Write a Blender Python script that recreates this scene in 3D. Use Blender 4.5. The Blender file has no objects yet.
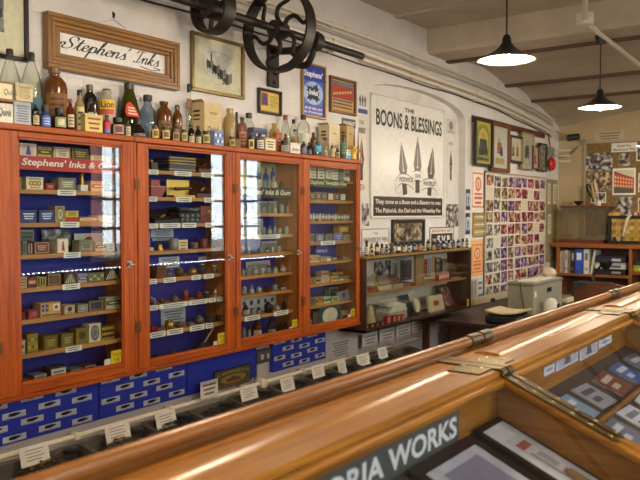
import bpy, bmesh, math, random
from mathutils import Vector, Matrix
random.seed(7)
R_ = random.Random(11)
COL = bpy.context.scene.collection
PI = math.pi
# ------------------------------------------------------------------ camera model (used to find real places on real planes)
CAM = Vector((3.17, 0.0, 1.55)); YAW = math.radians(36.02); PITCH = math.radians(2.09); FPX = 740.0
Fh = Vector((-math.sin(YAW), math.cos(YAW), 0)); RT = Vector((math.cos(YAW), math.sin(YAW), 0))
FW = Fh * math.cos(PITCH) - Vector((0, 0, 1)) * math.sin(PITCH)
UP = Fh * math.sin(PITCH) + Vector((0, 0, 1)) * math.cos(PITCH)
def ray(px, py): return FW * FPX + RT * (px - 320) + UP * (240 - py)
def onx(px, py, x):
    d = ray(px, py); return CAM + d * ((x - CAM.x) / d.x)
def ony(px, py, y):
    d = ray(px, py); return CAM + d * ((y - CAM.y) / d.y)
def onz(px, py, z):
    d = ray(px, py); return CAM + d * ((z - CAM.z) / d.z)
def rect(pl, pt, pr, pb, x):
    """y0, y1, z0, z1 of an upright rectangle on plane x; pt, pb are measured at its near edge pl"""
    return onx(pl, (pt + pb) / 2, x).y, onx(pr, (pt + pb) / 2, x).y, onx(pl, pb, x).z, onx(pl, pt, x).z
# ------------------------------------------------------------------ materials
def lin(h):
    h = h.lstrip('#'); h = h if len(h) == 6 else ''.join(q * 2 for q in h); c = [int(h[i:i + 2], 16) / 255 for i in (0, 2, 4)]
    return tuple((v / 12.92 if v <= .04045 else ((v + .055) / 1.055) ** 2.4) for v in c) + (1,)
MATS = {}
def nt(name):
    m = bpy.data.materials.new(name); m.use_nodes = True; t = m.node_tree; t.nodes.clear()
    o = t.nodes.new('ShaderNodeOutputMaterial'); return m, t, o
def pbr(t, o, rough, metal):
    b = t.nodes.new('ShaderNodeBsdfPrincipled'); b.inputs['Roughness'].default_value = rough; b.inputs['Metallic'].default_value = metal
    t.links.new(b.outputs[0], o.inputs[0]); return b
def coord(t, scale, kind='Object'):
    c = t.nodes.new('ShaderNodeTexCoord'); mp = t.nodes.new('ShaderNodeMapping'); mp.inputs['Scale'].default_value = scale
    t.links.new(c.outputs[kind], mp.inputs[0]); return mp.outputs[0]
def noise(t, vec, scale, detail=4, rough=.55):
    n = t.nodes.new('ShaderNodeTexNoise'); n.inputs['Scale'].default_value = scale; n.inputs['Detail'].default_value = detail
    n.inputs['Roughness'].default_value = rough; t.links.new(vec, n.inputs['Vector']); return n
def ramp(t, fac, stops):
    r = t.nodes.new('ShaderNodeValToRGB'); t.links.new(fac, r.inputs[0]); e = r.color_ramp.elements
    while len(e) < len(stops): e.new(.5)
    for k, (p, c) in enumerate(stops): e[k].position = p; e[k].color = lin(c) if isinstance(c, str) else c
    return r.outputs[0]
def bump(t, b, h, strength, dist=.01):
    n = t.nodes.new('ShaderNodeBump'); n.inputs['Strength'].default_value = strength; n.inputs['Distance'].default_value = dist
    t.links.new(h, n.inputs['Height']); t.links.new(n.outputs[0], b.inputs['Normal'])
def shade(h, f):
    h = h.lstrip('#'); h = h if len(h) == 6 else ''.join(q * 2 for q in h); return '#' + ''.join('%02x' % max(0, min(255, int(int(h[i:i + 2], 16) * f))) for i in (0, 2, 4))
def C(h, rough=.6, metal=0., var=.05):
    """plain painted / printed / metal surface with slight mottling"""
    k = (h, rough, metal)
    if k in MATS: return MATS[k]
    m, t, o = nt('surface_' + h.strip('#')); b = pbr(t, o, rough, metal)
    n = noise(t, coord(t, (1, 1, 1)), 35, 3)
    t.links.new(ramp(t, n.outputs['Fac'], [(.3, shade(h, 1 - var)), (.7, shade(h, 1 + var * .5))]), b.inputs['Base Color'])
    MATS[k] = m; return m
def wood(key, c1, c2, axis='y', rough=.4, sc=6.):
    k = ('w', key, axis)
    if k in MATS: return MATS[k]
    s = {'x': (.06, 1, 1), 'y': (1, .06, 1), 'z': (1, 1, .06)}[axis]
    m, t, o = nt('wood_' + key + '_' + axis); b = pbr(t, o, rough, 0)
    if key == 'redorange': b.inputs['Specular IOR Level'].default_value = .3
    n = noise(t, coord(t, s), sc * 8, 6, .6); n.inputs['Distortion'].default_value = .6
    t.links.new(ramp(t, n.outputs['Fac'], [(.3, c1), (.68, c2)]), b.inputs['Base Color'])
    bump(t, b, n.outputs['Fac'], .12, .002)
    MATS[k] = m; return m
def glassy(key, tint='#ffffff', ior=1.5, rough=.0, haze=0., edge=None):
    """thin glass: straight-through tint plus fresnel reflection, optional dusty diffuse film"""
    k = ('g', key)
    if k in MATS: return MATS[k]
    m, t, o = nt('glass_' + key)
    tr = t.nodes.new('ShaderNodeBsdfTransparent'); tr.inputs[0].default_value = lin(tint)
    gl = t.nodes.new('ShaderNodeBsdfGlossy'); gl.inputs['Roughness'].default_value = rough
    fr = t.nodes.new('ShaderNodeFresnel'); 
    ge = t.nodes.new('ShaderNodeNewGeometry'); mr = t.nodes.new('ShaderNodeMapRange'); mr.inputs['To Min'].default_value = ior; mr.inputs['To Max'].default_value = 1 / ior
    t.links.new(ge.outputs['Backfacing'], mr.inputs['Value']); t.links.new(mr.outputs['Result'], fr.inputs[0])
    mx = t.nodes.new('ShaderNodeMixShader')
    src = tr.outputs[0]
    if edge:
        lw = t.nodes.new('ShaderNodeLayerWeight'); lw.inputs[0].default_value = .5; t.links.new(ramp(t, lw.outputs['Facing'], [(.35, tint), (.95, edge)]), tr.inputs[0])
    if haze:
        df = t.nodes.new('ShaderNodeBsdfDiffuse'); df.inputs[0].default_value = lin(tint)
        m2 = t.nodes.new('ShaderNodeMixShader'); m2.inputs[0].default_value = haze
        t.links.new(src, m2.inputs[1]); t.links.new(df.outputs[0], m2.inputs[2]); src = m2.outputs[0]
    t.links.new(fr.outputs[0], mx.inputs[0]); t.links.new(src, mx.inputs[1]); t.links.new(gl.outputs[0], mx.inputs[2])
    t.links.new(mx.outputs[0], o.inputs[0]); MATS[k] = m; return m
def photo(key, dark, mid, light, sc=22.):
    """blotchy printed picture"""
    k = ('p', key)
    if k in MATS: return MATS[k]
    m, t, o = nt('print_' + key); b = pbr(t, o, .35, 0)
    oi = t.nodes.new('ShaderNodeObjectInfo'); v = coord(t, (1, 1, 1)); ad = t.nodes.new('ShaderNodeVectorMath'); ad.operation = 'MULTIPLY_ADD'
    cm = t.nodes.new('ShaderNodeCombineXYZ')
    for q in range(3): t.links.new(oi.outputs['Random'], cm.inputs[q])
    ad.inputs[1].default_value = (40, 40, 40); t.links.new(cm.outputs[0], ad.inputs[0]); t.links.new(v, ad.inputs[2])
    n = noise(t, ad.outputs[0], sc, 3, .5)
    t.links.new(ramp(t, n.outputs['Fac'], [(.36, dark), (.5, mid), (.64, light)]), b.inputs['Base Color'])
    MATS[k] = m; return m
def emit(key, col, s):
    k = ('e', key)
    if k in MATS: return MATS[k]
    m, t, o = nt('light_' + key); e = t.nodes.new('ShaderNodeEmission'); e.inputs[0].default_value = lin(col); e.inputs[1].default_value = s
    t.links.new(e.outputs[0], o.inputs[0]); MATS[k] = m; return m
def plaster(key, c1, c2, stain, axes, brick=1.0):
    """painted brick: low relief courses, dirt blotches"""
    m, t, o = nt('plaster_' + key); b = pbr(t, o, .75, 0)
    c = t.nodes.new('ShaderNodeTexCoord'); sp = t.nodes.new('ShaderNodeSeparateXYZ'); cb = t.nodes.new('ShaderNodeCombineXYZ')
    t.links.new(c.outputs['Object'], sp.inputs[0]); t.links.new(sp.outputs[axes[0]], cb.inputs[0]); t.links.new(sp.outputs[axes[1]], cb.inputs[1])
    n = noise(t, c.outputs['Object'], 2.2, 6, .6); n2 = noise(t, c.outputs['Object'], 60, 3)
    n3 = noise(t, c.outputs['Object'], 1.1, 8, .7)
    col = ramp(t, n.outputs['Fac'], [(.3, c1), (.7, c2)])
    mx = t.nodes.new('ShaderNodeMix'); mx.data_type = 'RGBA'
    f = ramp(t, n3.outputs['Fac'], [(.60, (0, 0, 0, 1)), (.74, (.55, .55, .55, 1))])
    t.links.new(f, mx.inputs['Factor']); t.links.new(col, mx.inputs['A']); mx.inputs['B'].default_value = lin(stain)
    t.links.new(mx.outputs['Result'], b.inputs['Base Color'])
    br = t.nodes.new('ShaderNodeTexBrick'); br.inputs['Scale'].default_value = 4.4; br.inputs['Mortar Size'].default_value = .012; br.inputs['Mortar Smooth'].default_value = .9
    br.inputs['Color1'].default_value = (1, 1, 1, 1); br.inputs['Color2'].default_value = (.85, .85, .85, 1); br.inputs['Mortar'].default_value = (.2, .2, .2, 1)
    t.links.new(cb.outputs[0], br.inputs['Vector'])
    ma = t.nodes.new('ShaderNodeMath'); ma.operation = 'MULTIPLY_ADD'; ma.inputs[1].default_value = .35
    t.links.new(n2.outputs['Fac'], ma.inputs[0]); t.links.new(br.outputs['Color'], ma.inputs[2])
    bump(t, b, ma.outputs[0], .35 * brick, .008); return m
# ------------------------------------------------------------------ mesh builder
def vec(p): return Vector(p)
class MB:
    def __init__(s): s.v = []; s.f = []; s.fm = []; s.ms = []
    def add(s, vs, fs, mat):
        if mat not in s.ms: s.ms.append(mat)
        i = len(s.v); s.v += [tuple(p) for p in vs]; k = s.ms.index(mat)
        for f in fs: s.f.append(tuple(i + a for a in f)); s.fm.append(k)
        return s
    def box(s, x0, x1, y0, y1, z0, z1, mat, b=None):
        hx, hy, hz = abs(x1 - x0) / 2, abs(y1 - y0) / 2, abs(z1 - z0) / 2; c = ((x0 + x1) / 2, (y0 + y1) / 2, (z0 + z1) / 2)
        if b is None: b = min(.0015, .12 * min(hx, hy, hz))
        H = (hx, hy, hz); vs = []; idx = {}
        sg = [(a, bb, d) for a in (-1, 1) for bb in (-1, 1) for d in (-1, 1)]
        for q in sg:
            for ax in range(3):
                idx[q, ax] = len(vs); vs.append(tuple(c[j] + q[j] * (H[j] if j == ax else H[j] - b) for j in range(3)))
        fs = []
        for ax in range(3):
            a1, a2 = (ax + 1) % 3, (ax + 2) % 3
            for sn in (-1, 1):
                ring = []
                for (p, r) in ((-1, -1), (1, -1), (1, 1), (-1, 1)):
                    q = [0, 0, 0]; q[ax] = sn; q[a1] = p; q[a2] = r; ring.append(tuple(q))
                fs.append([idx[q, ax] for q in ring])
            for p in (-1, 1):
                for r in (-1, 1):
                    q0 = [0, 0, 0]; q0[a1] = p; q0[a2] = r; q1 = list(q0); q0[ax] = -1; q1[ax] = 1; q0, q1 = tuple(q0), tuple(q1)
                    fs.append([idx[q0, a1], idx[q1, a1], idx[q1, a2], idx[q0, a2]])
        for q in sg: fs.append([idx[q, 0], idx[q, 1], idx[q, 2]])
        return s.add(vs, fs, mat)
    def quad(s, a, b, c, d, mat): return s.add([a, b, c, d], [(0, 1, 2, 3)], mat)
    def ngon(s, pts, mat): return s.add(pts, [tuple(range(len(pts)))], mat)
    def prism(s, pts, ext, mat):
        e = Vector(ext); n = len(pts); vs = [Vector(p) for p in pts] + [Vector(p) + e for p in pts]
        fs = [tuple(range(n)), tuple(range(2 * n - 1, n - 1, -1))] + [(i, (i + 1) % n, n + (i + 1) % n, n + i) for i in range(n)]
        return s.add(vs, fs, mat)
    def lathe(s, prof, c, mat, seg=14, axis='z', sx=1., sy=1., caps=True):
        vs = []; fs = []; n = len(prof)
        for (r, z) in prof:
            for k in range(seg):
                a = 2 * PI * (k + .5) / seg; p = (r * math.cos(a) * sx, r * math.sin(a) * sy, z)
                if axis == 'x': p = (z, p[0], p[1])
                if axis == 'y': p = (p[0], z, p[1])
                vs.append((c[0] + p[0], c[1] + p[1], c[2] + p[2]))
        for i in range(n - 1):
            for k in range(seg): fs.append((i * seg + k, i * seg + (k + 1) % seg, (i + 1) * seg + (k + 1) % seg, (i + 1) * seg + k))
        if caps and prof[0][0] > 1e-6: fs.append(tuple(range(seg - 1, -1, -1)))
        if caps and prof[-1][0] > 1e-6: fs.append(tuple((n - 1) * seg + k for k in range(seg)))
        return s.add(vs, fs, mat)
    def tube(s, pts, r, mat, seg=8, closed=False):
        P = [Vector(p) for p in pts]; n = len(P); vs = []; fs = []; last = None
        for i in range(n):
            if closed: d = P[(i + 1) % n] - P[i - 1]
            else: d = P[min(i + 1, n - 1)] - P[max(i - 1, 0)]
            d = d.normalized() if d.length > 1e-9 else Vector((0, 0, 1))
            u = (last - d * last.dot(d)) if last is not None else (Vector((0, 0, 1)) if abs(d.z) < .9 else Vector((1, 0, 0))).cross(d)
            if u.length < 1e-6: u = d.orthogonal()
            u.normalize(); last = u; w = d.cross(u); rr = r[i] if isinstance(r, (list, tuple)) else r
            for k in range(seg): a = 2 * PI * k / seg; vs.append(P[i] + u * (rr * math.cos(a)) + w * (rr * math.sin(a)))
        for i in range(n if closed else n - 1):
            j = (i + 1) % n
            for k in range(seg): fs.append((i * seg + k, i * seg + (k + 1) % seg, j * seg + (k + 1) % seg, j * seg + k))
        if not closed: fs += [tuple(range(seg - 1, -1, -1)), tuple((n - 1) * seg + k for k in range(seg))]
        return s.add(vs, fs, mat)
    def text(s, st, o, u, v, w, h, mat, shear=0., bold=0.):
        """flat lettering filling a w by h box from corner o along unit u, v"""
        vs, fs, bw, bh = glyphs(st, bold); o, u, v = Vector(o), Vector(u), Vector(v)
        k = h / bh; kx = w / (bw + shear * bh)
        return s.add([o + u * ((x + shear * y) * kx) + v * (y * k) for x, y in vs], fs, mat)
    def build(s, name, parent=None, origin=None, smooth=32, **tags):
        if origin is None: origin = parent.location if parent is not None and parent.parent is None else Vector((0, 0, 0))
        o = Vector(origin); me = bpy.data.meshes.new(name); me.from_pydata([(Vector(p) - o)[:] for p in s.v], [], s.f)
        for m in s.ms: me.materials.append(m)
        me.polygons.foreach_set('material_index', s.fm)
        bm = bmesh.new(); bm.from_mesh(me); bmesh.ops.recalc_face_normals(bm, faces=bm.faces[:]); bm.to_mesh(me); bm.free()
        if smooth:
            me.polygons.foreach_set('use_smooth', [True] * len(me.polygons)); me.set_sharp_from_angle(angle=math.radians(smooth))
        ob = bpy.data.objects.new(name, me); COL.objects.link(ob)
        if parent is not None: ob.parent = parent
        else: ob.location = o
        for k, val in tags.items(): ob[k] = val
        return ob
GL = {}
def glyphs(st, bold=0.):
    k = (st, bold)
    if k in GL: return GL[k]
    cu = bpy.data.curves.new('lettering', 'FONT'); cu.body = st; cu.resolution_u = 3; cu.offset = bold; cu.size = 1
    ob = bpy.data.objects.new('lettering', cu); COL.objects.link(ob)
    dg = bpy.context.evaluated_depsgraph_get(); dg.update(); me = ob.evaluated_get(dg).to_mesh()
    vs = [(v.co.x, v.co.y) for v in me.vertices]; fs = [tuple(p.vertices) for p in me.polygons]
    ob.evaluated_get(dg).to_mesh_clear(); bpy.data.objects.remove(ob); bpy.data.curves.remove(cu)
    x0 = min(a for a, _ in vs); y0 = min(b for _, b in vs); bw = max(a for a, _ in vs) - x0; bh = max(b for _, b in vs) - y0
    GL[k] = ([(a - x0, b - y0) for a, b in vs], fs, bw, bh); return GL[k]
def thing(name, label, cat, loc, group=None, rz=0.):
    o = bpy.data.objects.new(name, None); COL.objects.link(o); o.empty_display_size = .05
    o.location = loc; o.rotation_euler.z = rz; o['label'] = label; o['category'] = cat
    if group: o['group'] = group
    return o
def tag(o, label, cat, group=None):
    o['label'] = label; o['category'] = cat
    if group: o['group'] = group
    return o
def struct(o): o['kind'] = 'structure'; return o
def catmull(pts, n=5, closed=False):
    P = [Vector(p) for p in pts]; out = []; m = len(P); rng = range(m) if closed else range(m - 1)
    for i in rng:
        g = lambda j: P[j % m] if closed else P[max(0, min(m - 1, j))]
        a, b, c, d = g(i - 1), g(i), g(i + 1), g(i + 2)
        for k in range(n):
            t = k / n; out.append(.5 * ((2 * b) + (c - a) * t + (2 * a - 5 * b + 4 * c - d) * t * t + (3 * b - a - 3 * c + d) * t ** 3))
    if not closed: out.append(P[-1])
    return out
ORD = ['first', 'second', 'third', 'fourth', 'fifth', 'sixth', 'seventh', 'eighth', 'ninth', 'tenth', 'eleventh', 'twelfth', 'thirteenth', 'fourteenth', 'fifteenth', 'sixteenth', 'seventeenth', 'eighteenth', 'nineteenth', 'twentieth', 'twenty-first', 'twenty-second', 'twenty-third', 'twenty-fourth']
# common materials
WHITE = C('#e8e4da', .6); CREAM = C('#dccfa8', .6); BLACK = C('#161413', .45); INK = C('#1b1a1c', .5)
BRASS = C('#8d7440', .38, .9); GOLD = C('#b8923e', .35, .85); STEEL = C('#8d8f8e', .35, .9); IRON = C('#241d19', .5, .3)
ORANGE_Z = wood('redorange', '#7a2f06', '#aa520e', 'z', .42); ORANGE_Y = wood('redorange', '#7a2f06', '#aa520e', 'y', .42)
SHELF_W = wood('shelf', '#9a6431', '#bf8a4e', 'y', .45); SIDE_W = wood('side', '#a35c22', '#c47a33', 'z', .45)
OAK_Y = wood('varnish', '#7d4a12', '#b0762a', 'y', .28); OAK_X = wood('varnish', '#7d4a12', '#b0762a', 'x', .28); OAK_Z = wood('varnish', '#7d4a12', '#b0762a', 'z', .28)
PINE_Y = wood('pine', '#6f4b24', '#946a34', 'y', .4); PINE_Z = wood('pine', '#6f4b24', '#946a34', 'z', .4)
DARKW = wood('dark', '#3a1d10', '#5a3019', 'z', .4)
BLUE = C('#2036b4', .5, 0, .08); NAVY = C('#1d2c92', .7, 0, .08)
PANE = glassy('pane', '#f4f7f6')
CLEAR = glassy('bottle_clear', '#f4f6f0', 1.5, .03, .025, '#8f9488'); AMBER = glassy('bottle_amber', '#a04f18', 1.5, .03, .2, '#3a1a08'); OLIVE = glassy('bottle_olive', '#5a5a1c', 1.5, .03, .35)
GREENG = glassy('bottle_green', '#b4c0ac', 1.5, .03, .06, '#5f6e5c'); BLUEG = glassy('bottle_blue', '#c8d4de', 1.5, .03, .05, '#5a6a78'); DARKG = C('#1c1613', .12); PINKG = glassy('bottle_pink', '#b8806a', 1.5, .05, .3, '#6a3a2c')
PALEY = glassy('bottle_straw', '#d8c48a', 1.5, .05, .35, '#8a7440')
BROWNJ = C('#5c3413', .18); STONE = C('#a59a84', .35)
BW = photo('grey', '#1f1d1c', '#6e6a65', '#c9c4ba'); SEPIA = photo('sepia', '#2b211a', '#75604a', '#cbb894'); REDP = photo('red', '#2a1014', '#842a32', '#cfa096'); PURP = photo('purple', '#1e1428', '#5e3f6a', '#c4aabc'); MIXP = photo('mixed', '#302030', '#8f5040', '#d6c0a0')
# ================================================================== camera, view, world
cd = bpy.data.cameras.new('camera'); cam = bpy.data.objects.new('camera', cd); COL.objects.link(cam)
cd.sensor_fit = 'HORIZONTAL'; cd.sensor_width = 17.3; cd.lens = FPX / 640 * 17.3; cd.clip_start = .02
cam.matrix_world = Matrix(((RT.x, UP.x, -FW.x, CAM.x), (RT.y, UP.y, -FW.y, CAM.y), (RT.z, UP.z, -FW.z, CAM.z), (0, 0, 0, 1)))
cd.dof.use_dof = True; cd.dof.focus_distance = 4.3; cd.dof.aperture_fstop = 2.2
sc = bpy.context.scene; sc.camera = cam
sc.view_settings.view_transform = 'Standard'; sc.view_settings.look = 'None'; sc.view_settings.exposure = .95; sc.view_settings.gamma = 1
sc.view_settings.use_curve_mapping = False
sc.cycles.use_denoising = True; sc.cycles.max_bounces = 10; sc.cycles.diffuse_bounces = 5; sc.cycles.transparent_max_bounces = 16; sc.cycles.glossy_bounces = 4
sc.cycles.sample_clamp_indirect = 6
wd = bpy.data.worlds.new('daylight'); sc.world = wd; wd.use_nodes = True; wt = wd.node_tree
bg = wt.nodes['Background']; bg.inputs[0].default_value = (.88, .94, 1.0, 1); bg.inputs[1].default_value = 9.0
# ================================================================== room shell
WALLM = plaster('wall', '#c6c0ba', '#dad5cf', '#a3927c', (1, 2)); ENDM = plaster('end', '#a3916e', '#b7a480', '#8a774f', (0, 2), .5)
CEILM = plaster('ceiling', '#a99c8a', '#c2b6a2', '#8d7a60', (0, 1), .7)
XR, YE, YN, ZC, ZB = 5.8, 9.64, -2.6, 3.2, 2.98
XREC = -.07
ya, yb = onx(358, 200, 0).y, onx(465, 200, 0).y
zs = onx(359, 100, 0).z; zt = onx(395, 83, 0).z
mb = MB(); arch = [(ya + (yb - ya) * (.5 - .5 * math.cos(PI * k / 16)), zs + (zt - zs) * math.sin(PI * k / 16) ** .8) for k in range(17)]
out = [(YN, 0), (ya, 0)] + arch + [(yb, 0), (YE, 0), (YE, 3.4), (YN, 3.4)]
mb.prism([(0, y, z) for y, z in out], (-.16, 0, 0), WALLM); mb.box(-.3, XREC, ya - .1, yb + .1, 0, zt + .1, WALLM, 0)
struct(mb.build('wall_left', smooth=20))
mb = MB().box(-.1, XR + .1, YE, YE + .15, 0, 3.5, ENDM, 0); struct(mb.build('wall_back'))
mb = MB().box(-.1, XR + .1, YN - .15, YN, 0, 3.4, WALLM, 0); struct(mb.build('wall_near'))
FLOORM = wood('floor', '#4a3626', '#6b5138', 'y', .5, 3)
mb = MB().box(-.3, XR + .2, YN - .2, YE + .2, -.1, 0, FLOORM, 0); struct(mb.build('floor'))
# ceiling: flat part, downstand beam, shallow jack arches on steel flanges, last bay rising to an arc on the end wall
mb = MB().box(-.1, XR + .1, YN - .1, 6.02, ZC, ZC + .2, CEILM, 0)
mb.box(-.1, XR + .1, 6.0, 6.42, ZB, ZC + .2, CEILM, .03)
def bay(y0, z0, y1, z1f, rise, n=10, nx=8):
    vs = []; fs = []
    for i in range(nx + 1):
        x = -.1 + (XR + .2) * i / nx
        for k in range(n + 1):
            t = k / n; vs.append((x, y0 + (y1 - y0) * t, z0 + (z1f(x) - z0) * t + rise * math.sin(PI * t)))
    for i in range(nx):
        for k in range(n): a = i * (n + 1) + k; fs.append((a, a + 1, a + n + 2, a + n + 1))
    mb.add(vs, fs, CEILM)
bay(6.42, ZB, 7.84, lambda x: 2.95, .09); bay(7.84, 2.95, 8.65, lambda x: 2.88, .06)
bay(8.65, 2.88, YE + .02, lambda x: 2.64 + .34 * min(1, max(0, x) / 2.4) ** .8, .03)
mb.box(-.1, XR + .1, 6.4, YE + .1, 3.2, 3.4, CEILM, 0)
struct(mb.build('ceiling', smooth=25))
RUST = C('#5d4433', .7); PAINTP = C('#d3c9b8', .45)
for k, (y, z) in enumerate(((5.45, ZC), (6.41, ZB), (7.84, 2.95), (8.65, 2.88))):
    struct(MB().box(0, XR, y - .04, y + .04, z - .018, z + .01, RUST if k else CEILM).build('trim_%d' % (k + 1)))
# window wall behind the photographer
WINS = [(-.6, .5), (1.5, 2.6), (3.9, 5.0), (6.4, 7.35), (8.75, 9.55)]
WZ0, WZ1 = .9, 2.6
mb = MB(); e = [YN] + [v for w in WINS for v in w] + [YE]
DIM = plaster('dado', '#4a4038', '#5c5046', '#3a322c', (1, 2))
for k in range(0, len(e), 2): mb.box(XR, XR + .2, e[k], e[k + 1], 0, 3.4, DIM, 0)
for a, b in WINS: mb.box(XR, XR + .2, a, b, 0, WZ0, DIM, 0); mb.box(XR, XR + .2, a, b, WZ1, 3.4, DIM, 0)
struct(mb.build('wall_right'))
WFR = C('#e6e4de', .4)
for k, (a, b) in enumerate(WINS):
    f = MB(); x0, x1 = XR + .08, XR + .13
    for y0, y1 in ((a, a + .05), (b - .05, b), ((a + b) / 2 - .015, (a + b) / 2 + .015)): f.box(x0, x1, y0, y1, WZ0, WZ1, WFR)
    for q in range(5):
        z = WZ0 + (WZ1 - WZ0) * q / 4; f.box(x0, x1, a, b, max(WZ0, z - .02), min(WZ1, z + .02), WFR)
    w = struct(f.build('window_%d' % (k + 1)))
    g = MB().box(XR + .1, XR + .104, a, b, WZ0, WZ1, PANE, 0).build('glass_pane', w, (0, 0, 0))
    MB().box(XR - .05, XR + .12, a - .03, b + .03, WZ0 - .04, WZ0, WFR).build('window_sill', w, (0, 0, 0))
    ld = bpy.data.lights.new('window_daylight', 'AREA'); ld.shape = 'RECTANGLE'; ld.size = WZ1 - WZ0; ld.size_y = b - a; ld.cycles.is_portal = True
    lo = bpy.data.objects.new('window_daylight', ld); COL.objects.link(lo); lo.location = (XR + .16, (a + b) / 2, (WZ0 + WZ1) / 2); lo.rotation_euler = (0, PI / 2, 0)
# brick house across the yard, seen only in the cabinet glass
BRK = plaster('redbrick', '#9c5a48', '#b06a55', '#7c4436', (1, 2), 2.)
f = MB().box(11, 12, 8.3, 10.6, 0, 7, BRK, 0)
for q in range(4): f.box(10.96, 11.01, 9.9, 9.98 + .0, .6 + q * .9, 1.4 + q * .9, WFR); f.box(10.95, 11.01, 9.3, 9.9, .6 + q * .9, .68 + q * .9, WFR); f.box(10.98, 11.005, 9.3, 9.9, .68 + q * .9, 1.4 + q * .9, C('#b9c6d2', .2))
hs = tag(f.build('brick_house'), 'red brick house across the yard mirrored in the cabinet glass', 'building')
struct(MB().box(XR + .2, 30, -20, 40, -.2, -.1, C('#77726a', .9), 0).build('ground'))
# ================================================================== pendant lamps
SHADE = C('#20241f', .35, .2); SHIN = C('#f4efe2', .5)
def pendant(x, y, zr, ztop, lab, vis=True):
    t = thing('pendant_lamp', lab, 'ceiling lamp', (x, y, ztop), 'dark shaded pendant lamps')
    MB().lathe([(.035, ztop - .07), (.045, ztop - .005), (.045, ztop)], (x, y, 0), BLACK, 16).build('ceiling_rose', t)
    MB().tube([(x, y, ztop - .05), (x, y, zr + .14)], .005, BLACK, 6).build('cord', t)
    pr = [(.17, 0), (.166, .008), (.12, .03), (.07, .058), (.042, .085), (.03, .105)]
    s = MB().lathe([(r, z + zr) for r, z in pr] + [(.028, zr + .106), (.026, zr + .104)], (x, y, 0), SHADE, 32, caps=False).build('lamp_shade', t)
    MB().lathe([(.163, zr + .004), (.118, zr + .026), (.068, zr + .054), (.04, zr + .08)], (x, y, 0), SHIN, 32, caps=False).build('shade_lining', t)
    MB().lathe([(.03, zr + .09), (.026, zr + .13), (.016, zr + .15)], (x, y, 0), BLACK, 14).build('lamp_holder', t)
    MB().lathe([(0, zr - .022), (.022, zr - .015), (.031, zr + .008), (.026, zr + .03), (.015, zr + .055), (.014, zr + .085)], (x, y, 0), emit('bulb', '#ffd9a0', 90), 14).build('bulb', t)
    ld = bpy.data.lights.new('lamp_light', 'POINT'); ld.energy = LAMPW; ld.color = (1, .84, .64); ld.shadow_soft_size = .05
    lo = bpy.data.objects.new('lamp_light', ld); COL.objects.link(lo); lo.location = (x, y, zr - .03); lo.parent = t; lo.location = (0, 0, zr - .04 - ztop)
LAMPW = 20
pendant(1.46, 4.235, 2.455, ZC, 'dark pendant lamp with lit bulb hanging in front of the ceiling beam')
pendant(1.46, 6.2, 2.40, ZB, 'dark pendant lamp hanging from the underside of the plastered ceiling beam')
pendant(1.46, 8.15, 2.24, 2.96, 'dark pendant lamp hanging before the corkboard near the end wall')
NTH = ('first', 'second', 'third', 'fourth', 'fifth', 'sixth', 'seventh')
for k, (x, y) in enumerate(((1.46, 2.27), (1.46, .3), (1.46, -1.7), (4.3, -.7), (4.3, 2.27), (4.3, 5.0), (4.3, 8.0))):
    pendant(x, y, 2.455, ZC if y < 6 else 2.96, 'dark pendant lamp out of view, %s of those lighting the rest of the hall' % NTH[k])
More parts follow.
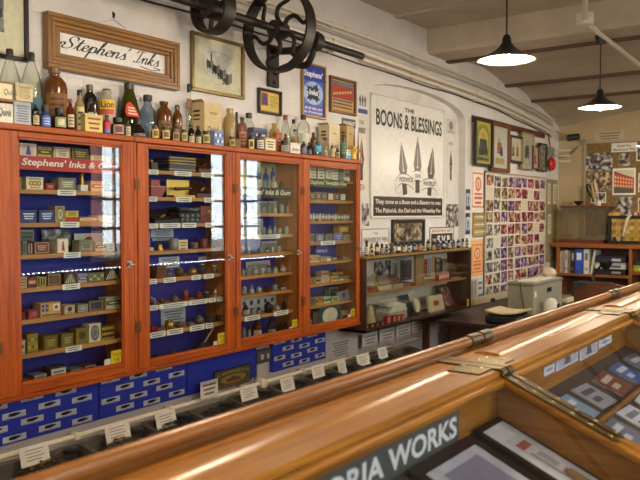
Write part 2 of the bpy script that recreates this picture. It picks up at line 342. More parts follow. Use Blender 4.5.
# ================================================================== generic small goods
def fl(v): return v
def art(mb, y0, y1, z0, z1, x, st, a, b, n=3):
    """flat printing on the +x face of a box: patches a hair in front of the face"""
    w, h = y1 - y0, z1 - z0
    if isinstance(a, str): a = C(a)
    if isinstance(b, str): b = C(b)
    q = lambda u0, v0, u1, v1, m, e=0: mb.quad((x + e, y0 + w * u0, z0 + h * v0), (x + e, y0 + w * u1, z0 + h * v0), (x + e, y0 + w * u1, z0 + h * v1), (x + e, y0 + w * u0, z0 + h * v1), m)
    def disc(u, v, r, m, e=0, seg=16, ry=None):
        ry = r if ry is None else ry; mb.ngon([(x + e, y0 + w * u + r * math.cos(2 * PI * k / seg), z0 + h * v + ry * math.sin(2 * PI * k / seg)) for k in range(seg)], m)
    def bars(u0, u1, v0, v1, n, m, e=0):
        for k in range(n):
            vv = v1 - (v1 - v0) * (k + .5) / n; hh = (v1 - v0) / n * .21; dx = (u1 - u0) * (.12 * ((k * 7) % 3) / 2); q(u0 + dx, vv - hh, u1 - dx, vv + hh, m, e)
    E = .0004; m_ = min(w, h)
    if st == 'bars': bars(.12, .88, .12, .88, n, a)
    elif st == 'panel': q(.06, .1, .94, .9, a); bars(.16, .84, .22, .8, n, b, E)
    elif st == 'frame':
        for r in ((.04, .06, .96, .12), (.04, .88, .96, .94), (.04, .12, .09, .88), (.91, .12, .96, .88)): q(*r, a)
        bars(.2, .8, .25, .75, n, b)
    elif st == 'band': q(0, .3, 1, .72, a); bars(.2, .8, .4, .62, 1, b, E); bars(.25, .75, .78, .95, 1, a)
    elif st == 'half': q(0, .02, 1, .45, a); bars(.15, .85, .55, .9, 2, b)
    elif st == 'oval': disc(.5, .5, w * .36, a, 0, 20, h * .42); disc(.5, .5, w * .3, b, E, 20, h * .35); bars(.36, .64, .35, .65, 3, a, 2 * E)
    elif st == 'dot': disc(.5, .55, m_ * .3, a); bars(.15, .85, .06, .2, 1, b)
    elif st == 'rings':
        for u in (.27, .5, .73): disc(u, .5, m_ * .22, a); disc(u, .5, m_ * .15, b, E)
        bars(.15, .85, .78, .95, 1, a); bars(.2, .8, .05, .2, 1, a)
    elif st == 'tri':
        for k in range(5):
            u = .03 + .19 * k; mb.ngon([(x, y0 + w * (u + .0), z0 + h * .08), (x, y0 + w * (u + .09), z0 + h * .08), (x, y0 + w * (.5 + (u - .45) * .12), z0 + h * .92)], a)
    elif st == 'stripes':
        for k in range(3): q(.06 + .3 * k, .08, .22 + .3 * k, .92, a if k % 2 == 0 else b)
    elif st == 'figure':
        q(.08, .08, .92, .92, b); disc(.5, .74, m_ * .09, a, E); mb.ngon([(x + E, y0 + w * .34, z0 + h * .14), (x + E, y0 + w * .66, z0 + h * .14), (x + E, y0 + w * .58, z0 + h * .66), (x + E, y0 + w * .42, z0 + h * .66)], a)
    elif st == 'flags':
        q(.06, .38, .38, .9, C('#2b3a86')); q(.06, .6, .38, .68, C('#d8d4cc'), E); q(.19, .38, .25, .9, C('#d8d4cc'), E); q(.06, .62, .38, .66, C('#b3242a'), 2 * E); q(.205, .38, .235, .9, C('#b3242a'), 2 * E)
        q(.62, .38, .94, .9, C('#e6e0d2')); disc(.78, .64, m_ * .16, C('#c3262a'), E); q(.42, .1, .58, .9, C('#d9a92a')); q(.06, .06, .94, .16, a)
    elif st == 'gems':
        for k in range(n):
            for j in range(2): disc((k + .5) / n, .3 + .4 * j, m_ * .13, a if (k + j) % 2 else b)
        bars(.05, .95, .0, .1, 1, a)
    return mb
def carton(label, cat, y0, y1, z0, z1, xf, dep, base, st='bars', a='#333333', b='#222222', name='carton', metal=0, lid=True, n=3, group=None, rough=.6):
    t = thing(name, label, cat, (xf - dep / 2, (y0 + y1) / 2, z0), group); m = C(base, rough, metal)
    h = z1 - z0; zl = z1 - h * .22 if lid else z1
    MB().box(xf - dep, xf, y0, y1, z0, zl, m).build('body', t)
    if lid: MB().box(xf - dep - .0006, xf + .0006, y0 - .0006, y1 + .0006, zl + .0002, z1, C(shade(base, .93), rough, metal)).build('lid', t)
    if st: art(MB(), y0 + .001, y1 - .001, z0 + .001, z1 - .001, xf + .0012, st, a, b, n).build('label', t)
    return t
PROF = {
 'flagon': ([(.42, 0), (.5, .02), (.5, .52), (.46, .62), (.33, .75), (.2, .85), (.15, .92)], .17),
 'shoulder': ([(.45, 0), (.5, .03), (.5, .66), (.47, .75), (.33, .82), (.2, .86), (.2, .92)], .24),
 'jug': ([(.44, 0), (.5, .04), (.5, .62), (.45, .74), (.28, .82), (.22, .86), (.28, .94), (.28, .96)], .22),
 'cone': ([(.45, 0), (.5, .05), (.5, .2), (.44, .45), (.31, .7), (.2, .84), (.17, .9)], .2),
 'squat': ([(.45, 0), (.5, .05), (.5, .5), (.44, .62), (.28, .68), (.28, .76)], .36),
 'decanter': ([(.45, 0), (.5, .06), (.48, .35), (.28, .62), (.14, .75), (.13, .9)], .2),
 'tall': ([(.45, 0), (.5, .03), (.5, .66), (.3, .76), (.24, .80), (.24, .9)], .3),
 'dome': ([(.48, 0), (.5, .06), (.48, .25), (.36, .48), (.18, .62), (.16, .72)], .24),
 'taper': ([(.5, 0), (.46, .2), (.3, .6), (.12, .95)], .12),
}
def bottle(label, yc, xc, z0, h, d, prof, gm, cap=BLACK, lab=None, ink=None, name='bottle', cat='bottle', group=None, seg=16, lv=(.12, .5), shape='bars', ldark='#2b2420', tint=None):
    """turned bottle: body, cap, contents and wrapped paper label as parts"""
    t = thing(name, label, cat, (xc, yc, z0), group); pf, cr = PROF[prof]
    MB().lathe([(0, z0)] + [(r * d, z0 + z * h) for r, z in pf] + [(0, z0 + pf[-1][1] * h)], (xc, yc, 0), gm, seg).build('body', t, smooth=40)
    if ink: MB().lathe([(0, z0 + .02 * h)] + [(r * d * .9, z0 + (.03 + z * .9) * h) for r, z in pf if z < .5] + [(0, z0 + .46 * h)], (xc, yc, 0), ink, 12).build('contents', t)
    if cap:
        zc = z0 + (pf[-1][1] - .03) * h
        MB().lathe([(cr * d * .85, zc), (cr * d, zc + .01 * h), (cr * d, z0 + h * .985), (cr * d * .85, z0 + h)], (xc, yc, 0), cap, 12).build('cap', t)
    if lab:
        m = C(lab, .65) if isinstance(lab, str) else lab; rr = d * .5 * 1.015; a0 = math.atan2(-yc, 3.0); v0, v1 = lv
        L = MB(); N = 8
        def band(u0, u1, w0, w1, mm, rr):
            vs = []; fs = []
            for k in range(N + 1):
                a = a0 + .25 + (u0 + (u1 - u0) * k / N - .5) * 1.9
                for z in (w0, w1): vs.append((xc + rr * math.cos(a), yc + rr * math.sin(a), z0 + z * h))
            for k in range(N): fs.append((2 * k, 2 * k + 2, 2 * k + 3, 2 * k + 1))
            L.add(vs, fs, mm)
        band(0, 1, v0, v1, m, rr); dk = C(ldark, .6)
        if shape == 'bars':
            for k in range(3): vv = v0 + (v1 - v0) * (.2 + .25 * k); band(.2, .8, vv, vv + (v1 - v0) * .09, dk, rr + .0005)
        elif shape == 'band': band(0, 1, v0, v0 + (v1 - v0) * .35, dk, rr + .0005)
        elif shape == 'disc': band(.22, .78, v0 + (v1 - v0) * .2, v0 + (v1 - v0) * .8, dk, rr + .0005)
        L.build('label', t)
    return t
def bt(label, pl, pr, top, zb, xc, prof, gm, **k):
    """bottle from its silhouette: side edges and top as they appear, standing at depth xc on level zb"""
    a, b = onx(pl, top, xc), onx(pr, top, xc); d = (ray((pl + pr) / 2, top) * ((xc - CAM.x) / ray((pl + pr) / 2, top).x)).dot(FW) / FPX * (pr - pl)
    m = onx((pl + pr) / 2, top, xc); return bottle(label, m.y, xc, zb, m.z - zb, d, prof, gm, **k)
def ct(label, cat, pl, pr, top, zb, xf, dep, base, *a, **k):
    y0, y1, z1 = onx(pl, top + 4, xf).y, onx(pr, top + 4, xf).y, onx(pl, top, xf).z
    return carton(label, cat, y0 + .0008, y1 - .0008, zb + .0003, max(z1, zb + .006), xf, dep, base, *a, **k)
def card(name, label, cat, pl, pr, top, bot, x, paper='#e9e5da', st='bars', a='#3a3a3c', b='#3a3a3c', n=3, group=None, th=.0012, txt=None):
    """paper or board fixed flat at plane x"""
    y0, y1, z0, z1 = rect(pl, top, pr, bot, x)
    t = thing(name, label, cat, (x, (y0 + y1) / 2, z0), group)
    MB().box(x - th, x, y0, y1, z0, z1, C(paper, .65) if isinstance(paper, str) else paper, 0).build('sheet', t)
    L = MB()
    if st: art(L, y0, y1, z0, z1, x + .0005, st, a, b, n)
    if txt:
        for (s, u0, v0, u1, v1, m) in txt: L.text(s, (x + .0007, y0 + (y1 - y0) * u0, z0 + (z1 - z0) * v0), (0, 1, 0), (0, 0, 1), (y1 - y0) * (u1 - u0), (z1 - z0) * (v1 - v0), m)
    if L.v: L.build('printing', t)
    return t
# ================================================================== four red-orange wall cabinets
XF, XG, XSH = .22, .207, .165           # door face, glass plane, shelf front
ZTOP = onx(100, 132.6, XF).z; ZBOT = onx(100, 382.6, XF).z
BOLT = C('#9a8f80', .35, .85); HINGE = C('#6b4a28', .45, .7)
SIGNS = dict(A=('red-sign cabinet',), B=('signless cabinet',), C=('black-sign cabinet',), D=('green-sign cabinet',))
CABN = dict(A='red-sign cabinet', B='signless cabinet', C='black-sign cabinet', D='green-sign cabinet')
CLAB = dict(A='red-orange glazed wall cabinet of small nib boxes behind a red shelf sign', B='red-orange glazed wall cabinet of writing sets and inkwells, without a shelf sign',
            C='red-orange glazed wall cabinet of clear ink bottles behind a black shelf sign', D='red-orange glazed wall cabinet of small cartons behind a green shelf sign')
# unit: carcass px, glass px (at horizon row), shelf top rows measured at glass left px, glass bottom row
CABS = dict(
 A=((-8, 134.5), (17.5, 121.6), 19, [156, 189, 223, 255.4, 289, 321, 355.6], 384.5, 137.5),
 B=((134.5, 233.5), (147, 225.3), 148, [169.6, 196.8, 224, 251.6, 280, 306.6, 334.5], 360.5, 147),
 C=((233.5, 301.5), (239, 298.4), 240, [187, 213.5, 236, 255, 277, 296.5, 318.5], 340, 158),
 D=((301.5, 361), (308.5, 356), 309.5, [178.7, 200, 221, 242.5, 263, 285, 306.6], 326.5, 165))
SH = {}
for key, ((c0, c1), (g0, g1), gpx, rows, gb, gt) in CABS.items():
    Y0, Y1 = onx(c0, 213, XF).y, onx(c1, 213, XF).y; G0, G1 = onx(g0, 213, XG).y, onx(g1, 213, XG).y
    GZ0, GZ1 = onx(gpx, gb, XG).z, onx(gpx, gt, XG).z
    t = thing('display_cabinet', CLAB[key], 'cabinet', (XF / 2, (Y0 + Y1) / 2, ZBOT), 'four wall cabinets in a run')
    c = MB(); XD = XF - .025
    c.box(.0, XD, Y0 + .001, Y0 + .02, ZBOT, ZTOP, ORANGE_Z); c.box(.0, XD, Y1 - .02, Y1 - .001, ZBOT, ZTOP, SIDE_W)
    c.box(.0, XD, Y0 + .02, Y1 - .02, ZBOT, ZBOT + .02, ORANGE_Y); c.box(.0, XD, Y0 + .02, Y1 - .02, ZTOP - .02, ZTOP, ORANGE_Y)
    c.box(XD, XD + .02, Y0 + .001, Y0 + .02, ZBOT, ZTOP, ORANGE_Z); c.box(XD, XD + .02, Y1 - .02, Y1 - .001, ZBOT, ZTOP, ORANGE_Z)
    c.box(XD, XF + .008, Y0 + .001, Y1 - .001, ZTOP - .028, ZTOP, ORANGE_Y, .004); c.box(XD, XF + .004, Y0 + .001, Y1 - .001, ZBOT, ZBOT + .018, ORANGE_Y, .003)
    c.build('carcass', t)
    MB().box(.002, .012, Y0 + .02, Y1 - .02, ZBOT + .02, ZTOP - .02, NAVY, 0).build('back_panel', t)
    SH[key] = []
    for r in rows:
        z = onx(gpx, r, XSH).z; SH[key].append(z)
        MB().box(.012, XSH, Y0 + .021, Y1 - .021, z - .02, z, SHELF_W).build('shelf', t)
    SH[key].append(onx(gpx, gb - 1.5, XSH).z if False else ZBOT + .021)
    d = MB(); a0, a1, b0, b1 = Y0 + .022, Y1 - .022, ZBOT + .019, ZTOP - .030
    for y0, y1 in ((a0, G0), (G1, a1)): d.box(XF - .022, XF, y0, y1, b0, b1, ORANGE_Z, .003)
    d.box(XF - .022, XF - .001, G0, G1, b0, GZ0, ORANGE_Y, .003); d.box(XF - .022, XF - .001, G0, G1, GZ1, b1, ORANGE_Y, .003)
    bd = .008
    for y0, y1, z0, z1, m in ((G0 - .002, G0 + bd, GZ0, GZ1, ORANGE_Z), (G1 - bd, G1 + .002, GZ0, GZ1, ORANGE_Z), (G0, G1, GZ0 - .002, GZ0 + bd, ORANGE_Y), (G0, G1, GZ1 - bd, GZ1 + .002, ORANGE_Y)): d.box(XF - .016, XF - .006, y0, y1, z0, z1, m)
    dr = d.build('door', t)
    tl = .0225 * (G1 - G0) / 2 if key == 'C' else 0.   # this pane is set a touch askew to bring a window's reflection into it
    MB().prism([(XG - .0015 - tl, G0, GZ0), (XG + .0015 - tl, G0, GZ0), (XG + .0015 + tl, G1, GZ0), (XG - .0015 + tl, G1, GZ0)], (0, 0, GZ1 - GZ0), PANE).build('glass_pane', dr, t.location)
    H = ZTOP - ZBOT
    for f in (.2, .8):
        h = MB()
        z = ZBOT + H * f
        for s in (-1, 1): h.prism([(XF, a0 - .004, z - .028), (XF, a0 - .016 if s < 0 else a0 + .012, z + s * .028), (XF, a0 - .004, z)], (.002, 0, 0), HINGE)
        h.box(XF - .001, XF + .003, a0 - .018, a0 + .014, z - .026, z + .026, HINGE); h.tube([(XF + .003, a0 - .002, z - .028), (XF + .003, a0 - .002, z + .028)], .004, HINGE, 8)
        h.build('hinge', dr, t.location)
    zl = ZBOT + H * .47
    h = MB().box(XF, XF + .004, a1 - .03, a1 - .004, zl - .02, zl + .014, BOLT); h.tube([(XF + .004, a1 - .018, zl), (XF + .018, a1 - .018, zl)], .008, BOLT, 10); h.tube([(XF + .007, a1 - .03, zl - .008), (XF + .007, a1 + .014, zl - .008)], .0045, BOLT, 8)
    h.build('latch', dr, t.location)
RIGHT_END = onx(361, 213, XF).y
def cards(cab, si, spans, h=.026, txt=True, nm='caption_card'):
    z = SH[cab][si]
    for k, (a, b) in enumerate(spans):
        py = 213 - 0
        y0, y1 = onx(a, 213, XSH).y, onx(b, 213, XSH).y
        pos = '' if len(spans) == 1 else ', %s towards the corkboard' % ORD[k]
        t = thing(nm, 'white caption card on %s shelf edge of %s%s' % (ORD[si], CABN[cab], pos), 'caption card', (XSH + .002, (y0 + y1) / 2, z - .022), 'caption cards on shelf edges')
        MB().box(XSH + .0006, XSH + .0018, y0, y1, z - .024, z - .024 + h, WHITE, 0).build('sheet', t)
        art(MB(), y0, y1, z - .024, z - .024 + h, XSH + .0022, 'bars', '#55555a', '#55555a', 2).build('printing', t)
LXF = .15
def shelf(cab, si, items, xf=LXF, dep=.06):
    zb = SH[cab][si]; w = ('on the %s shelf of' % ORD[si]) if si < 7 else 'on the floor of'
    for it in items:
        k = dict(it[8]) if len(it) > 8 else {}
        nm, pl, pr, top, desc, base, st, a = it[:8]
        b = k.pop('b', '#2a2622'); x = k.pop('xf', xf); dp = k.pop('dep', dep); cat = k.pop('cat', 'box'); z = zb + k.pop('dz', 0)
        ct('%s %s the %s' % (desc, w, CABN[cab]), cat, pl, pr, top, z, x, dp, base, st, a, b, name=nm, **k)
def signboard(cab, label, pl, pr, si, hgt, base, words, col, font=0.):
    y0, y1 = onx(pl, 213, XSH).y, onx(pr, 213, XSH).y; z1 = SH[cab][si] + .004; z0 = z1 - hgt
    t = thing('shelf_sign', label, 'sign', (XSH + .003, (y0 + y1) / 2, z0)); MB().box(XSH + .0006, XSH + .004, y0, y1, z0, z1, C(base, .4)).build('board', t)
    L = MB(); x = y0 + (y1 - y0) * .03
    L.text(words, (XSH + .0045, y0 + (y1 - y0) * .025, z0 + hgt * .17), (0, 1, 0), (0, 0, 1), (y1 - y0) * .95, hgt * .66, C(col, .5), .18, .018); L.build('lettering', t)
# ------------------------------------------------------------------ A
signboard('A', "red shelf sign with slanted cream lettering about inks and gum", 18.5, 120, 0, .062, '#b3161c', "Stephens' Inks & Gum", '#e9e2d2')
# the top row stands on a little riser behind the sign
B_, T_ = 'nib_box', 'nib_tin'
shelf('A', 0, [
 (B_, 19.5, 36.6, 142.6, 'white box with a blue figure', '#e4dfd2', 'figure', '#28408c', dict(b='#d9b8a8')),
 (T_, 37.6, 51.6, 146, 'olive-yellow box with a dark brown band', '#b39a48', 'band', '#4a3a18', dict(b='#d9c277')),
 (B_, 54, 70.3, 146.7, 'cream box with red lines of print', '#d8ccb0', 'frame', '#b04a3a', dict(b='#6b3a30')),
 (T_, 72.2, 88.6, 148, 'brown-olive box with a dark printed panel', '#8a7636', 'panel', '#4d3d1c', dict(b='#b8a45c')),
 (B_, 91, 104.3, 155, 'low cream-yellow box nearest the middle', '#d4bf80', 'bars', '#5a4420'),
 (B_, 105.8, 118.8, 156, 'low deep-yellow box at the corkboard end', '#c9a94e', 'bars', '#4a3818')])
shelf('A', 1, [
 (B_, 17.5, 21.5, 178, 'narrow tan box at the end', '#b5935a', 'bars', '#4f3a20'),
 (B_, 26, 43.5, 176.7, 'cream box with three dark rings', '#e0d4ae', 'rings', '#6a3020', dict(b='#d5b56a')),
 (B_, 46, 55, 183, 'small plain red box', '#a32a26', 'frame', '#7c1c1c', dict(b='#d8a088')),
 (B_, 58.5, 76, 177.7, 'grey-green box with a red printed line', '#8f9278', 'frame', '#8c3a30', dict(b='#e2dcc8')),
 (B_, 91.3, 104.4, 181, 'orange and cream box', '#dcae7a', 'band', '#c5602c', dict(b='#f0e4c8')),
 (B_, 108.8, 120, 184, 'dark blue box with a gold band', '#27306b', 'band', '#bb9b48', dict(b='#2a2a50'))])
# gilt statuette on a white plinth
z = SH['A'][1]; p = onx(82, 190, .13)
t = thing('statuette', 'gilt standing figure on a white plinth on the second shelf of red-sign cabinet', 'statuette', (.13, p.y, z))
MB().box(.11, .15, p.y - .02, p.y + .02, z, z + .03, C('#e0dcd0')).build('plinth', t)
s_ = MB(); zz = z + .03; s_.lathe([(.012, zz), (.010, zz + .02), (.008, zz + .035), (.011, zz + .05), (.005, zz + .058), (.0065, zz + .066), (.0, zz + .074)], (.13, p.y, 0), GOLD, 12)
s_.tube([(.13, p.y + .008, zz + .05), (.14, p.y + .018, zz + .06), (.14, p.y + .012, zz + .085)], .0028, GOLD, 6); s_.tube([(.13, p.y - .008, zz + .05), (.14, p.y - .018, zz + .04)], .0028, GOLD, 6); s_.build('figure', t)
shelf('A', 2, [
 (B_, 20, 37, 210, 'navy white-labelled box, first of two,', '#35406f', 'panel', '#2b3a80', dict(b='#dfe2ea')),
 (B_, 39, 54.3, 210, 'navy white-labelled box, second of two,', '#35406f', 'panel', '#2b3a80', dict(b='#dfe2ea')),
 (B_, 55, 65, 206, 'tall beige box with a dark oval portrait', '#a08c60', 'oval', '#3a3020', dict(b='#c4b48a')),
 (B_, 65.5, 78.6, 210.7, 'yellow box with dark print and red base', '#d2b548', 'half', '#b02c22', dict(b='#3a3420')),
 (B_, 79.5, 97.5, 217, 'flat orange box', '#c87a48', 'band', '#e2c8a0', dict(b='#8a3a20', dep=.08)),
 (B_, 98.5, 118, 215.5, 'flat pale blue and yellow box', '#b8bfb0', 'band', '#d8c060', dict(b='#405080', dep=.08))])
shelf('A', 3, [
 (B_, 18.8, 34.4, 228.8, 'grey-green portrait box behind the upright booklets', '#6b705c', 'frame', '#a0a084', dict(xf=.07, dep=.03, b='#35382c')),
 ('booklet', 18.2, 22, 242, 'slim dark upright booklet at the end', '#35302c', 'bars', '#8a8070', dict(lid=False, cat='booklet')),
 ('booklet', 22.4, 27.4, 241.5, 'grey striped upright booklet', '#8e8a80', 'stripes', '#3a3632', dict(lid=False, cat='booklet')),
 ('booklet', 27.8, 33, 243, 'brown patterned upright booklet', '#6a4a34', 'stripes', '#c9b080', dict(lid=False, cat='booklet')),
 (B_, 33.8, 49.6, 242, 'maroon-brown box with a pale border', '#6b3426', 'frame', '#b08a6a', dict(b='#c8a888')),
 (B_, 57.2, 68.6, 238.8, 'cream box with a red figure', '#d9cfae', 'figure', '#b23a2c', dict(b='#e4dcc0')),
 (B_, 79.4, 93.3, 240.4, 'grey-beige box with a framed label', '#9a9078', 'frame', '#5a5240', dict(b='#3c382c')),
 (B_, 95.2, 106, 242.5, 'beige box with a dark band', '#bfae88', 'band', '#6a5a3c', dict(b='#e8dcb8')),
 (B_, 107.3, 115, 243, 'small sand-coloured box by the far post', '#c7b78f', 'bars', '#5a4c34')])
card('photograph_card', 'grey photograph of two workers leaning behind boxes in the red-sign cabinet', 'photograph', 42, 71, 229.8, 255.4, .05, BW, None)
card('advert_card', 'white card with a red pen nib in the red-sign cabinet', 'card', 74.3, 102.6, 233.7, 255.4, .05, '#dfd8c8', 'dot', '#b02a24', '#8a8478')
shelf('A', 4, [
 (B_, 18.2, 27.2, 277.3, 'plain beige box', '#b59c72', 'bars', '#6a5636'),
 (B_, 27.8, 36.6, 277.6, 'dark box with red and cream stripes', '#3a2a22', 'band', '#c0603a', dict(b='#e0d0a8')),
 (B_, 37.2, 46.6, 277.4, 'yellow box with black stripes', '#a8943e', 'stripes', '#26221a', dict(b='#26221a')),
 (B_, 47.5, 61, 274.3, 'dark brown box with a tan edge', '#4a3424', 'frame', '#a58552', dict(b='#7a5c3a')),
 (B_, 64.2, 77, 272.3, 'smaller black cream-rayed box', '#2a2620', 'tri', '#cdbf94'),
 (B_, 77.7, 87.6, 274, 'pinkish-grey box with a blue bar', '#a08a88', 'band', '#405088', dict(b='#d8c8c4')),
 (B_, 88.5, 104.4, 273.7, 'mottled green and black box', '#6f7450', 'gems', '#23241c', dict(b='#bfb878', n=4)),
 (B_, 105, 119.6, 268, 'taller black cream-rayed box', '#2a2620', 'tri', '#d8cba0')])
shelf('A', 5, [
 (B_, 18.4, 25.4, 313, 'small red and black box', '#7a2a28', 'dot', '#1d1a1a'),
 (B_, 28.4, 38.5, 311, 'red box with a dark blue oval', '#9a2c30', 'oval', '#28305a', dict(b='#b84848')),
 (B_, 40.2, 60.8, 303.7, 'tan box printed with two flags', '#c0985a', 'flags', '#4a3a22'),
 (B_, 64.5, 75, 305.8, 'pinkish-beige box with a black motif', '#c4a88c', 'dot', '#231e1a', dict(b='#5a4636')),
 (B_, 77.7, 88.2, 304.8, 'grey-green box with pale border', '#77776a', 'frame', '#b8b49c', dict(b='#c8c4ac')),
 (B_, 88.6, 103.5, 301.3, 'dark navy box with gold edges', '#252a3c', 'frame', '#a88c4c', dict(b='#252a3c')),
 (B_, 105.8, 120.6, 298, 'pale green-cream box with black print', '#b3b08a', 'band', '#4a4c3a', dict(b='#dcd8b4'))])
shelf('A', 6, [
 (B_, 18.6, 25.4, 341, 'cream box with a green-black picture', '#c2b893', 'dot', '#3c3e30'),
 (T_, 27, 38.2, 334.6, 'tall gold embossed tin', '#a8903e', 'gems', '#6a5820', dict(metal=.6, b='#c8b060', n=3, rough=.4)),
 (T_, 43.8, 58, 336.7, 'wide brass tin', '#8a7634', 'frame', '#5a4a1c', dict(metal=.6, b='#b8a254', rough=.4)),
 (T_, 61.2, 73.5, 334.6, 'brass tin with a scroll border', '#8e7c3e', 'panel', '#6a5a26', dict(metal=.6, b='#b8a860', rough=.4)),
 (T_, 75.8, 88.3, 329, 'gold tin with a round medallion', '#9a8232', 'dot', '#4a3c14', dict(metal=.6, b='#5a4a1c', rough=.4)),
 (B_, 88.9, 101, 324.5, 'tall cream box with a black oval portrait', '#d5cbb2', 'oval', '#2a2622', dict(b='#8a8474')),
 (T_, 101.7, 114.8, 328, 'bright gold tin with black stars', '#c9a23a', 'gems', '#33280e', dict(metal=.4, b='#33280e', n=5, rough=.4)),
 (B_, 112, 120.4, 324, 'orange box behind the bright gold tin', '#c98a34', 'bars', '#6a4214', dict(xf=.08, dep=.05))])
shelf('A', 7, [
 (B_, 19.8, 31.4, 379.3, 'low dark box with a red line', '#3a2620', 'band', '#a03028', dict(b='#d0b090')),
 (B_, 34.2, 47, 375.5, 'low grey box', '#77736a', 'frame', '#a8a498', dict(b='#3a3834')),
 (B_, 50, 67, 368, 'dark box with a white arched label', '#2d2a28', 'panel', '#c8c4b8', dict(b='#33302c')),
 (B_, 70.2, 83, 369.5, 'low slate-grey box', '#5a5a5c', 'band', '#8e8e90', dict(b='#222224')),
 (B_, 84.5, 96.5, 366, 'dark red low box', '#5c2a22', 'frame', '#c8a890', dict(b='#a03a30'))])
cards('A', 1, [(57.5, 76)]); cards('A', 2, [(60, 79)]); cards('A', 3, [(63, 80)]); cards('A', 4, [(61.5, 79)]); cards('A', 6, [(63.5, 80)])
def numbered(cab, num, yl, w, cabpx):
    """yellow number card and small white card tucked inside the glass at the foot of the door"""
    y0, y1, z0, z1 = rect(*yl, XG - .006); n = '%s' % num
    t = thing('number_card', 'yellow number card in the lower corner of the %s door' % CABN[cab], 'card', (XG - .006, (y0 + y1) / 2, z0), 'yellow cabinet number cards')
    MB().box(XG - .0035, XG - .0022, y0, y1, z0, z1, C('#e9c916', .5), 0).build('sheet', t)
    L = MB(); e = XG - .0018
    L.text('Cabinet', (e, y0 + (y1 - y0) * .14, z0 + (z1 - z0) * .68), (0, 1, 0), (0, 0, 1), (y1 - y0) * .72, (z1 - z0) * .18, INK); L.text(n, (e, y0 + (y1 - y0) * .33, z0 + (z1 - z0) * .28), (0, 1, 0), (0, 0, 1), (y1 - y0) * .34, (z1 - z0) * .24, INK); L.build('lettering', t)
    y0, y1, z0, z1 = rect(*w, XG - .006)
    t = thing('note_card', 'small blank white card beside the yellow number card of the %s' % CABN[cab], 'card', (XG - .006, (y0 + y1) / 2, z0), 'small white cards by the number cards')
    MB().box(XG - .0035, XG - .0022, y0, y1, z0, z1, WHITE, 0).build('sheet', t)
numbered('A', 14, (110.6, 351, 122.2, 367), (104, 359.6, 110.2, 368), 0)
numbered('B', 13, (217.4, 333.6, 226, 347.4), (213, 341.5, 217, 349), 0)
numbered('C', 12, (291.6, 320, 298, 331.2), (289, 327, 292, 333), 0)
numbered('D', 11, (350.4, 309, 355.8, 319.2), (347.4, 314.6, 350.2, 320.6), 0)
# ------------------------------------------------------------------ B: writing sets and inkwells
LACQ = C('#8e2019', .25); LEATH = C('#6b2a20', .45); MAHOG = wood('mahog', '#3d1a10', '#642e1a', 'y', .3); PEWTER = C('#6c665c', .4, .6); BRASSM = C('#a88642', .3, .85)
def spot(pl, pr, top, cab, si, xc):
    a, b = onx(pl, top, xc), onx(pr, top, xc); z = SH[cab][si]
    return a.y + .001, b.y - .001, z + .0004, onx((pl + pr) / 2, top, xc).z
def lb(desc, si, cab='B'): return '%s %s the %s' % (desc, ('on the %s shelf of' % ORD[si]) if si < 7 else 'on the floor of', CABN[cab])
def casket(desc, si, sp, m, band, cat='writing box', domed=True):
    y0, y1, z0, z1 = sp; t = thing('casket', lb(desc, si), cat, (.11, (y0 + y1) / 2, z0)); h = z1 - z0
    MB().box(.05, .155, y0, y1, z0, z0 + h * .6, m, .003).build('body', t); MB().box(.048, .157, y0 - .001, y1 + .001, z0 + h * .61, z1, m, .008 if domed else .002).build('lid', t)
    k = MB()
    for f in (.12, .52, .68, .9): k.box(.0475, .1575, y0 - .0012, y1 + .0012, z0 + h * f, z0 + h * (f + .06), band, .0005)
    k.build('gilt_band', t); return t
def wedge(desc, si, sp, m, m2, flip=False, lid=True):
    """open writing slope: low front, raised back, leaf raised"""
    y0, y1, z0, z1 = sp; h = z1 - z0; t = thing('writing_slope', lb(desc, si), 'writing slope', (.1, (y0 + y1) / 2, z0))
    MB().prism([(.16, y0, z0), (.16, y0, z0 + h * .25), (.06, y0, z0 + h * .5), (.06, y0, z0)], (0, y1 - y0, 0), m).build('base', t)
    MB().prism([(.16, y0 + .004, z0 + h * .25 + .001), (.165, y0 + .004, z0 + h * .25 + .006), (.065, y0 + .004, z0 + h * .5 + .006), (.06, y0 + .004, z0 + h * .5 + .001)], (0, y1 - y0 - .008, 0), m2).build('writing_leaf', t)
    MB().prism([(.055, y0, z0 + h * .5), (.062, y0, z0 + h * .5), (.045, y0, z1), (.038, y0, z1)], (0, y1 - y0, 0), m).build('raised_lid', t)
    k = MB()
    for y in (y0 + .008, y1 - .012): k.tube([(.163, y, z0 + h * .3), (.045, y, z1)], .0016, BRASSM, 6)
    k.tube([(.12, (y0 + y1) / 2 - .01, z0 + h * .42), (.12, (y0 + y1) / 2 + .02, z0 + h * .62)], .006, BRASSM, 10); k.build('brass_fitting', t); return t
